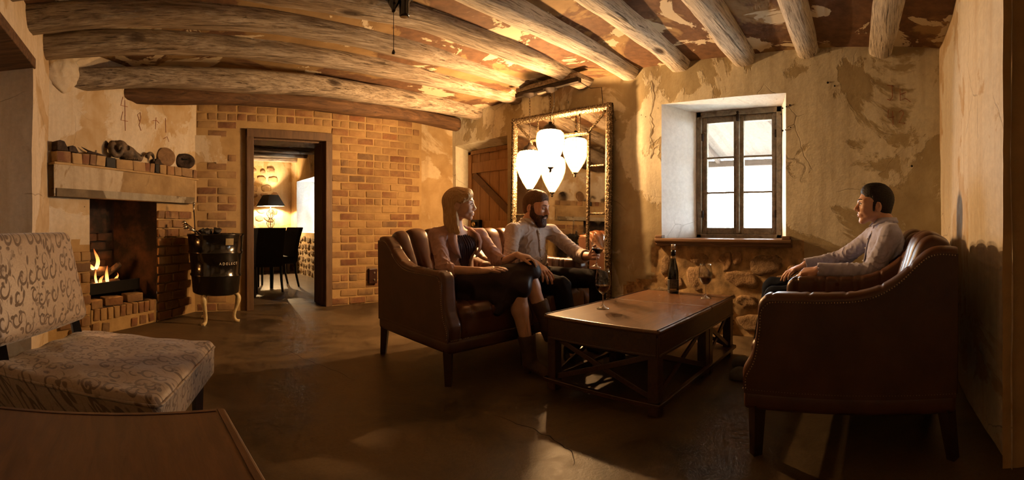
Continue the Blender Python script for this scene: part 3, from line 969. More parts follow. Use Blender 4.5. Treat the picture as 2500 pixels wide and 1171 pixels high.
mb.add([dg(0.02, 1.232, 0.092), dg(1.90, 1.232, 0.092), dg(1.90, 1.232, 0), dg(0.02, 1.232, 0)], [(0, 1, 2, 3)]); mb.add([dg(0.02, 1.30, 0.092), dg(1.90, 1.30, 0.092), dg(1.90, 1.30, 0), dg(0.02, 1.30, 0)], [(0, 1, 2, 3)])
mb.build('lintel_bar', m_lintel_bar, wall_fireplace, fix=False)
mb = MB()
for (za, zb, oo) in ((1.495, 1.515, 0.088),):
    q = [dg(0.0, za, oo), dg(1.98, za, oo), dg(1.98, za, -0.05), dg(0.0, za, -0.05)]
    mb.add(q + [p + V(0, 0, zb - za) for p in q], [(0, 1, 2, 3), (4, 5, 6, 7), (0, 1, 5, 4), (1, 2, 6, 5), (2, 3, 7, 6), (3, 0, 4, 7)])
mb.build('mantel_shelf', m_mortar, wall_fireplace, bevel=0.004)
# bricks set along the shelf edge, some whitewashed, one tarred
m_tar = simple('tarred_brick', (0.022, 0.020, 0.018), 0.8, bump=0.3)
specs = [(0.165, m_brick_raw), (0.11, m_brick_white), (0.085, m_brick_raw), (0.075, m_brick_raw), (0.115, m_brick_white), (0.135, m_tar),
         (0.215, m_brick_white), (0.17, m_brick_white), (0.07, m_brick_raw), (0.07, m_brick_raw), (0.075, m_tar), (0.12, m_brick_white), (0.11, m_brick_white), (0.12, m_brick_white), (0.215, m_brick), (0.08, m_brick_raw)]
s = 0.01
for L, mt in specs:
    o = brick(wall_fireplace, dg(s + L / 2, 1.515 + 0.046 + rng.uniform(-.004, .004), 0.034 + rng.uniform(-.006, .006)), L - 0.006, 0.090, 0.13, mt, RZD + rng.uniform(-.03, .03), rng.uniform(-.03, .03))
    s += L
# chalk graffiti on the breast (red strokes pressed into the plaster)
m_chalk = simple('red_chalk', (0.30, 0.105, 0.05), 0.95)
def strokes(parent, segs, fn, w=0.005):
    m = MB()
    for sg in segs: m.tube([fn(*p) for p in sg], w, 5)
    return m.build('chalk_mark', m_chalk, parent)
def four(s, z, h):
    return [[(s - .18 * h, z + .5 * h), (s - .34 * h, z), (s + .2 * h, z + .02 * h)], [(s - .02 * h, z + .35 * h), (s, z - .55 * h)]]
gm = lambda s, z: dg(s, z, 0.0025 + fnz(dg(s, z), 5.0) * 0.012)
def zpix(y): return y
strokes(wall_fireplace, four(0.90, 2.13, 0.17) + four(0.90, 1.99, 0.17), gm, 0.003)
strokes(wall_fireplace, [[(1.10, 2.02), (1.07, 2.08), (1.11, 2.11), (1.12, 2.05), (1.09, 1.98), (1.12, 1.93)]], gm, 0.003)
strokes(wall_fireplace, [[(1.30, 2.06), (1.36, 2.07), (1.40, 2.05)], [(1.35, 2.10), (1.34, 1.98)], [(1.50, 2.12), (1.51, 1.97)], [(1.47, 1.90), (1.53, 1.93), (1.56, 1.88)]], gm, 0.003)

# ---- ceiling logs: (y at left wall, y at window wall, bottom z left, bottom z right, radius, label)
def log_beam(p0, p1, rad, seed, label, mat=None, n=20, step=0.06, group='log ceiling beams'):
    p0 = Vector(p0); p1 = Vector(p1); L = (p1 - p0).length; k = max(8, int(L / step))
    d = (p1 - p0).normalized(); s = d.cross(V(0, 0, 1)).normalized(); u = s.cross(d)
    m = MB(); vs_ = []; fs_ = []
    for i in range(k + 1):
        t = i / k; c = p0.lerp(p1, t)
        c += s * (0.035 * nz((t * L * 0.7, seed, 0), 1.0)) + u * (0.02 * nz((t * L * 0.8, seed, 7), 1.0))
        rr = rad * (1 + 0.16 * nz((t * L * 0.9, seed * 2, 3), 1.0))
        for j in range(n):
            a = 2 * PI * j / n
            ca, sa = math.cos(a), math.sin(a)
            r = rr * (1 + 0.15 * nz((t * L * 1.5, ca * 1.4 + seed, sa * 1.4), 1.0) + 0.05 * nz((t * L * 5, ca * 5 + seed, sa * 5), 1.0))
            sq = 1 / max(abs(ca), abs(sa)) ; r *= 1 + (sq - 1) * 0.35
            vs_.append(c + (s * ca + u * sa) * r)
    for i in range(k):
        for j in range(n):
            j2 = (j + 1) % n
            fs_.append((i * n + j, i * n + j2, (i + 1) * n + j2, (i + 1) * n + j))
    fs_.append(tuple(range(n))); fs_.append(tuple(k * n + j for j in range(n)))
    m.add(vs_, fs_)
    o = m.build('ceiling_beam', mat or m_log, smooth=True)
    tag(o, label, 'beam', group)
    return o
beams = [
    (-0.35, -0.03, 2.40, 2.42, 0.105, 'narrow pale log beam nearest the right wall, ending beside its corner'),
    (0.35, 0.60, 2.40, 2.43, 0.095, 'pale log ceiling beam ending right of the window, second from right wall'),
    (0.95, 1.19, 2.39, 2.41, 0.115, 'thick pale log beam ending just above the window'),
    (1.60, 1.80, 2.40, 2.44, 0.105, 'pale log beam ending above the left side of the window'),
    (2.12, 2.34, 2.39, 2.43, 0.11, 'log ceiling beam ending between the tall mirror and the window'),
    (2.66, 2.90, 2.38, 2.44, 0.135, 'thick grey log beam ending above the tall mirror'),
    (3.13, 3.46, 2.37, 2.46, 0.105, 'grey log beam ending over the left edge of the mirror, behind the pendant track'),
    (3.60, 3.93, 2.33, 2.44, 0.10, 'lit log beam ending just left of the mirror, over the plank door'),
]
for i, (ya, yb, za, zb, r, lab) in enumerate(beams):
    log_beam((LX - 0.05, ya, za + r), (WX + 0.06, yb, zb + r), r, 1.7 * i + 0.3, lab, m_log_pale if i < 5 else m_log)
log_beam((-0.86, 3.96, 2.16 + 0.1), (WX + 0.06, 4.66, 2.40 + 0.1), 0.10, 17.1, 'warmly lit log beam next to the brick wall, starting over the mantel')
log_beam((-0.36, 4.46, 2.19 + 0.09), (WX - 0.03, 5.04, 2.31 + 0.09), 0.09, 21.4, 'dark brown log lying along the top of the brick wall', m_log_dark)
# plaster gathered round the buried end of the log over the mantel
bm = bmesh.new(); bmesh.ops.create_icosphere(bm, subdivisions=4, radius=1)
for v in bm.verts:
    p = v.co.copy(); v.co = p * (1 + .25 * nz(p, 1.6, 4) + .12 * nz(p, 4, 2))
me = bpy.data.meshes.new('plaster_lump'); bm.to_mesh(me); bm.free(); me.materials.append(m_chimney); me.polygons.foreach_set('use_smooth', [True] * len(me.polygons))
o = link('plaster_lump', me, wall_fireplace); o.location = dg(0.17, 2.30, -.02); o.scale = (.17, .085, .16); o.rotation_euler = (0, 0, RZD)

# ================================================================ WINDOW, PLANK DOOR, MIRROR, PENDANTS
# ---- window: frame, two casements of three panes
FX = WD + 0.02
mb = MB()
y0, y1, z0, z1 = WOUT
for (ya, yb, za, zb) in ((y0, y0 + .05, z0, z1), (y1 - .05, y1, z0, z1), (y0, y1, z1 - .055, z1), (y0, y1, z0, z0 + .04)):
    mb.box((FX, (ya + yb) / 2, (za + zb) / 2), (0.09, yb - ya, zb - za))
window_1 = struct(mb.build('window_1', m_window, bevel=0.005))
yc = 1.342
for side, (ya, yb) in enumerate(((y0 + .05, yc), (yc, y1 - .05))):
    za, zb = z0 + .04, z1 - .055
    st = 0.052
    mb = MB()
    mb.box((FX + .005, ya + st / 2, (za + zb) / 2), (0.045, st, zb - za)); mb.box((FX + .005, yb - st / 2, (za + zb) / 2), (0.045, st, zb - za))
    mb.box((FX + .005, (ya + yb) / 2, zb - .03), (0.045, yb - ya - 2 * st, .06)); mb.box((FX + .005, (ya + yb) / 2, za + .032), (0.045, yb - ya - 2 * st, .064))
    cs = mb.build('casement', m_window, window_1, bevel=0.004)
    ia, ib, ja, jb = ya + st, yb - st, za + .064, zb - .06
    ph = (jb - ja) / 3
    for k in (1, 2):
        mb = MB(); mb.box((FX + .005, (ia + ib) / 2, ja + ph * k), (0.034, ib - ia, 0.018)); mb.build('glazing_bar', m_window, cs, bevel=0.003)
    for k in range(3):
        mb = MB(); mb.box((FX + .012, (ia + ib) / 2, ja + ph * (k + .5)), (0.004, ib - ia + .004, ph - .012)); mb.build('pane', m_pane, cs)
    yh = (ya if side == 0 else yb)
    for zz in (za + .2, zb - .2):
        mb = MB(); mb.box((FX - .03, yh, zz), (0.02, 0.035, 0.07)); mb.build('hinge', m_iron, cs, bevel=0.003)
mb = MB(); mb.box((FX - .03, yc, (z0 + z1) / 2), (0.03, 0.03, z1 - z0 - .1)); mb.build('cover_strip', m_window, window_1, bevel=0.006)
mb = MB(); mb.box((FX - .05, yc, z1 - .085), (0.025, 0.028, 0.07)); mb.ball((FX - .05, yc, z1 - .035), 0.014); mb.build('latch', m_iron, window_1, bevel=0.003)
# moulded timber sill board
mb = MB()
prof = [(3.855, .845), (3.855, .865), (3.865, .872), (WD - .02, .872), (WD - .02, .84), (3.95, .80), (3.892, .80), (3.882, .812), (3.882, .826), (3.872, .832)]
mb.prism([(p, q) for p, q in prof], 'y', 0.73, 2.03)
sill = struct(mb.build('trim_2', m_sill, bevel=0.003))
for yy in (0.775, 1.99):
    mb = MB(); mb.box((3.895, yy, 0.886), (0.07, 0.07, 0.028)); mb.build('block', m_sill, sill, bevel=0.004)

# ---- porch outside the window
m_porch = simple('porch_timber', (0.085, 0.058, 0.046), 0.9)
m_tin = simple('tin_roof', (0.19, 0.155, 0.14), 0.9)
m_yard = simple('pale_yard', (0.34, 0.31, 0.26), 0.95, scale=4)
mb = MB(); sheet(mb, lambda x, y: (x, y, -0.15), lin(4.45, 30, 3), lin(-18, 20, 3)); yard = struct(mb.build('ground', m_yard))
tag(yard, 'sunlit pale yard outside the window', 'ground')
mb = MB()
n = 60
for i in range(n):
    ya = -1.2 + 5.6 * i / n; yb = ya + 5.6 / n
    zo = 0.02 * (i % 2); zo2 = 0.02 * ((i + 1) % 2)
    mb.add([(4.4, ya, 2.75 + zo), (7.1, ya, 2.06 + zo), (7.1, yb, 2.06 + zo2), (4.4, yb, 2.75 + zo2)], [(0, 1, 2, 3)])
roof = thing('porch_roof', 'pale corrugated porch roof seen through the upper window panes', 'roof', (0, 0, 0))
mb.build('roof_sheet', m_tin, roof, fix=False)
mb = MB(); mb.bar((7.0, -1.2, 1.98), (7.0, 4.4, 1.98), 0.08, 0.10); mb.build('edge_beam', m_porch, roof, bevel=0.01)
for yy in (-0.6, 0.35, 2.5, 3.6):
    mb = MB(); mb.bar((4.4, yy, 2.68), (7.0, yy, 2.02), 0.06, 0.09); mb.build('rafter', m_porch, roof, bevel=0.008)
mb = MB(); mb.bar((4.5, 1.65, 2.66), (7.0, 1.0, 2.02), 0.07, 0.09); mb.build('rafter', m_porch, roof, bevel=0.008)
for yy in (-1.1, 4.3):
    mb = MB(); mb.box((7.0, yy, 0.9), (0.12, 0.12, 2.1)); mb.build('post', m_porch, roof, bevel=0.01)
mb = MB(); mb.bar((5.6, -1.2, 2.38), (5.6, 4.4, 2.38), 0.05, 0.07); mb.build('batten', m_porch, roof, bevel=0.008)

# ---- plank door in the niche
door_2 = thing('door_2', 'ledged and braced orange wooden plank door beside the mirror', 'door', (0, 0, 0)); struct(door_2)
px_ = DD_X - 0.03
pw = [0.17, 0.20, 0.19, 0.20, 0.17]
y = DOR[1] - 0.055
for w in pw:
    mb = MB(); mb.box((px_, y - w / 2, 1.0), (0.03, w - 0.005, 2.02)); mb.build('plank', m_door, door_2, bevel=0.003)
    y -= w
mb = MB(); mb.box((px_ - .01, DOR[1] - .025, 1.01), (0.07, 0.06, 2.05)); mb.build('door_post', m_door, door_2, bevel=0.004)
mb = MB(); mb.box((px_ - .01, 4.6, 2.02), (0.07, 1.05, 0.055)); mb.build('door_head', m_door, door_2, bevel=0.004)
for zz, hh in ((1.80, 0.15), (0.98, 0.15), (0.25, .15)):
    mb = MB(); mb.box((px_ - .028, 4.58, zz), (0.028, 0.92, hh)); mb.build('ledge', m_door, door_2, bevel=0.004)
mb = MB(); mb.bar((px_ - .028, 5.00, 1.70), (px_ - .028, 4.14, 1.06), 0.026, 0.10); mb.build('brace', m_brace, door_2, bevel=0.004)
mb = MB(); mb.box((px_ - .045, 4.20, 1.84), (0.012, 0.12, 0.025)); mb.build('latch', m_iron, door_2, bevel=0.003)
lk = MB(); lk.box((px_ - .07, 4.90, 1.00), (0.06, 0.17, 0.135)); lk = lk.build('rim_lock', m_black, door_2, bevel=0.008)
mb = MB(); mb.ball((px_ - .125, 4.90, 1.005), (0.028, 0.034, 0.034), 14); mb.tube([(px_ - .09, 4.90, 1.005), (px_ - .125, 4.90, 1.005)], 0.012); mb.build('knob', m_brass, lk, smooth=True)

# ---- tall leaning mirror
MW, MH = 1.295, 2.215
mir = thing('floor_mirror', 'tall gilt-framed mirror with bordered panels leaning on the wall behind the bearded man', 'mirror', (3.80, 2.485, 0.0), PI / 2)
mir.rotation_euler = (0.022, 0, PI / 2 + 0.085)
def moulding(a, b, w, d, name='frame_rail', y=0.0):
    """ornate rail between two points of the mirror plane (x,z)"""
    A = Vector((a[0], y, a[1])); B = Vector((b[0], y, b[1])); dr = (B - A).normalized(); sd = V(0, 1, 0).cross(dr)
    m = MB(); prof = [(-w / 2, 0), (-w / 2, d * .55), (-w * .36, d * .8), (-w * .22, d * .62), (0, d), (w * .22, d * .72), (w * .36, d * .5), (w / 2, d * .3), (w / 2, 0)]
    n = max(2, int((B - A).length / 0.014)); vs_ = []
    for i in range(n + 1):
        t = i / n; P = A.lerp(B, t)
        for q, (u, h) in enumerate(prof):
            hh = h * (1 + (0.05 * math.sin(i * 2.1) if 1 < q < 7 else 0))
            vs_.append(P + sd * u + V(0, hh, 0))
    k = len(prof)
    fs_ = [(i * k + j, i * k + j + 1, (i + 1) * k + j + 1, (i + 1) * k + j) for i in range(n) for j in range(k - 1)]
    fs_ += [tuple(range(k)), tuple(n * k + j for j in range(k))]
    m.add(vs_, fs_); return m.build(name, m_gilt, mir, smooth=True)
F = 0.075
moulding((F / 2, 0), (F / 2, MH), F, 0.06); moulding((MW - F / 2, MH), (MW - F / 2, 0), F, 0.06)
moulding((0, MH - F / 2), (MW, MH - F / 2), F, 0.058); moulding((MW, F / 2), (0, F / 2), F, 0.058)
IB = 0.275
ix0, ix1, iz0, iz1 = IB, MW - IB, IB, MH - IB
moulding((ix0, iz0), (ix0, iz1), .04, .045); moulding((ix1, iz1), (ix1, iz0), .04, .045); moulding((ix0, iz1), (ix1, iz1), .04, .044); moulding((ix1, iz0), (ix0, iz0), .04, .044)
for a, b in (((F, MH - F), (ix0, iz1)), ((MW - F, MH - F), (ix1, iz1)), ((F, F), (ix0, iz0)), ((MW - F, F), (ix1, iz0))):
    moulding(a, b, .034, .035, 'corner_bar')
for t in (0.30, 0.72):
    x = MW * t; moulding((x, iz1), (x, MH - F), .026, .03, 'divider'); moulding((x, F), (x, iz0), .026, .03, 'divider')
for t in (0.22, 0.50, 0.72):
    z = MH * t; moulding((F, z), (ix0, z), .026, .03, 'divider'); moulding((ix1, z), (MW - F, z), .026, .03, 'divider')
mb = MB(); mb.box(((ix0 + ix1) / 2, 0.010, (iz0 + iz1) / 2), (ix1 - ix0, 0.008, iz1 - iz0)); mb.build('mirror_glass', m_mirror, mir)
def panel(pts):
    m = MB(); m.prism(pts, 'y', 0.004, 0.016); return m.build('border_glass', m_mirror, mir)
panel([(F, F), (ix0, iz0), (ix0, iz1), (F, MH - F)]); panel([(MW - F, F), (MW - F, MH - F), (ix1, iz1), (ix1, iz0)])
panel([(F, MH - F), (ix0, iz1), (ix1, iz1), (MW - F, MH - F)]); panel([(F, F), (MW - F, F), (ix1, iz0), (ix0, iz0)])
mb = MB(); mb.box((MW / 2, -0.012, MH / 2), (MW - 0.02, 0.03, MH - 0.02)); mb.build('backing', m_chairleg, mir)

# ---- pendant lamps with beaded glass shades on an iron track
TRX = 3.54
tr = thing('pendant_track', 'dark iron bar fixed under the ceiling logs carrying two pendant lamps', 'lamp track', (TRX, 3.105, 2.40))
mb = MB(); mb.box((0, 0, 0), (0.055, 0.86, 0.045)); mb.build('bar', m_iron, tr, bevel=0.006)
mb = MB(); mb.box((0.03, 0.0, 0.05), (0.11, 0.84, 0.05)); mb.build('mounting_board', m_log, tr, bevel=0.006)
for yy in (0.233, -0.054):
    mb = MB(); mb.lathe([(0.0, -0.06), (0.02, -0.058), (0.05, -0.04), (0.075, -0.025), (0.08, -0.02), (0.0, -0.018)], (0, yy, 0), 20); mb.build('ceiling_cup', m_iron, tr, smooth=True)
mb = MB(); mb.tube([(0, -0.40, 0), (0.12, -0.47, -0.06), (0.27, -0.50, -0.02), (0.28, -0.52, -0.3)], 0.004, 5); mb.build('cable', m_iron, tr)
mb = MB(); mb.tube([(0, -0.10, -.02), (0.10, -0.02, -0.16), (0.2, 0.10, -0.22), (0.27, 0.14, -0.12)], 0.004, 5); mb.build('cable', m_iron, tr)

def shade_glass():
    M = Mat('beaded_glass_lit'); nt = M.nt
    tr_ = nd(nt, 'BsdfTransparent', Color=(0.93, 0.93, 0.93)); em = nd(nt, 'Emission', Color=(1.0, 0.80, 0.52), Strength=7.0)
    lw = nd(nt, 'LayerWeight', Blend=0.35).outputs['Facing']
    mx = nd(nt, 'MixShader', Fac=0.42)
    nt.links.new(tr_.outputs[0], mx.inputs[1]); nt.links.new(em.outputs[0], mx.inputs[2])
    nt.links.new(mx.outputs[0], nt.nodes['Material Output'].inputs[0])
    return M.m
m_shade = shade_glass()
def pendant(loc, ztop, zbot, label, R=0.143):
    H = ztop - zbot
    t = thing('pendant_lamp', label, 'lamp', (loc[0], loc[1], ztop), 0, 'beaded glass pendant lamps')
    prof = [(0.075, 0.0), (0.112, -0.03 * H), (0.135, -0.09 * H), (R, -0.20 * H), (R * 1.01, -0.32 * H), (R * .94, -0.46 * H), (R * .76, -0.64 * H), (R * .52, -0.82 * H), (R * .30, -0.95 * H), (0.028, -H)]
    mb = MB(); mb.lathe(prof, n=36, closed_ends=False); sh = mb.build('shade', m_shade, t, smooth=True, fix=False)
    mb = MB()
    for j in range(24):
        a = 2 * PI * j / 24
        mb.tube([((r + .002) * math.cos(a), (r + .002) * math.sin(a), z) for r, z in prof], 0.0013, 4, caps=False)
    for fr in (0.56, 0.66, 0.76, 0.86):
        i = 0; zz = -fr * H
        for (r1, z1), (r2, z2) in zip(prof, prof[1:]):
            if z2 <= zz <= z1: rr = r1 + (r2 - r1) * (zz - z1) / (z2 - z1)
        mb.tube([((rr + .002) * math.cos(2 * PI * j / 24), (rr + .002) * math.sin(2 * PI * j / 24), zz) for j in range(24)], 0.0013, 4, closed=True)
    cage = mb.build('wire_cage', m_brass, sh); cage['kind'] = 'stuff'
    mb = MB(); mb.lathe([(0.0, 0.085), (0.018, 0.083), (0.022, 0.065), (0.05, 0.05), (0.068, 0.03), (0.078, 0.005), (0.082, -0.004), (0.07, -0.008), (0.0, -0.006)], n=24)
    for j in range(12):
        a = 2 * PI * j / 12; mb.ball((0.083 * math.cos(a), 0.083 * math.sin(a), -0.004), 0.012, 8)
    mb.build('crown', m_iron, t, smooth=True)
    mb = MB(); mb.lathe([(0.030, -H + .004), (0.034, -H - .006), (0.016, -H - .016), (0.010, -H - .026), (0.016, -H - .036), (0.010, -H - .048), (0.0, -H - .055)], n=16); mb.build('finial', m_iron, t, smooth=True)
    # chain of links
    zz = 0.085; k = 0; top = 2.345 - ztop; mb = MB()
    while zz < top:
        ln = 0.034; ax = k % 2
        pts = []
        for q in range(10):
            a = 2 * PI * q / 10; w = 0.009 * math.cos(a); h = ln * 0.55 * math.sin(a)
            pts.append((w if ax else 0, 0 if ax else w, zz + ln / 2 + h))
        mb.tube(pts, 0.0022, 5, closed=True); zz += ln * 0.86; k += 1
    ch = mb.build('chain', m_iron, t, smooth=True); ch['kind'] = 'stuff'
    mb = MB(); mb.tube([(0.006, 0, 0.07), (0.008, 0.004, top * .5), (0.004, 0, top)], 0.0025, 5); mb.build('flex', m_brass, t)
    mb = MB(); mb.ball((0, 0, -0.14), 0.028, 12); 
    bulb = mb.build('bulb', m_shade, t, smooth=True)
    L = bpy.data.lights.new('bulb_light', 'POINT'); L.energy = PENDANT_EMIT; L.color = (1.0, 0.55, 0.22); L.shadow_soft_size = 0.03
    lo = link('bulb_light', L, t); lo.location = (0, 0, -0.20)
    return t
pendant((TRX, 3.338), 1.782, 1.373, 'lower left beaded glass pendant lamp hanging in front of the mirror frame')
pendant((TRX, 3.051), 1.962, 1.582, 'higher beaded glass pendant lamp hanging in front of the mirror')

# ================================================================ DINING ROOM BEYOND THE DOORWAY
R2X0, R2X1, R2Y0, R2Y1 = -0.6, 2.90, NY + 0.37, 9.60
def tile_mat():
    M = Mat('dining_floor', Roughness=0.45)
    p = M.pos(); n = M.noise(p, 4, 6)
    br = nd(M.nt, 'TexBrick', Vector=p, Color1=(0.16, 0.12, 0.085, 1), Color2=(0.20, 0.155, 0.11, 1), Mortar=(0.07, 0.05, 0.035, 1), Scale=2.2)
    br.inputs['Mortar Size'].default_value = 0.008
    M.set(Base_Color=M.mix(M.ramp(n, [(0.35, 0.0), (0.7, 0.5)]), br.outputs[0], (0.10, 0.072, 0.046)))
    M.bump(n, 0.15, 0.005)
    return M.m
mb = MB(); sheet(mb, lambda u, v: (u, v, 0.0), lin(R2X0, 4.0, 0.5), lin(5.6, R2Y1 + .1, 0.5))
struct(mb.build('floor_dining', tile_mat()))
mb = MB(); sheet(mb, lambda u, v: (u, v, 2.50), lin(R2X0, 4.0, 0.5), lin(5.6, R2Y1 + .1, 0.5))
struct(mb.build('ceiling_dining', m_ceiling))
m_plaster_d = plaster('plaster_dining', (0.66, 0.50, 0.29), (0.56, 0.39, 0.18), (0.45, 0.29, 0.12), 9.2, 0.5)
mb = MB(); sheet(mb, lambda x, z: (x, R2Y1 - (0.04 if x > 2.62 else 0), z), lin(R2X0, 3.0, 0.08), lin(-.02, 2.52, 0.08), (), V(0, -1, 0), 0.02, 2.2)
wd = struct(mb.build('wall_dining_far', m_plaster_d, smooth=True, fix=False))
m_pale_stone = (lambda M: (M.set(Base_Color=M.mix(M.ramp(M.noise(M.pos(), 16, 5), [(0.4, 0.0), (0.7, 0.7)]), M.ramp(M.rnd(), [(0.0, (0.20, 0.13, 0.07)), (0.5, (0.33, 0.20, 0.10)), (1.0, (0.26, 0.20, 0.13))]), (0.44, 0.31, 0.16)), Roughness=0.93), M.m)[1])(Mat('dining_stone'))
r3 = random.Random(12)
st2 = []
for me in stone_mesh[:4]:
    c = me.copy(); c.materials.clear(); c.materials.append(m_pale_stone); st2.append(c)
def wstone(parent, loc, w, h, axis):
    o = link('stone', st2[r3.randrange(4)], parent); o.location = loc
    o.scale = (0.03, w, h) ; o.rotation_euler = (r3.uniform(-.2, .2), 0, PI / 2 if axis == 'y' else 0)
zz = 0.95
while zz < 2.2:
    x = 1.95 + r3.uniform(0, .15)
    while x < 2.58:
        w = r3.uniform(.05, .12)
        wstone(wd, (x, R2Y1, zz + r3.uniform(-.03, .03)), w, r3.uniform(.04, .07), 'y'); x += w * 2 + r3.uniform(.05, .12)
    zz += 0.17
DW = (8.05, 9.18, 0.84, 1.90)
mb = MB(); us = lin(R2Y0 - .05, R2Y1 + .02, 0.08, (DW[0], DW[1])); vs = lin(-.02, 2.52, 0.08, (DW[2], DW[3]))
sheet(mb, lambda y, z: (R2X1, y, z), us, vs, [DW], V(-1, 0, 0), 0.02, 4.2)
zr = [z for z in vs if DW[2] <= z <= DW[3]]; yr = [y for y in us if DW[0] <= y <= DW[1]]
ff = lambda y, z: Vector((R2X1, y, z)) + V(-1, 0, 0) * fnz((R2X1, y, z), 4.2) * 0.02
bridge([ff(DW[1], z) for z in zr], [(R2X1 + .55, DW[1] - .02, z) for z in zr], 8, 1, 0.03)
bridge([ff(DW[0], z) for z in zr], [(R2X1 + .55, DW[0] + .02, z) for z in zr], 5, 1)
bridge([ff(y, DW[2]) for y in yr], [(R2X1 + .55, y, DW[2]) for y in yr], 5, 1)
bridge([ff(y, DW[3]) for y in yr], [(R2X1 + .55, y, DW[3]) for y in yr], 5, 1)
mb.box((R2X1 + .58, 6.75, 1.25), (.06, 2.6, 2.7)); mb.box((R2X1 + .58, 9.5, 1.25), (.06, .64, 2.7)); mb.box((R2X1 + .58, 8.6, .42), (.06, 1.2, .84)); mb.box((R2X1 + .58, 8.6, 2.25), (.06, 1.2, .7))
wr = struct(mb.build('wall_dining_right', [m_plaster_d, m_white], smooth=True, fix=False))
zz = 0.08
while zz < 0.80:
    y = 7.9 + r3.uniform(0, .1)
    while y < 9.5:
        w = r3.uniform(.04, .09)
        wstone(wr, (R2X1, y, zz + r3.uniform(-.02, .02)), w, r3.uniform(.035, .06), 'x'); y += w * 2 + r3.uniform(.02, .07)
    zz += 0.125
mb = MB(); sheet(mb, lambda y, z: (R2X0, y, z), lin(5.6, 9.7, .4), lin(-.02, 2.52, .4)); struct(mb.build('wall_dining_left', m_plaster_d, fix=False))
# window of the dining room
mb = MB()
for (ya, yb, za, zb) in ((8.07, 8.13, .84, 1.9), (9.10, 9.16, .84, 1.9), (8.07, 9.16, 1.84, 1.9), (8.07, 9.16, .84, .90), (8.59, 8.64, .84, 1.9)):
    mb.box((R2X1 + .53, (ya + yb) / 2, (za + zb) / 2), (.05, yb - ya, zb - za))
w3 = struct(mb.build('window_2', m_window, bevel=0.004))
for ya, yb in ((8.13, 8.59), (8.64, 9.10)):
    mb = MB(); mb.box((R2X1 + .54, (ya + yb) / 2, 1.37), (.004, yb - ya, .94)); mb.build('pane', m_pane, w3)
portal('dining_window_portal', (R2X1 + .63, 8.61, 1.37), (0, PI / 2, 0), 1.1, 1.15)
# added unseen wall outside that blocks most daylight from the dining room window
mb = MB(); mb.box((5.35, 8.6, 2.35), (.2, 6.4, 5.0)); struct(mb.build('wall_daylight_block', simple('daylight_block', (.16, .13, .10), .95), bevel=.01))
# beams
for i, (yy, lab) in enumerate(((6.15, 'nearest'), (6.75, 'second'), (7.35, 'third'), (7.95, 'fourth'), (8.55, 'fifth'), (9.15, 'farthest'))):
    log_beam((R2X0, yy, 2.38), (R2X1 + .05, yy, 2.38), 0.085, 40 + i, f'{lab} log beam of the dining room beyond the doorway', m_log_dark if i < 3 else m_log, 12, 0.12, 'dining room beams')

# black upholstered dining chairs
m_blackcloth = simple('black_upholstery', (0.016, 0.014, 0.014), 0.75, bump=0.1)
m_blackleg = simple('black_lacquer', (0.012, 0.010, 0.010), 0.35)
def dining_chair(loc, rz, label):
    t = thing('dining_chair', label, 'chair', loc, rz, 'black dining chairs in the next room')
    mb = MB(); mb.box((0, 0, 0.43), (0.46, 0.46, 0.12)); mb.build('seat', m_blackcloth, t, bevel=0.03, smooth=True)
    mb = MB(); vs_ = []
    for z, yo, w in ((0.40, -0.20, .45), (0.60, -0.215, .45), (0.80, -0.255, .46), (0.945, -0.30, .47), (0.955, -0.305, .46)):
        vs_ += [(-w / 2, yo + .035, z), (w / 2, yo + .035, z), (w / 2, yo - .035, z), (-w / 2, yo - .035, z)]
    fs_ = [(0, 1, 2, 3), (16, 17, 18, 19)] + [(i * 4 + j, i * 4 + (j + 1) % 4, i * 4 + 4 + (j + 1) % 4, i * 4 + 4 + j) for i in range(4) for j in range(4)]
    mb.add(vs_, fs_); mb.build('backrest', m_blackcloth, t, bevel=0.012)
    for sx in (-1, 1):
        mb = MB(); mb.tube([(sx * .20, .20, .40), (sx * .20, .205, 0)], [.026, .018], 4); mb.build('leg', m_blackleg, t)
        mb = MB(); mb.tube([(sx * .20, -.20, .42), (sx * .20, -.22, .2), (sx * .20, -.27, 0)], [.026, .022, .018], 4); mb.build('leg', m_blackleg, t)
    return t
dining_chair((1.98, 7.24, 0), PI / 2 + .18, 'black dining chair at the right end of the table, seen side-on through the doorway')
dining_chair((1.62, 6.78, 0), 0.12, 'black dining chair with its back to the doorway, middle of the three')
dining_chair((1.13, 6.40, 0), 0.05, 'black dining chair half hidden by the left door post')
dt = thing('dining_table', 'dark dining table with white runner seen between black chairs', 'table', (.93, 7.57, 0))
mb = MB(); mb.box((0, 0, .79), (1.5, .85, .04)); mb.build('tabletop', m_blackleg, dt, bevel=.006)
for sx in (-1, 1):
    for sy in (-1, 1):
        mb = MB(); mb.box((sx * .68, sy * .36, .385), (.07, .07, .77)); mb.build('leg', m_blackleg, dt, bevel=.004)
mb = MB(); mb.box((1.42, 7.42, .818), (.50, .34, .014)); rn = mb.build('table_runner', simple('white_linen', (0.8, 0.78, 0.72), 0.9), bevel=.003)
tag(rn, 'white linen runner laid on the dining table', 'runner')
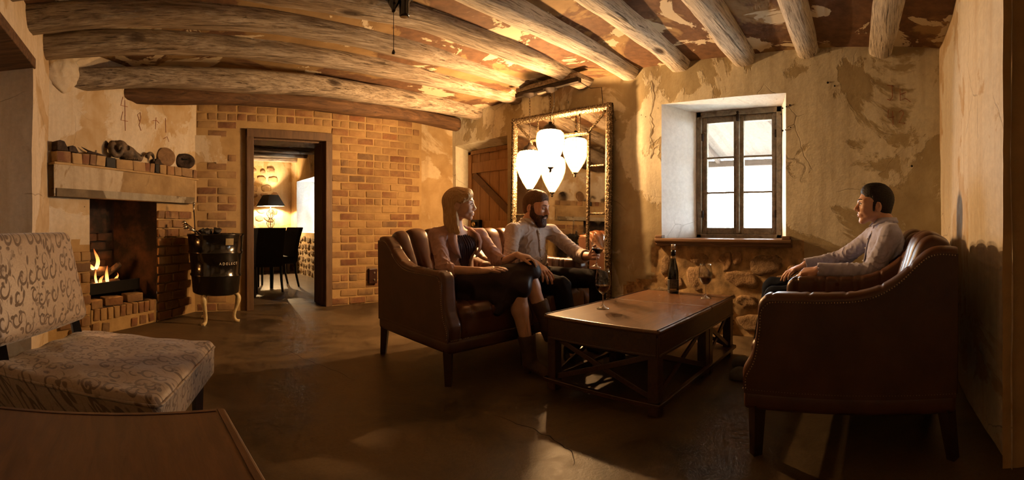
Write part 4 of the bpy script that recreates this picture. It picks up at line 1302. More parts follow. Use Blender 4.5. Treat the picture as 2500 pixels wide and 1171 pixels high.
# lamp on a sideboard
sbd = thing('sideboard', 'dark wooden sideboard under the table lamp in the dining room', 'sideboard', (2.28, 9.32, 0))
mb = MB(); mb.box((0, 0, .86), (1.0, .42, .04)); mb.build('worktop', m_table, sbd, bevel=.005)
mb = MB(); mb.box((0, 0, .52), (.94, .38, .64)); mb.build('carcass', m_table, sbd, bevel=.005)
for sx in (-1, 1):
    mb = MB(); mb.box((sx * .235, -.195, .52), (.44, .02, .56)); d_ = mb.build('door', m_table, sbd, bevel=.004)
    mb = MB(); mb.ball((sx * .05, -.215, .56), .015, 8); mb.build('knob', m_brass, d_, smooth=True)
    for sy in (-1, 1):
        mb = MB(); mb.box((sx * .43, sy * .16, .10), (.06, .06, .20)); mb.build('leg', m_table, sbd)
lamp = thing('table_lamp', 'wrought iron scroll table lamp with black square shade in the dining room', 'lamp', (2.355, 9.24, .88)); lamp.scale = (1.12, 1.12, 1.12)
mb = MB(); mb.lathe([(.0, 0), (.09, 0), (.09, .012), (.02, .03), (.010, .05), (.010, .44), (.0, .44)], n=12); mb.build('stem', m_iron, lamp, smooth=True)
mb = MB()
for q in range(4):
    a = q * PI / 2 + .3; ca, sa = math.cos(a), math.sin(a)
    pts = []
    for i in range(25):
        t_ = i / 24; rr = .025 + .055 * abs(math.sin(t_ * PI * 2)) ; pts.append((rr * ca, rr * sa, .04 + .36 * t_))
    mb.tube(pts, .006, 5)
    for zc in (.13, .31):
        mb.tube([((.03 + .022 * math.cos(b_)) * ca, (.03 + .022 * math.cos(b_)) * sa, zc + .022 * math.sin(b_)) for b_ in [k * .5 for k in range(11)]], .004, 4)
mb.build('scrollwork', m_iron, lamp, smooth=True)
m_lampshade = simple('black_card_shade', (0.02, 0.017, 0.014), 0.8)
m_lampin = simple('shade_lining', (0.75, 0.66, 0.45), 0.9)
mb = MB()
for (w0, w1, mi) in ((.195, .105, 0), (.190, .100, 1)):
    vs_ = [(sx * w0, sy * w0, .45) for sx, sy in ((-1, -1), (1, -1), (1, 1), (-1, 1))] + [(sx * w1, sy * w1, .655) for sx, sy in ((-1, -1), (1, -1), (1, 1), (-1, 1))]
    mb.add(vs_, [(i, (i + 1) % 4, 4 + (i + 1) % 4, 4 + i) for i in range(4)], mi)
sh = mb.build('shade', [m_lampshade, m_lampin], lamp, fix=False); sh.rotation_euler = (0, 0, .35)
L = bpy.data.lights.new('lamp_bulb_light', 'POINT'); L.energy = 120; L.color = (1.0, 0.66, 0.33); L.shadow_soft_size = .03
lo = link('lamp_bulb_light', L, lamp); lo.location = (0, 0, .53)

# ================================================================ FURNITURE
def smoothpoly(pts, n=6, closed=False):
    """Catmull-Rom through 2-D points"""
    P = [np.array(p, float) for p in pts]; out = []
    for i in range(len(P) - 1):
        p0 = P[max(i - 1, 0)]; p1 = P[i]; p2 = P[i + 1]; p3 = P[min(i + 2, len(P) - 1)]
        for k in range(n):
            t = k / n
            out.append(tuple(0.5 * (2 * p1 + (p2 - p0) * t + (2 * p0 - 5 * p1 + 4 * p2 - p3) * t * t + (3 * p1 - p0 - 3 * p2 + p3) * t ** 3)))
    out.append(tuple(P[-1])); return out

# ---- leather armchair: local +y is the front
ARM_TOP = smoothpoly([(.462, .300), (.466, .375), (.425, .455), (.402, .58), (.398, .655), (.375, .690), (.331, .706), (.13, .708), (-.025, .716), (-.126, .744), (-.211, .795), (-.28, .858), (-.331, .897), (-.383, .910), (-.455, .905)], 4)
ARM_POLY = ARM_TOP + [(-.445, .27), (.455, .27)]
m_nail = simple('brass_nails', (0.55, 0.42, 0.26), 0.35, 0.7)
m_stitch = simple('pale_welt', (0.50, 0.36, 0.24), 0.5)
def armchair():
    t = thing('armchair', 'x', 'armchair', (0, 0, 0), 0, 'brown leather armchairs')
    for sx in (-1, 1):
        g = SDF((-.39 if sx < 0 else .22, -.5, .24), (-.22 if sx < 0 else .39, .5, .94), 0.006)
        a, b = (.262, .372) if sx > 0 else (-.372, -.262)
        g.poly('x', ARM_POLY, a, b, 0.032)
        xi = .262 * sx
        def tuft(X, Y, Z):
            d = np.zeros(np.broadcast(X, Y, Z).shape)
            inner = np.exp(-((X - xi) / 0.030) ** 2)
            for y0 in (-.02, .10, .22, .34):
                d = d + inner * (0.010 * np.exp(-((Y - y0) / 0.010) ** 2) + 0.016 * np.exp(-(((Y - y0) / .022) ** 2 + ((Z - .60) / .022) ** 2)))
            for y0 in (.335, .175, .02, -.13, -.25):
                d = d + 0.006 * np.exp(-((Y - y0) / 0.006) ** 2) * (Z > 0.62) * np.clip((0.372 - np.abs(X)) / .03, 0, 1)
            return d
        g.mod(tuft)
        g.mesh('arm', m_leather, t)
    # back with fan pleats, crested top
    g = SDF((-.30, -.52, .24), (.30, -.05, 1.02), 0.007)
    bp = smoothpoly([(-.13, .40), (-.175, .52), (-.225, .68), (-.268, .82), (-.292, .90), (-.320, .940), (-.365, .955), (-.415, .945), (-.452, .905), (-.452, .70)], 4) + [(-.445, .27), (-.13, .27)]
    g.poly('x', bp, -.285, .285, 0.03)
    def pleat(X, Y, Z):
        d = np.zeros(np.broadcast(X, Y, Z).shape)
        w = 0.55 + 0.45 * np.clip((Z - .45) / .5, 0, 1)
        front = np.clip((Y + .44) / .08, 0, 1)
        for k in range(-1, 2):
            xc = (k * 0.172) * w
            d = d + front * (0.022 * np.exp(-((X - xc) / 0.016) ** 2))
            d = d + front * 0.020 * np.exp(-(((X - xc) / .026) ** 2 + ((Z - (.66 if k % 2 else .74)) / .026) ** 2))
        d = d - front * (0.006 + 0.012 * np.abs(np.sin(X / w / 0.172 * PI)))
        d = d + 0.035 * np.abs(X / .285) ** 3 * np.clip((Z - .80) / .15, 0, 1)
        return d
    g.mod(pleat)
    g.mesh('backrest', m_leather, t)
    # seat with buttoned top
    g = SDF((-.29, -.24, .25), (.29, .50, .54), 0.007)
    g.rbox((0, .13, .375), (.535, .66, .21), .045)
    def seat(X, Y, Z):
        top = np.clip((Z - .40) / .05, 0, 1)
        d = -0.016 * np.cos(np.clip(X / .27, -1, 1) * PI / 2) * top
        for i in range(-1, 2):
            for j in range(3):
                xc, yc = i * .17 + (.085 if j % 2 else 0), -.04 + j * .16
                d = d + 0.020 * np.exp(-(((X - xc) / .022) ** 2 + ((Y - yc) / .022) ** 2)) * top
        for s in (-1, 1):
            u = (X + s * Y * (.085 / .16) + .04 * s * 0) ; ph = np.mod(u - (.0 if s > 0 else .0) + .0213 * s, .17) - .085
            d = d + 0.008 * np.exp(-((np.abs(ph) - .0) / .010) ** 2) * top
        return d
    g.mod(seat)
    g.mesh('seat', m_leather, t)
    # outside panels join to a base rail
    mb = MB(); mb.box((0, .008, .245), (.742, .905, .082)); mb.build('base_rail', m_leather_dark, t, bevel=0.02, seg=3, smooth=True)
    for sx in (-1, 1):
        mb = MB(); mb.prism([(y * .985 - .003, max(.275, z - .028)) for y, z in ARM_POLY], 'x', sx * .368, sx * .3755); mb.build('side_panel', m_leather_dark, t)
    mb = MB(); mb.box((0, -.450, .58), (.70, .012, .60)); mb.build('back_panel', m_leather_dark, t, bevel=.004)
    for sx in (-1, 1):
        for sy in (-1, 1):
            mb = MB(); yb = sy * .405
            if sy > 0: mb.tube([(sx * .335, yb, .225), (sx * .335, yb + .006, 0)], [.040, .028], 4)
            else: mb.tube([(sx * .335, yb, .225), (sx * .335, yb - .03, 0)], [.040, .028], 4)
            mb.build('leg', m_chairleg, t)
    # nail heads: along the arm edge and along the base
    mb = MB()
    def nails(path, sp=0.0125):
        acc = 0; last = None
        for a, b in zip(path, path[1:]):
            a = Vector(a); b = Vector(b); L = (b - a).length; d = sp - acc if last is not None else 0
            while d <= L:
                mb.ball(a.lerp(b, d / L), .0032, 6); d += sp; last = 1
            acc = L - (d - sp)
    for sx in (-1, 1):
        nails([(sx * .3765, y * .965 - .004, z - .034) for y, z in ARM_TOP if z > .33])
        nails([(sx * .373, .45, .292), (sx * .373, -.44, .292)])
    nails([(-.36, .463, .290), (.36, .463, .290)])
    o = mb.build('nail_trim', m_nail, t); o['kind'] = 'stuff'
    return t
ac = armchair()
ac.location = (2.27, 0.11, 0); ac['label'] = 'brown leather armchair nearest the camera at right, empty, seen from its side'
ac2 = dup(ac, 'brown leather armchair by the right wall with the dark-haired man in it', (3.05, 0.11, 0), 0.0)
ac3 = dup(ac, 'brown leather armchair the blonde woman sits in', (2.03, 2.70, 0), PI)
ac4 = dup(ac, 'brown leather armchair the bearded man sits in, beside the mirror', (2.81, 2.72, 0), PI)

# ---- coffee table
ct = thing('coffee_table', 'dark wooden coffee table with crossed braces, glasses and bottle on it', 'table', (2.09, 1.07, 0))
CW, CD, CH_ = 1.29, 0.79, 0.455
SP = 0.765
for (xa, xb) in ((0, SP - .002), (SP + .002, CW)):
    mb = MB(); mb.box(((xa + xb) / 2, CD / 2, CH_ - .0125), (xb - xa, CD, .025)); tp = mb.build('tabletop', m_table_top, ct, bevel=.012, seg=3)
    mb = MB()
    e = .028
    for yy in (e / 2, CD - e / 2):
        mb = MB(); mb.box(((xa + xb) / 2, yy, CH_ + .002), (xb - xa, .006, .006)); mb.build('edge_bead', m_table, tp, bevel=.002)
ap = .028
for (a, b, n_) in (((ap, ap), (CW - ap, ap), 'apron'), ((ap, CD - ap), (CW - ap, CD - ap), 'apron'), ((ap, ap), (ap, CD - ap), 'apron'), ((CW - ap, ap), (CW - ap, CD - ap), 'apron')):
    mb = MB(); mb.bar((*a, .375), (*b, .375), .024, .115); mb.build(n_, m_table, ct, bevel=.003)
    mb = MB(); mb.bar((*a, .316), (*b, .316), .036, .014); mb.build('moulding', m_table, ct, bevel=.004)
LEGX = [.05, SP - .035, SP + .035, CW - .05]
for x in LEGX:
    for y in (.05, CD - .05):
        mb = MB(); mb.box((x, y, .205), (.062, .062, .41)); mb.build('leg', m_table, ct, bevel=.004)
for y in (.05, CD - .05):
    for xa, xb in ((LEGX[0], LEGX[1]), (LEGX[2], LEGX[3])):
        for za, zb in ((.075, .315), (.315, .075)):
            mb = MB(); mb.bar((xa, y + (.007 if za < zb else -.007), za), (xb, y + (.007 if za < zb else -.007), zb), .014, .030); mb.build('brace', m_table, ct, bevel=.003)
for x in (LEGX[0], LEGX[3]):
    for za, zb in ((.075, .315), (.315, .075)):
        mb = MB(); mb.bar((x + (.007 if za < zb else -.007), .05, za), (x + (.007 if za < zb else -.007), CD - .05, zb), .014, .030); mb.build('brace', m_table, ct, bevel=.003)
for a, b in (((-.0, .012), (CW, .012)), ((0, CD - .012), (CW, CD - .012)), ((.012, 0), (.012, CD)), ((CW - .012, 0), (CW - .012, CD))):
    mb = MB(); mb.bar((*a, .062), (*b, .062), .03, .024); mb.build('stretcher', m_table, ct, bevel=.004)
mb = MB(); mb.box((SP + .26, CD / 2, .062), (.53, CD - .05, .016)); mb.build('shelf', m_table, ct, bevel=.003)

# ---- wine glasses and bottle
GS = 1.10
def glass_profile(h=.232, rb=.047):
    s = [(0.038, 0.0), (0.039, 0.003), (0.020, 0.010), (0.007, 0.020), (0.0045, 0.035), (0.0045, 0.078), (0.007, 0.088), (0.022, 0.098), (0.037, 0.117), (rb * .97, .142), (rb, .160), (rb * .96, .185), (rb * .84, .215), (rb * .78, h)]
    return [(r * GS, z * GS) for r, z in s]
def wine_glass(loc, level, label, tilt=(0, 0, 0)):
    t = thing('wine_glass', label, 'wine glass', loc, 0, 'stemmed red wine glasses'); t.rotation_euler = tilt
    P = glass_profile()
    mb = MB(); mb.lathe(P[:7] + [(0, .092 * GS)], n=28); mb.build('stem', m_glass_stem, t, smooth=True, fix=False)
    mb = MB(); mb.lathe(P[6:] + [(r - .0012, z) for r, z in reversed(P[7:])] + [(0, .0925 * GS)], n=32, closed_ends=False); mb.build('bowl', m_glass, t, smooth=True)
    w = [(0.0, .094 * GS)]
    for (r1, z1), (r2, z2) in zip(P[6:], P[7:]):
        if z2 <= level * GS: w.append((r2 - .002, z2))
        else:
            f = (level * GS - z1) / (z2 - z1); w.append((r1 + (r2 - r1) * f - .002, level * GS)); break
    w.append((0, level * GS))
    mb = MB(); mb.lathe(w, n=28); o = mb.build('wine', m_wine, t, smooth=False); autosmooth(o)
    return t
wine_glass((2.462, 1.672, CH_), .138, 'wine glass standing at the left end of the coffee table')
wine_glass((3.155, 1.235, CH_), .140, 'wine glass standing near the window end of the coffee table')
bt = thing('wine_bottle', 'dark wine bottle with black label standing on the coffee table', 'bottle', (3.315, 1.575, CH_))
m_bglass = Mat('dark_bottle_glass', Base_Color=(0.010, 0.011, 0.006), Roughness=0.06, Coat_Weight=0.4).m
m_label = simple('black_label', (0.018, 0.018, 0.020), 0.6)
m_gold = simple('gold_label', (0.42, 0.32, 0.17), 0.5)
m_white_ink = simple('white_ink', (0.45, 0.43, 0.40), 0.6)
mb = MB(); mb.lathe([(0, 0.004), (.040, 0), (.0445, .006), (.0445, .135), (.043, .165), (.034, .215), (.022, .262), (.0165, .285), (.0165, .320), (.018, .322), (.018, .338), (0, .340)], n=32); mb.build('body', m_bglass, bt, smooth=True)
mb = MB(); mb.lathe([(.0158, .336), (.0158, .384), (.0145, .387), (0, .387)], n=20); o = mb.build('stopper', simple('steel_pourer', (0.75, 0.70, 0.62), 0.25, 0.9), bt, smooth=True)
mb = MB(); mb.lathe([(.0175, .300), (.0192, .306), (.0192, .330), (.0175, .334)], n=20); mb.build('capsule', m_black, bt, smooth=True)
mb = MB(); mb.lathe([(.0186, .272), (.0182, .295)], n=20, closed_ends=False); mb.build('neck_label', m_gold, bt, smooth=True, fix=False)
mb = MB(); mb.lathe([(.0452, .018), (.0452, .110)], n=32, closed_ends=False); lb = mb.build('label', m_label, bt, smooth=True, fix=False)
mb = MB()
AZ = math.atan2(-1.575, -3.315)
for zc in (.020, .108):
    mb.lathe([(.0456, zc - .0012), (.0456, zc + .0012)], n=32, closed_ends=False)
for i in range(8):
    for k in range(9):
        if (i * 7 + k * 3) % 11 == 0: continue
        a = AZ + (i - 3.5) * .20; z_ = .046 + k * .0062; R_ = .0456
        w = .055 if (i + k) % 3 else .035
        mb.add([(R_ * math.cos(a - w / 2), R_ * math.sin(a - w / 2), z_), (R_ * math.cos(a + w / 2), R_ * math.sin(a + w / 2), z_), (R_ * math.cos(a + w / 2), R_ * math.sin(a + w / 2), z_ + .0038), (R_ * math.cos(a - w / 2), R_ * math.sin(a - w / 2), z_ + .0038)], [(0, 1, 2, 3)])
mb.build('label_print', m_white_ink, lb, fix=False)
mb = MB(); mb.add([(.0458 * math.cos(AZ + a), .0458 * math.sin(AZ + a), z_) for z_ in (.026, .039) for a in [-.62 + k * .124 for k in range(11)]], [(k, k + 1, 12 + k, 11 + k) for k in range(10)]); mb.build('label_band', m_gold, lb, fix=False)

# ---- floral slipper chair (left foreground): local +y is the front
def floral():
    M = Mat('scroll_brocade', Roughness=0.62, Sheen_Weight=0.3)
    p = M.sep(M.pos(kind='object'))
    u = M.math('ADD', p[0], M.math('MULTIPLY', p[2], 0.35)); v = M.math('ADD', p[1], p[2])
    uv = nd(M.nt, 'CombineXYZ', X=u, Y=v, Z=0.0).outputs[0]
    def scroll(scale, off, freq, width, sgn):
        vec = nd(M.nt, 'Mapping', Vector=uv, Scale=(scale, scale, 1), Location=(off, off * .6, 0)).outputs[0]
        vo = nd(M.nt, 'TexVoronoi', Vector=vec, Scale=1.0, Randomness=0.55, voronoi_dimensions='2D')
        d = nd(M.nt, 'VectorMath', operation='SUBTRACT', I0=vec, I1=vo.outputs['Position']).outputs[0]
        s = M.sep(d)
        ang = M.math('DIVIDE', M.math('ARCTAN2', s[1], s[0]), 2 * PI)
        r = vo.outputs['Distance']
        ph = M.math('FRACT', M.math('ADD', M.math('MULTIPLY', ang, sgn), M.math('MULTIPLY', r, freq)))
        line = M.ramp(M.math('ABSOLUTE', M.math('SUBTRACT', ph, 0.5)), [(width, 1.0), (width + .05, 0.0)])
        msk = M.ramp(r, [(0.05, 0.0), (0.09, 1.0), (0.40, 1.0), (0.47, 0.0)])
        return M.math('MULTIPLY', line, msk)
    a = scroll(12.0, 0.0, 2.4, .11, 1)
    b = scroll(15.0, 3.7, 2.0, .09, -1)
    # leaves: stretched cells
    vec = nd(M.nt, 'Mapping', Vector=uv, Scale=(40, 22, 1), Rotation=(0, 0, .7)).outputs[0]
    lf = M.ramp(M.vor(vec, 1.0, rnd=0.8), [(0.30, 1.0), (0.36, 0.0)])
    vec2 = nd(M.nt, 'Mapping', Vector=uv, Scale=(22, 42, 1), Rotation=(0, 0, .5), Location=(3, 1, 0)).outputs[0]
    lf2 = M.ramp(M.vor(vec2, 1.0, rnd=0.9), [(0.26, 1.0), (0.32, 0.0)])
    big = M.ramp(M.noise(uv, 9, 2), [(0.46, 0.0), (0.54, 1.0)])
    pat = M.math('MAXIMUM', a, M.mix(big, M.math('MAXIMUM', b, lf2), lf))
    n = M.noise(M.pos(kind='object'), 130, 2)
    base = M.mix(M.ramp(n, [(0.3, 0.0), (0.7, 1.0)]), (0.27, 0.185, 0.112), (0.34, 0.243, 0.150))
    M.set(Base_Color=M.mix(M.math('MULTIPLY', pat, .85), base, (0.085, 0.045, 0.018)), Roughness=M.ramp(pat, [(0.0, 0.5), (1.0, 0.75)]))
    M.bump(M.math('ADD', M.math('MULTIPLY', pat, -1.0), M.math('MULTIPLY', n, .2)), 0.25, 0.004)
    return M.m
m_floral = floral()
fc = thing('slipper_chair', 'low slipper chair in cream and gold scroll brocade, left foreground', 'chair', (-.195, 1.965, 0), -1.93)
# front edge runs (.27,2.13)-(.01,1.435); facing (.94,-.345)
g = SDF((-.44, -.42, .22), (.44, .44, .56), .008)
g.rbox((0, .0, .355), (.79, .735, .17), .035)
g.mod(lambda X, Y, Z: -0.035 * np.cos(np.clip(X / .37, -1, 1) * PI / 2) * np.cos(np.clip(Y / .35, -1, 1) * PI / 2) * np.clip((Z - .36) / .06, 0, 1)
      + 0.004 * np.sin(X * 31 + Y * 9) * np.sin(Y * 23) * np.clip((Z - .38) / .05, 0, 1))
st_ = g.mesh('seat', m_floral, fc)
mb = MB()
loop = []
for (cx, cy, a0) in ((.357, .332, 0), (-.357, .332, PI / 2), (-.357, -.332, PI), (.357, -.332, 1.5 * PI)):
    for k in range(6):
        a = a0 + k * PI / 10; loop.append((cx + .037 * math.cos(a), cy + .037 * math.sin(a), .415))
mb.tube(loop, .0055, 6, closed=True); mb.build('piping', m_floral, st_, smooth=True)
g = SDF((-.42, -.64, .44), (.42, -.22, 1.02), .008)
tl = Matrix.Rotation(0.26, 3, 'X')
g.rbox((0, -.415, .725), (.745, .105, .475), .042, rot=tl)
g.mod(lambda X, Y, Z: -0.022 * np.cos(np.clip(X / .37, -1, 1) * PI / 2) * np.cos(np.clip((Z - .72) / .25, -1, 1) * PI / 2)
      + .012 * np.exp(-((np.abs(X) - .12) / .02) ** 2 - ((Z - .72) / .02) ** 2) * 0)
g.mesh('backrest', m_floral, fc)
for sx in (-1, 1):
    mb = MB(); mb.tube([(sx * .30, -.31, .30), (sx * .30, -.36, .50), (sx * .30, -.42, .66)], .03, 4); mb.build('back_post', m_black, fc)
    mb = MB(); mb.tube([(sx * .31, .30, .30), (sx * .31, .30, 0)], [.032, .022], 4); mb.build('leg', m_chairleg, fc)
    mb = MB(); mb.tube([(sx * .31, -.30, .30), (sx * .31, -.36, 0)], [.032, .022], 4); mb.build('leg', m_chairleg, fc)
mb = MB(); mb.box((0, 0, .272), (.69, .65, .05)); mb.build('seat_rail', m_chairleg, fc, bevel=.006)

# ---- wooden table at the bottom left corner
lt = thing('side_table', 'brown wooden table top corner in the near left foreground', 'table', (.188, 1.245, 0), .075)
mb = MB(); mb.box((-.42, -.40, .487), (.84, .80, .026)); mb.build('tabletop', m_front_table, lt, bevel=.009, seg=3)
mb = MB(); mb.box((-.022, -.40, .5005), (.005, .78, .003)); mb.build('edge_bead', m_front_table, lt)
mb = MB(); mb.box((-.43, -.022, .5005), (.80, .005, .003)); mb.build('edge_bead', m_front_table, lt)
mb = MB(); mb.box((-.42, -.40, .43), (.78, .74, .09)); mb.build('apron', m_front_table, lt, bevel=.004)
for x in (-.06, -.78):
    for y in (-.06, -.74):
        mb = MB(); mb.box((x, y, .2), (.06, .06, .40)); mb.build('leg', m_front_table, lt, bevel=.004)

# ---- lettered coal drum on cream cabriole legs
dr = thing('coal_drum', 'glossy black coal drum lettered ADELECT on cream cabriole legs by the doorway', 'drum', (.615, 4.70, 0))
def enamel():
    M = Mat('black_enamel', Base_Color=(0.008, 0.007, 0.006), Roughness=0.16, Coat_Weight=0.5, Coat_Roughness=0.08)
    M.bump(M.noise(M.pos(kind='object'), 7, 3), .12, .02); return M.m
m_enamel = enamel()
RB, RT, ZB, ZT = .238, .290, .295, .905
rz_ = lambda z: RB + (RT - RB) * (z - ZB) / (ZT - ZB)
prof = [(0, ZB + .01), (RB - .02, ZB), (RB, ZB + .015)]
for z in (.49, .72):
    prof += [(rz_(z - .02), z - .02), (rz_(z) + .012, z - .006), (rz_(z) + .012, z + .006), (rz_(z + .02), z + .02)]
prof += [(RT, ZT - .02), (RT + .010, ZT - .008), (RT + .008, ZT + .004), (RT - .010, ZT), (RT - .02, ZT - .06), (RB - .01, ZB + .03), (0, ZB + .03)]
mb = MB(); mb.lathe(prof, n=56); mb.build('drum_body', m_enamel, dr, smooth=True)
m_cream = simple('cream_enamel', (0.62, 0.52, 0.30), 0.45)
for a in (-2.25, -.22, 2.05):
    ca, sa = math.cos(a), math.sin(a); mb = MB()
    path = [(.17, .31), (.215, .285), (.232, .25), (.222, .19), (.200, .12), (.190, .06), (.205, .02), (.245, .004)]
    P3 = [(r * ca, r * sa, z) for r, z in smoothpoly(path, 4)]
    n_ = len(P3); mb.tube(P3, [.018 + .016 * math.exp(-((i / n_ - .3) / .15) ** 2) * .8 + .004 * (i / n_ > .9) for i in range(n_)], 10); mb.build('leg', m_cream, dr, smooth=True)
def text_mesh(txt, size, name, mat, parent, mapper, depth=.0):
    c = bpy.data.curves.new(name, 'FONT'); c.body = txt; c.size = size; c.align_x = 'CENTER'; c.align_y = 'CENTER'; c.resolution_u = 3; c.extrude = depth
    o = bpy.data.objects.new(name, c); COL.objects.link(o)
    dg_ = bpy.context.evaluated_depsgraph_get(); me = bpy.data.meshes.new_from_object(o.evaluated_get(dg_)); bpy.data.objects.remove(o)
    bm = bmesh.new(); bm.from_mesh(me)
    bmesh.ops.triangulate(bm, faces=bm.faces)
    for v in bm.verts: v.co = mapper(v.co.x, v.co.y, v.co.z)
    bm.to_mesh(me); bm.free(); me.materials.clear(); me.materials.append(mat)
    return link(name, me, parent)
VA = math.atan2(-4.70, -.615)
def on_drum(x, y, z, a0=VA + .52, zc=.615):
    zz = zc + y; R_ = rz_(zz) + .0035; a = a0 + x / R_
    return Vector((R_ * math.cos(a), R_ * math.sin(a), zz))
m_letter = simple('white_paint_letters', (0.75, 0.70, 0.60), 0.7)
text_mesh('A D E L E C T', .036, 'lettering', m_letter, dr, on_drum)
mb = MB(); ring = []
for z in (.80, .865):
    for k in range(7):
        ring.append(on_drum(-.045 + k * .015, z - .615, 0, VA + .50))
mb.add(ring, [(k, k + 1, 8 + k, 7 + k) for k in range(6)]); mb.build('plate', simple('brass_plate', (0.25, 0.19, 0.08), 0.5), dr, fix=False)
# coal in the drum
m_coal = simple('coal', (0.014, 0.012, 0.011), 0.5, bump=.5)
r4 = random.Random(3)
placed = []
k = 0
for tries in range(400):
    a = r4.uniform(0, 6.28); rr = .23 * math.sqrt(r4.uniform(0, 1)); cx_, cy_ = .615 + rr * math.cos(a), 4.70 + rr * math.sin(a)
    lay = 1 if len(placed) >= 13 else 0
    if lay and math.hypot(cx_ - .545, cy_ - 4.69) > .09: continue
    if any(l == lay and math.hypot(cx_ - x_, cy_ - y_) < .088 for x_, y_, l in placed): continue
    if len(placed) >= 17: break
    placed.append((cx_, cy_, lay)); k += 1
    o = link('coal_lump', stone_mesh[k % 6].copy()); o.data.materials.clear(); o.data.materials.append(m_coal)
    s_ = r4.uniform(.034, .044); o.location = (cx_, cy_, .862 + .062 * lay); o.scale = (s_ * 1.3, s_, s_)
    o.rotation_euler = (r4.uniform(0, 3), r4.uniform(0, 3), 0)
    tag(o, 'lump of black coal heaped in the lettered drum', 'coal', 'coal in the drum')
# tongs and poker standing in the drum
tg = thing('fire_tongs', 'iron fire tongs with ball ends sticking out of the coal drum', 'tongs', (.615, 4.70, .9))
for dy in (0, .09):
    mb = MB(); mb.tube([(-.02, -.06 + dy, -.10), (-.20, -.10 + dy, .03), (-.31, -.12 + dy * 1.6, .07 + dy * .5)], .008, 8); arm = mb.build('arm', m_iron, tg, smooth=True)
    mb = MB(); mb.ball((-.325, -.122 + dy * 1.6, .075 + dy * .5), .022, 12); mb.tube([(-.22, -.104 + dy * 1.1, .036), (-.29, -.118 + dy * 1.5, .062 + dy * .4)], .012, 8); mb.build('grip', m_steel, arm, smooth=True)
pk = thing('fire_poker', 'thin upright iron poker with a knob standing in the coal drum', 'poker', (.39, 4.74, .80))
mb = MB(); mb.tube([(.02, 0, 0), (0, 0, .40)], .006, 8); mb.build('shaft', m_iron, pk, smooth=True)
mb = MB(); mb.ball((0, 0, .415), .016, 10); mb.tube([(0, 0, .33), (0, 0, .40)], .009, 8); mb.build('knob', m_steel, pk, smooth=True)

# ---- fire: grate, logs, flames
gr = thing('fire_grate', 'black iron fire grate inside the corner fireplace', 'grate', (0, 0, 0))
mb = MB()
mb.bar(dg(.52, .395, -.14), dg(1.25, .395, -.14), .012, .11); mb.build('front_bar', m_black, gr, bevel=.004)
for s in [.56 + .07 * k for k in range(10)]:
    mb = MB(); mb.bar(dg(s, .35, -.14), dg(s, .35, -.42), .014, .014); mb.build('grate_bar', m_black, gr)
for s in (.58, 1.2):
    for o_ in (-.16, -.40):
        mb = MB(); mb.box(dg(s, .295, o_), (.025, .025, .11)); mb.build('foot', m_black, gr)
def charred():
    M = Mat('charred_wood', Roughness=0.9)
    n = M.noise(M.pos(), 12, 5)
    M.set(Base_Color=M.ramp(n, [(0.35, (0.008, 0.006, 0.005)), (0.7, (0.10, 0.055, 0.025))])); M.bump(n, .8, .01); return M.m
m_char = charred()
for k, (a, b, r_, lab) in enumerate(((dg(.60, .40, -.30), dg(1.00, .42, -.20), .045, 'lower charred log lying across the fire grate'), (dg(.58, .56, -.24), dg(.94, .53, -.30), .045, 'upper blackened log leaning on the left of the fire'),
                          (dg(.82, .42, -.33), dg(1.08, .60, -.26), .028, 'forked pale stick standing in the fire'), (dg(.98, .39, -.34), dg(1.16, .40, -.22), .03, 'small half-burnt stick at the right of the fire'))):
    o = log_beam(a, b, r_, 60 + k, lab, m_char, 10, .04, 'firewood'); o.name = 'fire_log'; tag(o, lab, 'log', 'firewood')
def flame_mat():
    M = Mat('flame'); nt = M.nt
    z = M.sep(M.pos(kind='gen'))[2]
    col = M.ramp(z, [(0.0, (1.0, 0.62, 0.22)), (0.45, (1.0, 0.38, 0.08)), (1.0, (0.9, 0.14, 0.02))])
    em = nd(nt, 'Emission', Color=col, Strength=M.ramp(z, [(0.0, 1.0), (1.0, 0.35)]))
    k = M.math('MULTIPLY', M.ramp(z, [(0.0, 1.0), (1.0, 0.30)]), 3.2); nt.links.new(k, em.inputs['Strength'])
    tr_ = nd(nt, 'BsdfTransparent'); mx = nd(nt, 'MixShader', Fac=M.ramp(z, [(0.0, 0.85), (0.6, 0.75), (1.0, 0.25)]))
    nt.links.new(tr_.outputs[0], mx.inputs[1]); nt.links.new(em.outputs[0], mx.inputs[2]); nt.links.new(mx.outputs[0], nt.nodes['Material Output'].inputs[0])
    return M.m
m_flame = flame_mat()
for k, (s, off, z, h, w, lab) in enumerate(((.70, -.20, .575, .20, .035, 'tallest tongue of flame above the upper burning log'), (.63, -.19, .575, .07, .02, 'tiny flame at the far left of the upper burning log'), (.70, -.19, .43, .16, .022, 'narrow flame left of centre below the upper log'),
                                   (.845, -.19, .43, .17, .020, 'thin flame in the middle of the grate'), (.78, -.20, .42, .09, .03, 'low wide flame over the embers'), (.99, -.22, .42, .10, .014, 'smallest flame at the right of the fire'))):
    mb = MB(); P_ = []; R_ = []
    for i in range(9):
        t_ = i / 8; P_.append(dg(s, z + h * t_, off) + DDIR * (.02 * math.sin(t_ * 4 + k)) + DN * (.012 * math.sin(t_ * 5 + 2 * k)))
        R_.append(max(.001, w * (math.sin(PI * min(1, (t_ * .75 + .25))) ** .8) * (1 - .3 * t_)))
    mb.tube(P_, R_, 10, flat=.6); o = mb.build('flame', m_flame, None, smooth=True); tag(o, lab, 'flame', 'flames')
mb = MB(); r5 = random.Random(8)
for k in range(22): mb.ball(dg(r5.uniform(.64, 1.08), .385 + r5.uniform(0, .02), r5.uniform(-.35, -.17)), r5.uniform(.012, .026), 6)
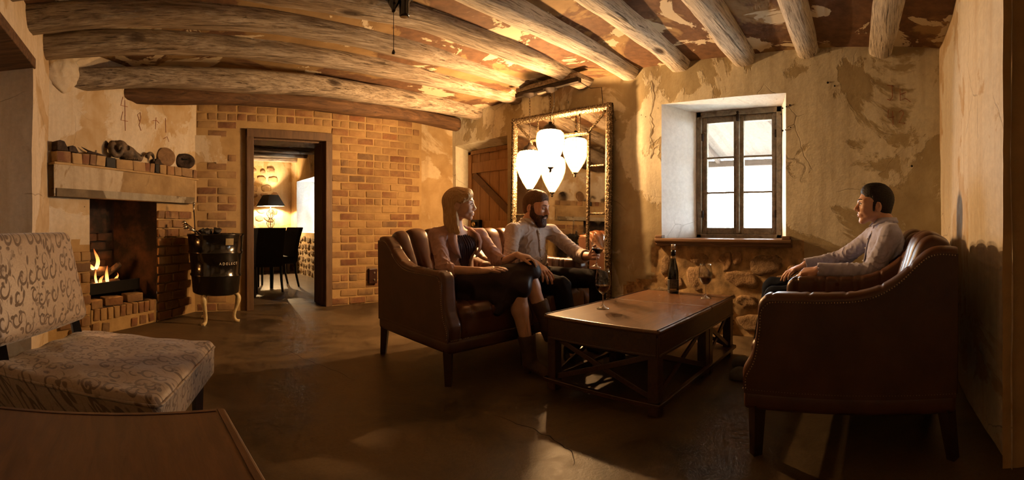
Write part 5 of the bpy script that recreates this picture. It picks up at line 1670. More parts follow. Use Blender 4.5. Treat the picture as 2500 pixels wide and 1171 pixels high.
def ember_mat():
    M = Mat('embers', Roughness=.9); n = M.noise(M.pos(), 30, 3)
    M.set(Base_Color=(.03, .02, .015), Emission_Color=M.ramp(n, [(.45, (0, 0, 0)), (.65, (1, .22, .03))]), Emission_Strength=2.5); return M.m
em_ = mb.build('embers', ember_mat()); tag(em_, 'glowing embers heaped on the grate', 'embers', kind='stuff')
L = bpy.data.lights.new('fire_light', 'POINT'); L.energy = 11.0; L.color = (1.0, .34, .08); L.shadow_soft_size = .06
link('fire_light', L, gr).location = dg(.80, .58, -.26)
# loose bricks lying on the hearth
for k, (s, off, z, a, lab) in enumerate(((.545, -.06, .275, .1, 'loose brick lying at the left of the hearth'), (.80, -.085, .276, -.25, 'loose brick lying in the middle of the hearth'), (1.10, -.10, .276, -.18, 'loose brick lying at the right of the hearth'))):
    o = brick(None, dg(s, z, off), .205 if k else .16, .075, .11, m_brick_raw, RZD + a); o.name = 'loose_brick'; tag(o, lab, 'brick', 'loose bricks on the hearth')

# ---- things on the mantel
ZM = 1.609
m_rust = simple('rusty_iron', (0.055, 0.034, 0.022), 0.85, 0.3, var=.4, bump=.5)
m_bone = (lambda M: (M.set(Base_Color=M.ramp(M.noise(M.pos(), 14, 5), [(0.35, (0.035, 0.022, 0.012)), (0.7, (0.20, 0.13, 0.07))]), Roughness=.7), M.bump(M.noise(M.pos(), 45, 4), .5, .006), M.m)[2])(Mat('old_bone'))
P = lambda s, off, z: dg(s, z, off)
mb = MB(); pts = [(0, 0), (.03, .07), (.07, .085), (.11, .075), (.155, .015), (.165, 0)]
def slab(poly, s0, z0, off0, off1, name, mat, lab, cat, bev=.006):
    m = MB(); n = len(poly); vs_ = [dg(s0 + a, z0 + b, off0) for a, b in poly] + [dg(s0 + a, z0 + b, off1) for a, b in poly]
    m.add(vs_, [tuple(range(n)), tuple(n + i for i in reversed(range(n)))] + [(i, n + i, n + (i + 1) % n, (i + 1) % n) for i in range(n)])
    o = m.build(name, mat, bevel=bev); return tag(o, lab, cat)
slab([(0, 0), (.0, .075), (.03, .085), (.075, .08), (.105, .035), (.12, .0)], .02, ZM, .02, .10, 'rusty_hinge', m_rust, 'folded rusty iron piece at the far left of the mantel', 'iron')
slab([(0, 0), (.0, .045), (.04, .055), (.07, .05), (.11, .0)], .15, ZM, .02, .09, 'iron_bracket', m_rust, 'low rusty bracket next to the folded iron on the mantel', 'iron')
pn = thing('pruning_shears', 'old rusty shears lying on the mantel left of the skull', 'shears', (0, 0, 0))
mb = MB(); mb.tube([dg(.33, ZM + .065, .03), dg(.39, ZM + .035, .05), dg(.46, ZM + .022, .06)], [.004, .014, .012], 8, flat=.45); mb.build('blade', m_rust, pn, smooth=True)
mb = MB(); mb.tube([dg(.36, ZM + .015, .08), dg(.46, ZM + .02, .06), dg(.60, ZM + .008, .04)], [.008, .012, .009], 8); mb.build('handle', m_rust, pn, smooth=True)
mb = MB(); mb.ball(dg(.465, ZM + .038, .07), .010, 8); mb.build('pivot', m_steel, pn, smooth=True)
# ram skull with one curled horn
sk = thing('ram_skull', 'dark ram skull with a curled horn on the mantel', 'skull', (0, 0, 0))
c0 = dg(.80, ZM + .095, .03); nose = dg(1.02, ZM + .035, .09)
g = SDF(c0 - V(.28, .25, .14), c0 + V(.32, .32, .16), .005)
d_ = (nose - c0).normalized()
g.cone(c0, c0.lerp(nose, .45), .068, .055); g.cone(c0.lerp(nose, .4), nose, .055, .026, k=.03)
g.ell(c0 + V(0, 0, .035), (.062, .062, .05), k=.03)
sd = d_.cross(V(0, 0, 1)).normalized()
for s_ in (-1, 1):
    e = c0.lerp(nose, .20) + sd * (.058 * s_) + V(0, 0, .02)
    g.ell(e, (.03, .03, .03), k=.012)
    g.ell(e + sd * (.014 * s_), (.025, .025, .025), k=.003, op='s')
    g.ell(nose + sd * (.016 * s_) + V(0, 0, .012) - d_ * .01, (.012, .012, .009), k=.005, op='s')
g.cone(c0.lerp(nose, .25) - V(0, 0, .055), nose - V(0, 0, .025), .02, .012, k=.02)
for k in range(6):
    q = c0.lerp(nose, .35 + .09 * k) - V(0, 0, .062 - .006 * k)
    for s_ in (-1, 1): g.cone(q + sd * (.024 * s_), q + sd * (.024 * s_) - V(0, 0, .010), .005, .004, k=.003)
g.mesh('cranium', m_bone, sk)
mb = MB(); P_ = []; R_ = []
hc = dg(.715, ZM + .075, .10)
for i in range(34):
    t_ = i / 33; a = 2.0 + t_ * 7.6; rr = .062 * (1 - .62 * t_)
    P_.append(hc + DDIR * (rr * math.cos(a)) + V(0, 0, rr * math.sin(a)) + DN * (-.05 + .085 * t_)); R_.append(.036 * (1 - .72 * t_) * (1 + .06 * math.sin(i * 2.2)))
mb.tube(P_, R_, 12); mb.build('horn', m_bone, sk, smooth=True)
mb = MB(); P_ = []; R_ = []
hc = dg(.70, ZM + .10, -.02)
for i in range(24):
    t_ = i / 23; a = 2.2 + t_ * 5; rr = .06 * (1 - .5 * t_)
    P_.append(hc + DDIR * (rr * math.cos(a)) + V(0, 0, rr * math.sin(a)) - DN * (.03 * t_)); R_.append(.034 * (1 - .7 * t_) * (1 + .06 * math.sin(i * 2.2)))
mb.tube(P_, R_, 12); mb.build('horn', m_bone, sk, smooth=True)
hn = MB(); P_ = []; R_ = []
for i in range(16):
    t_ = i / 15; a = 2.9 - t_ * 3.4; P_.append(dg(1.20, ZM + .022, .06) + DDIR * (.055 * math.cos(a) * (1 - .2 * t_)) + V(0, 0, .055 * max(-.3, math.sin(a)) + .02)); R_.append(.026 * (1 - .7 * t_))
hn.tube(P_, R_, 10); o = hn.build('loose_horn', m_bone, smooth=True); tag(o, 'small curved horn tip between skull and wooden disc on the mantel', 'horn')
slab([(0, 0), (.01, .035), (.05, .06), (.085, .05), (.12, .01), (.12, 0)], 1.25, ZM, .0, .07, 'stone_lump', m_rust, 'dark angular stone beside the wooden disc on the mantel', 'stone')
wdk = MB(); wdk.lathe([(0, -.018), (.095, -.018), (.102, -.010), (.102, .010), (.095, .018), (0, .018)], n=36)
o = wdk.build('wooden_disc', wood('disc_wood', (.16, .085, .035), (.30, .175, .08), (6, 6, 6), .7), smooth=False); autosmooth(o)
o.location = dg(1.45, ZM + .092, .05); o.rotation_euler = Matrix((DDIR, DN.cross(DDIR) * 1.0, DN)).transposed().to_euler()
o.rotation_euler = (Matrix.Rotation(-.50, 3, 'Z') @ (Matrix((DDIR, V(0, 0, 1), DN)).transposed() @ Matrix.Rotation(-.25, 3, 'X'))).to_euler()
tag(o, 'round wooden disc propped on its edge on the mantel', 'disc')
wt = thing('iron_weight', 'round dark iron weight with a slot standing on the mantel next to the disc', 'weight', dg(1.78, ZM + .082, .04))
wt.rotation_euler = (Matrix.Rotation(-.70, 3, 'Z') @ Matrix((DDIR, V(0, 0, 1), DN)).transposed() @ Matrix.Rotation(-.12, 3, 'X')).to_euler()
mb = MB(); mb.lathe([(0, -.045), (.09, -.045), (.112, -.030), (.118, 0), (.112, .028), (.095, .042), (.062, .044), (.056, .036), (0, .036)], n=36); o = mb.build('body', m_rust, wt, smooth=True)
for i, v_ in enumerate(o.data.vertices): v_.co.y *= .74
mb = MB(); mb.box((-.005, .012, .037), (.066, .014, .006)); mb.box((-.034, .02, .037), (.014, .022, .006)); mb.build('slot', m_black, wt, bevel=.002)

# ---- socket box on the brick wall, ceiling spot fitting
so = thing('wall_socket', 'dark double wall socket low on the brick wall beside the armchair', 'socket', (2.665, 5.25, .345))
mb = MB(); mb.box((0, -.028, 0), (.115, .05, .19)); mb.build('plate', simple('brown_bakelite', (.045, .016, .010), .3), so, bevel=.006)
for z_ in (.045, -.045):
    mb = MB(); mb.tube([(.012, -.05, z_), (.012, -.066, z_)], .012, 10); mb.build('switch', m_steel, so)
sp = thing('ceiling_spotlight', 'black twin ceiling light fitting with pull cord, hanging between the beams', 'light', (1.50, 2.56, 2.50))
mb = MB(); mb.lathe([(0, -.03), (.10, -.03), (.11, -.01), (.11, .03), (0, .03)], n=28); mb.build('canopy', m_black, sp, smooth=True)
mb = MB(); mb.lathe([(.045, 0), (.045, -.055), (.03, -.085), (.014, -.11), (.012, -.13), (0, -.132)], (-.035, .012, 0), 20); mb.build('cord_switch', m_enamel, sp, smooth=True)
mb = MB(); mb.lathe([(.055, 0), (.05, -.05), (.034, -.07), (.034, -.145), (.030, -.152), (0, -.150)], (.032, -.012, 0), 20); mb.build('lamp_holder', m_enamel, sp, smooth=True)
mb = MB(); mb.tube([(-.035, .012, -.13), (-.035, .012, -.375)], .0022, 6); cd = mb.build('pull_cord', m_iron, sp)
mb = MB(); mb.lathe([(0, 0), (.006, -.002), (.013, -.022), (.011, -.027), (0, -.028)], (-.035, .012, -.372), 12); mb.build('cord_pull', m_enamel, cd, smooth=True)

# ================================================================ PEOPLE
def skin_mat(name, col):
    M = Mat(name, Roughness=0.48)
    n = M.noise(M.pos(kind='object'), 14, 4)
    M.set(Base_Color=M.ramp(n, [(0.3, tuple(c * .86 for c in col)), (0.7, tuple(min(1, c * 1.07) for c in col))]))
    M.bump(M.noise(M.pos(kind='object'), 160, 3), .06, .002)
    return M.m
def cloth(name, col, rough=.85, weave=500, bump=.15, stripe=None):
    M = Mat(name, Roughness=rough, Sheen_Weight=0.15 if sum(col) > .3 else 0.0, Specular_IOR_Level=.4 if sum(col) > .3 else .12)
    p = M.pos(kind='object'); n = M.noise(p, 40, 3)
    c = M.ramp(n, [(0.3, tuple(q * .88 for q in col)), (0.7, tuple(min(1, q * 1.08) for q in col))])
    if stripe:
        s = M.sep(p)
        a = M.math('SINE', M.math('MULTIPLY', s[2], 2 * PI / stripe[1])); b = M.math('SINE', M.math('MULTIPLY', s[0], 2 * PI / stripe[1]))
        k = M.math('MAXIMUM', M.ramp(a, [(0.82, 0.0), (0.95, 1.0)]), M.ramp(b, [(0.82, 0.0), (0.95, 1.0)]))
        c = M.mix(M.math('MULTIPLY', k, .35), c, stripe[0])
    M.set(Base_Color=c); M.bump(M.noise(p, weave, 2), bump, .002)
    return M.m
def hair_mat(name, dark, light, rough=.58):
    M = Mat(name, Roughness=rough, Specular_IOR_Level=.25)
    n = M.noise(M.pos(kind='object', scale=(75, 75, 6)), 3, 5, .6); b = M.noise(M.pos(kind='object', scale=(30, 30, 2)), 1.5, 3)
    M.set(Base_Color=M.mix(M.ramp(b, [(.35, 0.0), (.7, .6)]), M.ramp(n, [(.32, dark), (.68, light)]), tuple(.6 * a + .4 * c for a, c in zip(dark, light))))
    M.bump(n, .8, .006)
    return M.m
m_skin_w = skin_mat('skin_fair', (0.62, 0.37, 0.25))
m_skin_b = skin_mat('skin_ruddy', (0.56, 0.30, 0.19))
m_skin_r = skin_mat('skin_tan', (0.52, 0.29, 0.19))
m_eye = simple('eye_white', (0.75, 0.70, 0.66), .15, var=.02)
m_iris = simple('iris_dark', (0.03, 0.018, 0.01), .1)
m_lip_w = simple('lips_rose', (0.52, 0.17, 0.14), .4)
m_lip_m = simple('lips_natural', (0.42, 0.19, 0.14), .5)
m_teeth = simple('teeth', (0.78, 0.74, 0.66), .25, var=.03)

def waves(seed, n=5, lam=.06, zs=1.0):
    r = np.random.RandomState(seed); K = r.normal(size=(n, 3)); K /= np.linalg.norm(K, axis=1)[:, None]
    K[:, 2] *= zs; K *= (2 * PI / (lam * r.uniform(.6, 1.6, n)))[:, None]; ph = r.uniform(0, 6.28, n)
    def fn(X, Y, Z):
        s = 0
        for k, p in zip(K, ph): s = s + np.sin(X * k[0] + Y * k[1] + Z * k[2] + p)
        return s / n
    return fn

class Fr:
    """local frame: x = the person's right, y = forward, z = up"""
    def __init__(self, o, fwd, pitch=0.0, roll=0.0, s=1.0):
        f = Vector((fwd[0], fwd[1], 0)); f.normalize(); r = f.cross(V(0, 0, 1))
        R = Matrix((r, f, V(0, 0, 1))).transposed()
        self.R = R @ Matrix.Rotation(pitch, 3, 'X') @ Matrix.Rotation(roll, 3, 'Y')
        self.o = Vector(o); self.s = s
    def p(self, x, y, z): return self.o + self.R @ (Vector((x, y, z)) * self.s)

class LG:
    """draws into an SDF through a local frame"""
    def __init__(self, g, F): self.g = g; self.F = F
    def ell(self, c, r, k=0, op='u', rot=None):
        R = self.F.R if rot is None else self.F.R @ rot
        self.g.ell(self.F.p(*c), [q * self.F.s for q in r], k * self.F.s, op, R); return self
    def cone(self, a, b, ra, rb, k=0, op='u', sq=None):
        s = self.F.s
        if sq is not None: sq = (self.F.R @ Vector(sq[0]), sq[1])
        self.g.cone(self.F.p(*a), self.F.p(*b), ra * s, rb * s, k * s, op, sq); return self
    def rbox(self, c, sz, rad, k=0, op='u', rot=None):
        R = self.F.R if rot is None else self.F.R @ rot
        self.g.rbox(self.F.p(*c), [q * self.F.s for q in sz], rad * self.F.s, k * self.F.s, op, R); return self

def add_head(g, F, female=False, smile=False, neck_to=None):
    h = LG(g, F)
    h.ell((0, -.014, .036), (.074, .096, .084))
    h.ell((0, .022, .010), (.069, .074, .085), .02)
    jw = .047 if female else .054
    h.ell((0, .028, -.046), (jw, .054, .044), .03)
    cr, cw, cz = (.0145, .010, -.090) if female else (.0175, .018, -.094)
    h.cone((-cw, .072, cz), (cw, .072, cz), cr, cr, .022)           # chin
    jr = .014 if female else .017
    for s in (-1, 1): h.cone((s * .050, -.004, -.050), (s * (cw + .006), .058, cz + .006), jr, jr * .9, .02)   # jaw line
    for s in (-1, 1):
        h.ell((s * .041, .062, -.018), (.024, .022, .022), .022)                   # cheek
        h.cone((s * .012, .088, .027), (s * .050, .068, .026), .0115 if not female else .009, .009, .014)   # brow
        h.ell((s * .031, .092, .004), (.017, .012, .011), .010, 's')               # eye socket
        h.ell((s * .031, .0775, .004), (.0150, .0135, .0135), .004)                # lids
        h.ell((s * .0755, -.012, -.006), (.010, .021, .033), .006, rot=Matrix.Rotation(s * .25, 3, 'Z') @ Matrix.Rotation(-.18, 3, 'X'))   # ear
        h.ell((s * .083, -.007, -.002), (.006, .011, .017), .004, 's')
        h.ell((s * .0125, .098, -.031), (.0085, .010, .0075), .007)                # nostril
    nt_ = .106 if female else .111
    h.cone((0, .089, .018), (0, nt_, -.022), .0080, .0110, .012)                  # nose
    h.ell((0, nt_ + .001, -.023), (.0110, .0100, .0090), .006)
    zl = -.057
    h.ell((0, .078, -.058), (.030, .020, .024), .014)                              # muzzle
    h.cone((-.020, .0885, zl + (.004 if smile else .001)), (0, .0945, zl + .002), .0045, .0055, .005); h.cone((.020, .0885, zl + (.004 if smile else .001)), (0, .0945, zl + .002), .0045, .0055, .005)
    h.cone((-.015, .0885, zl - .0105), (.015, .0885, zl - .0105), .0058, .0058, .006)
    h.ell((0, .094, -.077), (.018, .008, .006), .008, 's')                         # crease above the chin
    return h

def face_parts(F, parent, iris=True, brow=(.06, .035, .02), lip=None, brow_r=.004, teeth=False, closed=0.0):
    m_brow = simple('eyebrow_hair', brow, .7)
    for s in (-1, 1):
        c = F.p(s * .031, .0805, .004)
        mb = MB(); mb.ball(c, (.0128 * F.s, .0122 * F.s, .0078 * F.s), 14, rot=F.R); e = mb.build('eye', m_eye, parent, smooth=True)
        mb = MB(); mb.ball(F.p(s * .030, .0876, .003 - .002 * closed), (.0062 * F.s, .0062 * F.s, (.0058 - .002 * closed) * F.s), 12, rot=F.R); mb.build('iris', m_iris, e, smooth=True)
        mb = MB(); mb.tube([F.p(s * .0155, .0885, .0075), F.p(s * .025, .0935, .0125 - .006 * closed), F.p(s * .036, .0905, .0125 - .006 * closed), F.p(s * .047, .080, .006)], [.0012 * F.s, .0022 * F.s, .0022 * F.s, .001 * F.s], 6); mb.build('eyelashes', m_iris, parent, smooth=True)
        mb = MB(); mb.tube([F.p(s * .012, .0985, .029), F.p(s * .026, .0965, .034), F.p(s * .040, .0865, .034), F.p(s * .052, .0735, .028)], [brow_r * F.s * .9, brow_r * F.s, brow_r * F.s * .85, brow_r * F.s * .3], 7, flat=.7)
        mb.build('eyebrow', m_brow, parent, smooth=True)
    if lip:
        zl = -.057; dz = .004 if teeth else 0
        e, ey = (.026, .0895) if teeth else (.021, .0885)
        mb = MB(); mb.tube([F.p(-e, ey, zl + dz * 1.6), F.p(-.012, .0955, zl + .0035), F.p(0, .0968, zl + .0025), F.p(.012, .0955, zl + .0035), F.p(e, ey, zl + dz * 1.6)], [.0020 * F.s, .0032 * F.s, .0035 * F.s, .0032 * F.s, .0020 * F.s], 8)
        mb.build('lip', lip, parent, smooth=True)
        lz = -.0155 if teeth else -.0095
        mb = MB(); mb.tube([F.p(-e * .95, ey, zl - .002 + dz * 1.2), F.p(-.011, .0945 if not teeth else .0905, zl + lz), F.p(.011, .0945 if not teeth else .0905, zl + lz), F.p(e * .95, ey, zl - .002 + dz * 1.2)], [.0020 * F.s, .0040 * F.s, .0040 * F.s, .0020 * F.s], 8)
        mb.build('lip', lip, parent, smooth=True)
        if teeth:
            mb = MB(); mb.tube([F.p(-.022, .0895, zl + .002), F.p(-.010, .0925, zl - .0050), F.p(.010, .0925, zl - .0050), F.p(.022, .0895, zl + .002)], [.0020 * F.s, .0058 * F.s, .0058 * F.s, .0020 * F.s], 8); mb.build('teeth', m_teeth, parent, smooth=True)

def add_hand(g, wrist, d, n, thumb, curl, s=1.1, spread=.08, thumb_out=.6, thumb_curl=.3, rf=1.0):
    """wrist point, pointing direction d, back-of-hand normal n, thumb = +1/-1 side of d x n; curl = four (base, mid, tip) bends"""
    W = Vector(wrist); d = Vector(d).normalized(); n = Vector(n); n = (n - d * n.dot(d)).normalized(); sd = d.cross(n) * thumb
    K = []
    for i, (off, ln) in enumerate(((.028, .086), (.009, .090), (-.010, .085), (-.027, .077))):
        k = W + (d * ln + sd * off) * s + n * (.004 * s)
        K.append(k)
        g.cone(W + sd * (off * .55 * s) + d * (.012 * s), k, .0145 * s, .0108 * s, .012 * s)
    g.ell(W + d * (.045 * s) - n * .004, (.034 * s, .040 * s, .015 * s), .012 * s, rot=Matrix((sd, d, n)).transposed())
    tips = []
    for i, (k, (l1, l2, l3)) in enumerate(zip(K, ((.041, .026, .021), (.045, .029, .022), (.042, .027, .021), (.033, .021, .019)))):
        c = curl[i]; a = 0; p = k; dd = (d + sd * (spread * (1.5 - i))).normalized()
        r = (.0092, .0094, .0090, .0080)[i] * s * rf
        for L, b, rr in ((l1, c[0], (r, r * .94)), (l2, c[1], (r * .94, r * .86)), (l3, c[2], (r * .86, r * .72))):
            a += b
            q = p + (dd * math.cos(a) - n * math.sin(a)) * (L * s)
            g.cone(p, q, rr[0], rr[1], .004 * s); p = q
        tips.append(p)
    b0 = W + d * (.018 * s) + sd * (.024 * s) - n * (.006 * s)
    t1 = b0 + (d * math.cos(thumb_out) + sd * math.sin(thumb_out) - n * .25).normalized() * (.046 * s)
    g.cone(b0, t1, .0155 * s, .0115 * s, .012 * s)
    d2 = (d * math.cos(thumb_out - thumb_curl) + sd * math.sin(thumb_out - thumb_curl) - n * .35).normalized()
    t2 = t1 + d2 * (.032 * s); g.cone(t1, t2, .0108 * s, .0098 * s, .005 * s)
    d3 = (d * math.cos(thumb_out - 2 * thumb_curl) + sd * math.sin(thumb_out - 2 * thumb_curl) - n * .40).normalized()
    t3 = t2 + d3 * (.026 * s); g.cone(t2, t3, .0098 * s, .0075 * s, .004 * s)
    return tips + [t3]

def bounds(pts, pad):
    A = np.array([tuple(p) for p in pts]); return A.min(0) - pad, A.max(0) + pad

def mens_hair(F, mat, parent, vol=.012, top=.0, quiff=0.0):
    lo, hi = bounds([F.o], .19 * F.s)
    g = SDF(lo, hi, .0034); h = LG(g, F)
    h.ell((0, -.016, .040), (.074 + vol * .75, .096 + vol, .084 + vol + top))
    h.ell((0, .030, .085), (.058, .050, .036 + quiff), .02)
    h.ell((0, -.055, -.020), (.060, .052, .060), .02)
    h.ell((0, .118, -.015), (.092, .082, .090), .024, 's')          # face
    for s in (-1, 1):
        h.ell((s * .088, .062, -.020), (.044, .056, .078), .016, 's')  # cheeks
        h.ell((s * .085, -.010, -.030), (.024, .026, .040), .006, 's') # round the ear
        h.cone((s * .072, .010, .015), (s * .071, .014, -.030), .010, .006, .006)   # sideburn
    h.rbox((0, -.02, -.150), (.40, .40, .16), .01, .015, 's')
    w = waves(5, 6, .014 * F.s)
    g.mod(lambda X, Y, Z: .0022 * w(X, Y, Z))
    return g.mesh('hair', mat, parent)

def limb_folds(g, a, b, r, lam, amp, foc, wid, seed, slant=.5):
    """ridged creases running round a sleeve, strongest at fraction foc of a-b"""
    a = Vector(a); b = Vector(b); ax = (b - a); L = ax.length; ax.normalize()
    sd = ax.cross(V(.3, .2, 1)).normalized(); wp = waves(seed, 3, .11)
    def fn(X, Y, Z):
        px, py, pz = X - a[0], Y - a[1], Z - a[2]
        t = px * ax[0] + py * ax[1] + pz * ax[2]
        q = px * sd[0] + py * sd[1] + pz * sd[2]
        d2 = px * px + py * py + pz * pz - t * t
        ph = (t + slant * q) * (PI / lam) + 2.4 * wp(X, Y, Z)
        rg = (1 - np.abs(np.sin(ph))) ** 2.2
        m = np.exp(-((t / L - foc) / wid) ** 2) * np.clip(1.6 - np.sqrt(np.maximum(d2, 0)) / r, 0, 1)
        return -amp * rg * np.clip(m * 1.6, 0, 1)
    pts = [a, b]; lo, hi = bounds(pts, r * 1.7); g.mod(fn, lo, hi)

def shoe(g, heel, toe, s=1.1, h=.075):
    heel = Vector(heel); toe = Vector(toe); d = (toe - heel).normalized()
    g.cone(heel + V(0, 0, .035 * s), toe - d * .05 * s + V(0, 0, .030 * s), .036 * s, .040 * s, .0)
    g.cone(toe - d * .06 * s + V(0, 0, .028 * s), toe - d * .03 * s + V(0, 0, .024 * s), .042 * s, .030 * s, .02)
    g.cone(heel + V(0, 0, .04 * s), heel + V(0, 0, h * s + .02), .038 * s, .040 * s, .02)
    lo = np.minimum(heel, toe) - .12; hi = np.maximum(heel, toe) + .12
    g.put(lambda X, Y, Z: Z * np.ones(np.broadcast(X, Y, Z).shape) - .004 - min(heel.z, toe.z), lo, (hi[0], hi[1], min(heel.z, toe.z) + .004), 0, 's')

# ---------------------------------------------------------------- seated man (shared build)
def seated_man(label, J, F, skin, shirt_m, trouser_m, hair_m, hands, up, seed, brow, beard=None, shoe_m=None, sleeve=1.0, shirt_r=1.0, iris=1.0, hair_kw={}, loose=0.0, closed=0.0):
    P = {k: Vector(v) for k, v in J.items()}
    t = thing('person', label, 'person', (0, 0, 0))
    fwd = V(*up); fwd.normalize()
    allp = list(P.values()) + [F.o + V(0, 0, .16)]
    for hnd in hands: allp.append(Vector(hnd['w']) + Vector(hnd['d']).normalized() * .22)
    # ---- body
    lo, hi = bounds(allp, .16)
    g = SDF(lo, hi, .0042)
    add_head(g, F)
    g.cone(F.p(0, -.020, -.045), P['neck'], .050 * F.s, .053, .02)
    g.cone(P['neck'], P['chest'], .07, .13, .05, sq=(fwd, .7)); g.cone(P['chest'], P['waist'], .145, .135, .03, sq=(fwd, .72)); g.cone(P['waist'], P['pelvis'], .135, .15, .03, sq=(fwd, .75))
    for s in 'RL':
        g.cone(P['neck'] - V(0, 0, .03), P['sh' + s] - V(0, 0, .012), .048, .040, .03)
        g.cone(P['sh' + s] - V(0, 0, .012), P['el' + s], .044, .040, .02); g.cone(P['el' + s], P['wr' + s], .041, .029, .012)
        g.cone(P['hip' + s], P['kn' + s], .078, .058, .03); g.cone(P['kn' + s], P['an' + s], .054, .038, .02)
        fo = P['toe' + s] - P['an' + s]; fo.z = 0; g.cone(P['an' + s] - V(0, 0, .05), P['toe' + s] + V(0, 0, .01) - fo * .2, .032, .024, .02)
    for hnd in hands: add_hand(g, **{k: v for k, v in zip(('wrist', 'd', 'n', 'thumb', 'curl', 'spread', 'thumb_out', 'thumb_curl'), (hnd['w'], hnd['d'], hnd['n'], hnd['t'], hnd['c'], hnd.get('sp', .08), hnd.get('to', .6), hnd.get('tc', .3)))})
    g.mesh('body', skin, t)
    face_parts(F, t, brow=brow, lip=m_lip_m, brow_r=.0048, closed=closed)
    # ---- shirt
    pts = [P[k] for k in ('neck', 'chest', 'waist', 'pelvis', 'shR', 'shL', 'elR', 'elL', 'wrR', 'wrL')]
    lo, hi = bounds(pts, .22)
    g = SDF(lo, hi, .005)
    g.cone(P['neck'] - V(0, 0, .02), P['chest'], .080, .155 * shirt_r, .06, sq=(fwd, .72)); g.cone(P['chest'], P['waist'], .163 * shirt_r, (.158 + loose) * shirt_r, .03, sq=(fwd, .74)); g.cone(P['waist'], P['pelvis'], (.158 + loose) * shirt_r, (.175 + loose * .6), .03, sq=(fwd, .78))
    for s in 'RL':
        g.cone(P['neck'] - V(0, 0, .035), P['sh' + s] - V(0, 0, .004), .058, .054, .05)
        g.cone(P['sh' + s] - V(0, 0, .008), P['el' + s], .060, .055, .04)
        wr = P['el' + s].lerp(P['wr' + s], sleeve)
        g.cone(P['el' + s], wr, .058, .046, .02)
        if sleeve < .99: g.cone(wr, wr + (P['el' + s] - wr).normalized() * .045, .052, .053, .004)
        else: g.cone(wr - (P['wr' + s] - P['el' + s]).normalized() * .055, wr, .045, .043, .006)
    w = waves(seed, 4, .13, .5); w2 = waves(seed + 1, 3, .055, .6)
    # folds gather at elbows, armpits and waist
    foci = [P[k] for k in ('elR', 'elL', 'shR', 'shL', 'waist')]
    def folds(X, Y, Z):
        m = 0
        for q in foci: m = m + np.exp(-((X - q[0]) ** 2 + (Y - q[1]) ** 2 + (Z - q[2]) ** 2) / .012)
        a = np.abs(w(X, Y, Z)); b = np.abs(w2(X, Y, Z))
        return -(.012 * a + .004 * b) * (0.3 + .7 * np.clip(m, 0, 1.0)) + .003
    g.mod(folds)
    for s in 'RL':
        limb_folds(g, P['sh' + s], P['el' + s], .075, .046, .007, .9, .45, seed + 3, .7)
        limb_folds(g, P['el' + s], P['wr' + s], .065, .040, .007, .15, .45, seed + 5, -.6)
    limb_folds(g, P['chest'], P['pelvis'], .20, .085, .007, .8, .5, seed + 7, .9)
    for s in 'RL': limb_folds(g, P['sh' + s], P['waist'], .14, .075, .005, .25, .4, seed + 8, 1.2)
    # neck opening and hollow cuffs
    nk = F.p(0, -.022, -.06); dn = (P['neck'] - nk)
    g.cone(nk, P['neck'] + fwd * .012 - V(0, 0, .012), .060, .060, .006, 's')
    for s in 'RL':
        wr = P['el' + s].lerp(P['wr' + s], sleeve); dd = (P['wr' + s] - P['el' + s]).normalized()
        g.cone(wr + dd * .10, wr - dd * .02, .040, .040, .0, 's')
        g.put(lambda X, Y, Z, wr=wr, dd=dd: -((X - wr[0]) * dd[0] + (Y - wr[1]) * dd[1] + (Z - wr[2]) * dd[2] - .012) * np.ones(np.broadcast(X, Y, Z).shape), wr - V(.09, .09, .09), wr + dd * .10 + V(.06, .06, .06), 0, 's')
    sh = g.mesh('shirt', shirt_m, t)
    # collar, placket, buttons
    mb = MB(); cp = []
    rt = fwd.cross(V(0, 0, 1)).normalized()
    C0 = P['neck'] + V(0, 0, .012)
    for ly, (dr, dz) in enumerate(((.072, -.005), (.068, .038), (.076, .042), (.088, .012))):
        for k in range(17):
            a = -2.55 + 5.1 * k / 16
            e = max(0, abs(a) - 1.9) / .65
            cp.append(C0 + (-fwd * math.cos(a) * dr * .92 + rt * math.sin(a) * dr) + V(0, 0, dz - .018 * (abs(a) / 2.55) ** 2 - e * (.022 if ly == 3 else .004)) + fwd * (.03 * e * (ly == 3)))
    mb.add(cp, [(l * 17 + k, l * 17 + k + 1, (l + 1) * 17 + k + 1, (l + 1) * 17 + k) for l in range(3) for k in range(16)])
    co = mb.build('collar', shirt_m, t, smooth=True, fix=False); md = co.modifiers.new('thick', 'SOLIDIFY'); md.thickness = .004
    def front(pt, rr): return pt + fwd * rr
    pl = [front(P['neck'] - V(0, 0, .03), .068), front(P['chest'].lerp(P['neck'], .45), .107 * shirt_r), front(P['chest'], .125 * shirt_r), front(P['chest'].lerp(P['waist'], .5), (.126 + loose * .4) * shirt_r), front(P['waist'], (.124 + loose * .7) * shirt_r)]
    mb = MB(); mb.tube(pl, .013, 6, flat=.35); mb.build('placket', shirt_m, t, smooth=True)
    for k in range(5):
        u_ = .1 + k * .85 / 4 * 1.0; i = min(3, int(u_ * 4)); q = pl[i].lerp(pl[i + 1], u_ * 4 - i)
        mb = MB(); mb.ball(q + fwd * .006, .006, 8); mb.build('button', m_teeth, t, smooth=True)
    # ---- trousers
    pts = [P[k] for k in ('pelvis', 'hipR', 'hipL', 'knR', 'knL', 'anR', 'anL')]
    lo, hi = bounds(pts, .22)
    g = SDF(lo, hi, .006)
    g.cone(P['pelvis'], P['pelvis'] + V(0, 0, .06), .165, .155, .0, sq=(fwd, .8))
    for s in 'RL':
        g.cone(P['hip' + s], P['kn' + s], .096, .072, .04); g.cone(P['kn' + s], P['an' + s] + V(0, 0, .02), .070, .058, .015)
        dd = (P['an' + s] - P['kn' + s]).normalized()
    w = waves(seed + 9, 4, .11); kk = [P['knR'], P['knL'], P['hipR'], P['hipL']]
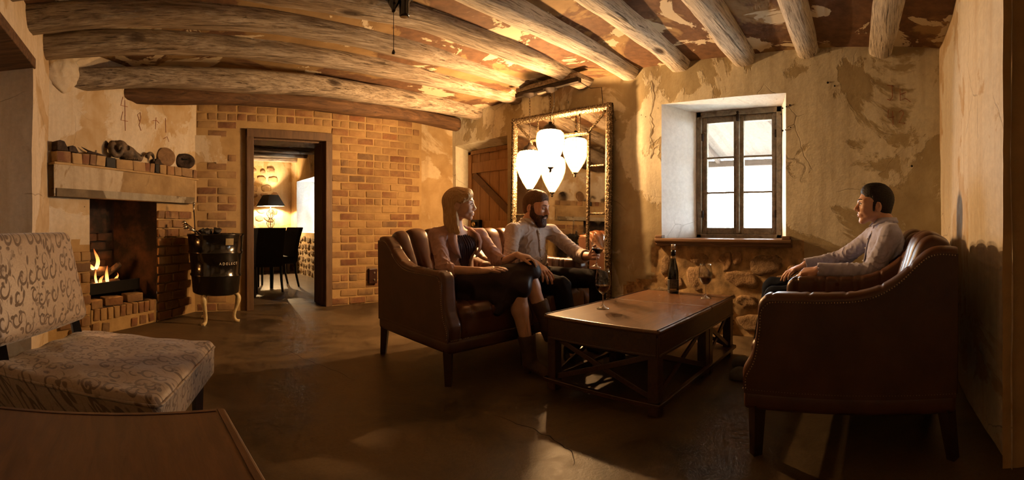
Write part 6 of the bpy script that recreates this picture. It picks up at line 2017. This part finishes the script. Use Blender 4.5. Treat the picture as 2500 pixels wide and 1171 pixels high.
    def tf(X, Y, Z):
        m = 0
        for q in kk: m = m + np.exp(-((X - q[0]) ** 2 + (Y - q[1]) ** 2 + (Z - q[2]) ** 2) / .015)
        return .009 * (np.abs(w(X, Y, Z)) - .25) * (.35 + np.clip(m, 0, 1))
    g.mod(tf)
    g.mesh('trousers', trouser_m, t)
    for s in 'RL':
        heel = P['an' + s].copy(); fo = (P['toe' + s] - heel); fo.z = 0; fo.normalize(); heel = heel - fo * .05; heel.z = P['toe' + s].z
        lo, hi = bounds([heel, P['toe' + s], P['an' + s]], .12); g = SDF(lo, hi, .006); shoe(g, heel, P['toe' + s]); g.mesh('shoe', shoe_m, t)
    hr = mens_hair(F, hair_m, t, **hair_kw)
    if beard:
        lo, hi = bounds([F.o], .19 * F.s); g = SDF(lo, hi, .0034); h = LG(g, F)
        h.ell((0, .030, -.062), (.064, .066, .056)); h.cone((-.018, .072, -.112), (.018, .072, -.112), .030, .030, .03)
        for s in (-1, 1): h.cone((s * .069, .006, .010), (s * .062, .016, -.055), .013, .022, .02)
        for s in (-1, 1): h.cone((0, .104, -.043), (s * .028, .090, -.060), .0075, .008, .006)
        h.ell((0, .100, -.004), (.072, .070, .034), .010, 's'); h.ell((0, .090, -.024), (.050, .045, .012), .008, 's')
        for s in (-1, 1): h.ell((s * .046, .085, -.020), (.024, .040, .026), .008, 's')
        h.ell((0, .106, -.0605), (.017, .016, .0075), .004, 's'); h.ell((0, -.06, -.09), (.09, .07, .10), .01, 's')
        for s in (-1, 1): h.cone((0, .105, -.0425), (s * .027, .092, -.058), .0065, .007, .004)
        w = waves(11, 6, .012 * F.s); g.mod(lambda X, Y, Z: .0026 * w(X, Y, Z))
        g.mesh('beard', beard, t)
    return t

# ---- bearded man between woman and mirror
Fb = Fr((2.835, 2.60, 1.142), (.20, -.97), pitch=-.20, s=1.09)
jb = dict(neck=(2.80, 2.645, 1.005), chest=(2.795, 2.66, .865), waist=(2.80, 2.655, .68), pelvis=(2.81, 2.67, .575),
          shR=(2.585, 2.625, .955), shL=(3.015, 2.585, .940), elR=(2.46, 2.53, .715), elL=(3.115, 2.355, .735), wrR=(2.445, 2.255, .718), wrL=(2.945, 2.115, .752),
          hipR=(2.70, 2.60, .555), hipL=(2.92, 2.60, .555), knR=(2.56, 2.105, .555), knL=(2.93, 2.03, .58), anR=(2.60, 2.02, .11), anL=(2.93, 2.06, .11), toeR=(2.56, 1.84, .0), toeL=(2.90, 1.88, .0))
m_shirt_b = cloth('grey_check_shirt', (0.40, 0.325, 0.285), stripe=((0.18, 0.14, 0.125), .009))
m_trou_b = cloth('black_trousers', (0.011, 0.009, 0.010), .95)
m_shoe_b = simple('black_shoe', (0.014, 0.011, 0.010), .35)
m_hair_b = hair_mat('brown_hair', (0.055, 0.026, 0.011), (0.17, 0.085, 0.036))
m_beard = hair_mat('dark_beard', (0.028, 0.012, 0.006), (0.085, 0.036, 0.016), .6)
relax = [(.35, .35, .25), (.40, .40, .25), (.45, .45, .3), (.5, .5, .3)]
grip = [(.9, .7, .4), (1.0, .8, .5), (1.05, .85, .5), (1.1, .9, .5)]
hb = [dict(w=(2.445, 2.255, .718), d=(.10, -.83, -.55), n=(-.15, -.55, .82), t=-1, c=[(.25, .35, .25), (.25, .4, .25), (.3, .4, .25), (.35, .45, .3)], sp=.14, to=.75),
      dict(w=(2.945, 2.115, .752), d=(-.30, -.92, .20), n=(.85, -.35, -.05), t=1, c=[(.55, .75, .4), (.65, .75, .4), (.7, .8, .45), (.75, .8, .45)], sp=.05, to=.55, tc=.25)]
man_b = seated_man('bearded man in a grey checked shirt holding a wine glass, seated beside the mirror', jb, Fb, m_skin_b, m_shirt_b, m_trou_b, m_hair_b, hb, (.05, -1, .12), 21, (.07, .035, .016), m_beard, m_shoe_b, sleeve=.50, shirt_r=1.04, hair_kw=dict(vol=.010, top=.005, quiff=.008), loose=.012, closed=.8)
wine_glass((2.855, 2.005, .675), .128, 'wine glass held up in the bearded man\'s hand', (.06, .10, 0))

# ---- dark-haired man on the right
Fd = Fr((2.885, .015, 1.118), (-.16, .987), pitch=.03, s=1.04)
jd = dict(neck=(2.885, -.055, .995), chest=(2.90, -.06, .85), waist=(2.93, -.03, .66), pelvis=(2.97, .0, .56),
          shR=(3.085, .03, .925), shL=(2.715, -.085, .945), elR=(3.16, .26, .755), elL=(2.675, .03, .715), wrR=(3.06, .475, .728), wrL=(2.640, .335, .735),
          hipR=(3.07, .10, .545), hipL=(2.86, .08, .545), knR=(3.09, .71, .565), knL=(2.80, .63, .545), anR=(3.08, .80, .11), anL=(2.85, .74, .11), toeR=(3.06, 1.00, 0), toeL=(2.83, .94, 0))
m_shirt_d = cloth('lavender_shirt', (0.40, 0.40, 0.54), .8)
m_trou_d = cloth('navy_jeans', (0.008, 0.012, 0.024), .95)
m_shoe_d = simple('grey_canvas_shoe', (0.14, 0.13, 0.12), .8)
m_hair_d = hair_mat('black_brown_hair', (0.006, 0.004, 0.003), (0.022, 0.013, 0.008))
hd = [dict(w=(3.06, .475, .728), d=(-.22, .93, -.38), n=(-.15, .35, .90), t=1, c=[(.15, .3, .2), (.2, .3, .2), (.25, .35, .25), (.3, .4, .3)], sp=.16, to=.6),
      dict(w=(2.640, .335, .735), d=(.02, .97, -.16), n=(-.35, .05, .93), t=-1, c=[(.55, .5, .3), (.62, .55, .3), (.7, .55, .3), (.75, .6, .3)], sp=.06, to=.5)]
man_d = seated_man('dark-haired clean-shaven man in a lavender shirt seated in profile by the right wall', jd, Fd, m_skin_r, m_shirt_d, m_trou_d, m_hair_d, hd, (-.16, .985, .10), 33, (.02, .011, .006), None, m_shoe_d, sleeve=1.0, hair_kw=dict(vol=.011, top=.006, quiff=.010), loose=.004)

# ---------------------------------------------------------------- blonde woman
Fw = Fr((2.03, 2.60, 1.135), (.68, -.73), pitch=.02, s=1.0)
W = {k: Vector(v) for k, v in dict(neck=(2.025, 2.655, .985), chest=(2.04, 2.665, .85), waist=(2.04, 2.67, .68), pelvis=(2.03, 2.68, .575),
     shR=(1.868, 2.665, .932), shL=(2.225, 2.615, .930), elR=(1.80, 2.475, .695), elL=(2.285, 2.455, .715), wrR=(1.935, 2.275, .700), wrL=(2.255, 2.245, .790),
     hipR=(1.93, 2.62, .56), hipL=(2.13, 2.62, .55), knR=(2.305, 2.185, .675), knL=(2.195, 2.17, .575), anR=(2.375, 2.085, .335), anL=(2.240, 2.115, .115), toeR=(2.46, 1.99, .22), toeL=(2.29, 1.955, .0)).items()}
wf = V(.02, -1, .15).normalized()
wt_ = thing('person', 'blonde woman in a dusty pink blazer and dark skirt seated with crossed legs', 'person', (0, 0, 0))
allp = list(W.values()) + [Fw.o + V(0, 0, .15)]
lo, hi = bounds(allp, .16)
g = SDF(lo, hi, .0042)
add_head(g, Fw, True, True)
g.cone(Fw.p(0, -.030, -.045), W['neck'] - V(0, 0, .01), .044, .049, .02)
g.cone(W['neck'] - V(0, 0, .02), W['chest'], .06, .115, .05, sq=(wf, .68)); g.cone(W['chest'], W['waist'], .12, .105, .03, sq=(wf, .7)); g.cone(W['waist'], W['pelvis'], .11, .15, .03, sq=(wf, .75))
for s in 'RL':
    g.cone(W['neck'] - V(0, 0, .045), W['sh' + s] - V(0, 0, .016), .040, .032, .03)
    g.cone(W['sh' + s] - V(0, 0, .014), W['el' + s], .035, .033, .02); g.cone(W['el' + s], W['wr' + s], .036, .024, .012)
    g.cone(W['hip' + s], W['kn' + s], .082, .056, .03)
    mid = W['kn' + s].lerp(W['an' + s], .32); cb = V(-.35, .9, 0).normalized() * .018
    g.cone(W['kn' + s], mid + cb, .054, .055, .03); g.cone(mid + cb, W['an' + s], .055, .033, .03)
add_hand(g, W['wrR'], (.50, -.80, .10), (-.25, -.05, .96), -1, [(.1, .15, .1)] * 4, 1.0, .05, .35, .1, rf=.88)
add_hand(g, W['wrL'], (.42, -.66, -.16), (.10, -.20, .97), 1, [(.35, .5, .3), (.4, .5, .3), (.45, .5, .3), (.5, .5, .3)], 1.0, .07, .35, .1, rf=.88)
g.mesh('body', m_skin_w, wt_)
face_parts(Fw, wt_, brow=(.20, .11, .05), lip=m_lip_w, brow_r=.003, teeth=True)
# hair: straight shoulder-length bob with a side-swept fringe, tucked behind the ear
lo, hi = bounds([Fw.o + V(0, 0, -.05)], .26)
g = SDF(lo, hi, .0036); h = LG(g, Fw)
h.ell((0, -.018, .044), (.086, .108, .094))
h.ell((0, .118, -.022), (.100, .070, .105), .012, 's')
for s in (-1, 1):
    h.ell((s * .085, .060, -.045), (.045, .060, .085), .010, 's')
    h.ell((s * .090, -.006, -.012), (.028, .027, .040), .006, 's')
h.cone((0, -.082, .02), (0, -.085, -.11), .058, .050, .03, sq=((0, 1, 0), .75))
for s in (-1, 1):
    h.cone((s * .066, -.045, .02), (s * .074, -.040, -.10), .034, .030, .02, sq=((1, 0, 0), .6))
    h.cone((s * .074, -.040, -.10), (s * .080, -.012, -.185), .030, .020, .02, sq=((1, 0, 0), .55))
    h.cone((s * .060, -.075, -.08), (s * .066, -.060, -.185), .032, .020, .02)
h.cone((0, -.085, -.10), (0, -.078, -.180), .046, .028, .02, sq=((0, 1, 0), .6))
h.ell((.016, .062, .082), (.066, .030, .036), .03, rot=Matrix.Rotation(.30, 3, 'Y'))     # swept fringe
h.cone((.060, .062, .066), (.079, .030, .030), .022, .014, .02); h.cone((-.050, .074, .060), (-.076, .040, .0), .016, .008, .015)
h.ell((0, .112, -.006), (.050, .030, .036), .012, 's')
w = waves(3, 6, .016)
Ri = np.array(Fw.R.transposed())
g.mod(lambda X, Y, Z: .0014 * np.sin((X * .9 + Y * .5) * 330 + 2.0 * np.sin(Z * 26)) + .001 * w(X, Y, Z * .2))
m_hair_w = hair_mat('blonde_hair', (0.34, 0.185, 0.070), (0.75, 0.50, 0.24), .45)
g.mesh('hair', m_hair_w, wt_)
# pleated dark top
m_top = cloth('plum_top', (0.045, 0.028, 0.036), .6)
lo, hi = bounds([W[k] for k in ('neck', 'chest', 'waist', 'pelvis', 'shR', 'shL')], .16)
g = SDF(lo, hi, .0045)
g.cone(W['neck'] - V(0, 0, .06), W['chest'], .085, .124, .05, sq=(wf, .70)); g.cone(W['chest'], W['waist'], .128, .115, .03, sq=(wf, .72)); g.cone(W['waist'], W['pelvis'], .118, .155, .03, sq=(wf, .76))
for s in (-1, 1): g.ell(W['chest'] + V(s * .062, 0, -.012) + wf * .062, (.060, .055, .060), .035)
g.mod(lambda X, Y, Z: .0035 * np.sin((X + .25 * (Z - .8)) * 2 * PI / .019) * np.clip((2.70 - Y) / .06, 0, 1) * (Z > .70))
g.ell(W['neck'] + wf * .07 + V(0, 0, .005), (.085, .07, .075), .015, 's')
g.mesh('top', m_top, wt_)
# blazer, open at the front, sleeves pushed up
m_blazer = cloth('dusty_pink_blazer', (0.44, 0.255, 0.205), .8)
pts = [W[k] for k in ('neck', 'chest', 'waist', 'pelvis', 'shR', 'shL', 'elR', 'elL')]
lo, hi = bounds(pts, .18)
g = SDF(lo, hi, .0048)
g.cone(W['neck'] - V(0, 0, .04), W['chest'], .080, .143, .06, sq=(wf, .74)); g.cone(W['chest'], W['waist'], .146, .134, .03, sq=(wf, .76)); g.cone(W['waist'], W['pelvis'] - V(0, 0, .02), .136, .172, .03, sq=(wf, .80))
for s in (-1, 1): g.ell(W['chest'] + V(s * .066, 0, -.012) + wf * .060, (.066, .060, .066), .035)
for s in 'RL':
    g.cone(W['neck'] - V(0, 0, .045), W['sh' + s] - V(0, 0, .006), .048, .047, .045); g.cone(W['sh' + s] - V(0, 0, .010), W['el' + s], .052, .049, .04)
    dd = (W['wr' + s] - W['el' + s]).normalized(); e2 = W['el' + s] + dd * .045
    g.cone(W['el' + s], e2, .052, .050, .02)
    g.cone(e2 + dd * .012, e2 + dd * .10, .036, .036, .0, 's')
wv = waves(44, 4, .12, .5); wv2 = waves(45, 3, .05); foci = [W['elR'], W['elL'], W['shR'], W['shL']]
def bf(X, Y, Z):
    m = 0
    for q in foci: m = m + np.exp(-((X - q[0]) ** 2 + (Y - q[1]) ** 2 + (Z - q[2]) ** 2) / .010)
    return (.013 * (np.abs(wv(X, Y, Z)) - .25) + .005 * (np.abs(wv2(X, Y, Z)) - .25)) * (.3 + np.clip(m, 0, 1))
g.mod(bf)
for s in 'RL':
    limb_folds(g, W['sh' + s], W['el' + s], .07, .045, .006, .9, .45, 47, .7)
    limb_folds(g, W['el' + s], W['wr' + s], .06, .034, .006, .05, .3, 48, -.5)
limb_folds(g, W['sh' + 'R'], W['waist'], .12, .08, .004, .5, .5, 49, 1.0)
cx = W['chest']
def opening(X, Y, Z):
    # wedge in front of the chest: narrow at the waist, wide at the collar
    wv_ = .030 + .10 * np.clip((Z - .66) / .30, 0, 1) - .055 * np.clip((Z - .90) / .1, 0, 1)
    lat = np.abs(X - (2.055 + .04 * (Z - .8))) - wv_
    fr = (Y - (2.665 - .035))
    return np.maximum(lat, fr) * np.ones(np.broadcast(X, Y, Z).shape)
g.put(opening, (1.85, 2.35, .50), (2.25, 2.64, 1.02), 0, 's')
g.cone(Fw.p(0, -.02, -.06), W['neck'] - V(0, 0, .005), .056, .062, .01, 's')
g.ell(W['neck'] + wf * .07 + V(0, 0, .01), (.075, .06, .09), .01, 's')
g.mesh('blazer', m_blazer, wt_)
# lapels
for s in (-1, 1):
    mb = MB(); P_ = []
    rows = [(.975, .052, .105, 2.615), (.93, .088, .150, 2.560), (.88, .100, .158, 2.537), (.82, .088, .138, 2.530), (.765, .066, .080, 2.536)]
    for z, a, b, y in rows:
        for q, u_ in enumerate((a, (a + b) / 2, b)):
            P_.append((2.055 + .04 * (z - .8) + s * u_, y + (.012 if q == 2 else (-.004 if q == 1 else 0)) + .25 * max(0, u_ - .08), z))
    mb.add(P_, [(r * 3 + q, r * 3 + q + 1, r * 3 + q + 4, r * 3 + q + 3) for r in range(4) for q in range(2)])
    o = mb.build('lapel', m_blazer, wt_, smooth=True, fix=False); md = o.modifiers.new('thick', 'SOLIDIFY'); md.thickness = .006; md.offset = 0
# skirt with a hanging hem
m_skirt = cloth('dark_skirt', (0.030, 0.021, 0.024), .45, bump=.1)
pts = [W[k] for k in ('pelvis', 'hipR', 'hipL', 'knR', 'knL')]
lo, hi = bounds(pts, .24)
g = SDF(lo, hi, .006)
g.cone(W['pelvis'], W['pelvis'] + V(0, 0, .08), .17, .135, .0, sq=(wf, .8))
g.cone(W['hipR'], W['knR'] + (W['knR'] - W['hipR']).normalized() * .015, .100, .072, .05); g.cone(W['hipL'], W['knL'] + (W['knL'] - W['hipL']).normalized() * .012, .098, .074, .05)
g.cone(W['hipR'] - V(.02, 0, .0), W['knR'] - V(.08, -.01, .06), .09, .06, .05)
hem = [Vector((1.93, 2.50, .50)), Vector((2.00, 2.36, .44)), Vector((2.06, 2.24, .425)), Vector((2.16, 2.185, .52)), Vector((2.24, 2.15, .60))]
for a, b in zip(hem, hem[1:]):
    g.cone(a, b, .020, .018, .05)
    up_ = V(.05, .03, .14)
    g.cone(a + up_ * .5, b + up_ * .5, .035, .03, .05)
for i in range(12):
    t_ = i / 11; th_ = W['hipR'].lerp(W['knR'], t_) - V(.02, 0, .03); q = t_ * (len(hem) - 1); j = min(len(hem) - 2, int(q)); hp = hem[j].lerp(hem[j + 1], q - j)
    g.cone(th_, hp, .045, .016, .035)
wv = waves(71, 4, .16)
g.mod(lambda X, Y, Z: .012 * (np.abs(wv(X, Y, Z)) - .25))
g.mesh('skirt', m_skirt, wt_)
# ankle boots with a side zip
m_boot = simple('brown_suede_boot', (0.075, 0.042, 0.022), .75, bump=.2)
for s, kz in (('L', 0), ('R', 1)):
    an, to = W['an' + s], W['toe' + s]; up_ = (W['kn' + s] - an).normalized()
    d = (to - an); d = (d - up_ * d.dot(up_)).normalized()
    lo, hi = bounds([an + up_ * .16, to, an - up_ * .12 - d * .06], .09); g = SDF(lo, hi, .005)
    g.cone(an + up_ * .125, an, .060, .047, .0); g.cone(an, an - up_ * .045 - d * .012, .047, .040, .02)
    g.cone(an - up_ * .045, to - d * .04 + up_ * .025, .042, .033, .03); g.cone(to - d * .05 + up_ * .022, to + up_ * .012, .031, .012, .02)
    g.cone(an - d * .030 - up_ * .05, an - d * .034 - up_ * .115, .030, .022, .012)       # heel
    g.cone(an + up_ * .22, an + up_ * .150, .047, .047, 0, 's'); g.put(lambda X, Y, Z: -((X - an[0]) * up_[0] + (Y - an[1]) * up_[1] + (Z - an[2]) * up_[2] - .145) * np.ones(np.broadcast(X, Y, Z).shape), an - V(.09, .09, 0), an + up_ * .22 + V(.09, .09, .02), 0, 's')
    w = waves(81 + kz, 4, .04); g.mod(lambda X, Y, Z: .002 * (np.abs(w(X, Y, Z)) - .25))
    b = g.mesh('boot', m_boot, wt_)
    sd = V(-.80, -.60, 0)
    mb = MB(); mb.tube([an + sd * .052 + up_ * .085 + d * .0, an + sd * .047 + up_ * .03, an + sd * .043 - up_ * .03], .003, 6); mb.build('zip', m_steel, b, smooth=True)

# ================================================================ MARKS ON THE WINDOW WALL
wm = lambda y, z: V(WX - 0.004 - fnz((WX, y, z), 1.0) * 0.022, y, z)
# red chalk characters, upper right
strokes(wall_window, [[(-.09, 2.19), (-.15, 2.18)], [(-.13, 2.19), (-.135, 2.09), (-.115, 2.06), (-.09, 2.07)],
                      [(-.20, 2.16), (-.20, 2.06), (-.245, 2.08), (-.29, 2.05)], [(-.20, 2.11), (-.25, 2.13)],
                      [(-.10, 1.98), (-.095, 1.91), (-.15, 1.92)], [(-.135, 1.97), (-.14, 1.85)],
                      [(-.19, 1.96), (-.215, 1.98), (-.23, 1.95), (-.19, 1.87), (-.245, 1.865)]], wm, 0.0028)
# crack with holes left of the window, and old nail holes to the right of it
mb = MB(); cp = [(2.10, 2.38), (2.07, 2.20), (2.105, 2.03), (2.085, 1.92), (2.11, 1.83), (2.075, 1.72), (2.10, 1.62)]
path = []
for a, b in zip(cp, cp[1:]):
    for k in range(6):
        t_ = k / 6; path.append(wm(a[0] + (b[0] - a[0]) * t_ + .012 * nz((0, a[1] + (b[1] - a[1]) * t_, 0), 30), a[1] + (b[1] - a[1]) * t_) + V(-.014 * math.exp(-((a[0] - 2.15) / .12) ** 2), 0, 0))
mb.tube(path, [.0008 + .0026 * abs(nz(p, 16, 3)) for p in path], 6); mb.build('wall_crack', m_crack, wall_window, smooth=True)
for (y, z, r_) in ((.815, 2.016, .007), (.782, 2.028, .007), (.752, 2.04, .008), (.83, 1.965, .006), (.815, 1.82, .008), (.79, 1.826, .005), (.745, 1.845, .006), (.42, 2.22, .010), (.36, 2.19, .008), (-.30, 1.50, .010)):
    mb = MB(); mb.ball(wm(y, z), (.004, r_, r_), 8); mb.build('nail_hole', m_crack, wall_window, smooth=True)
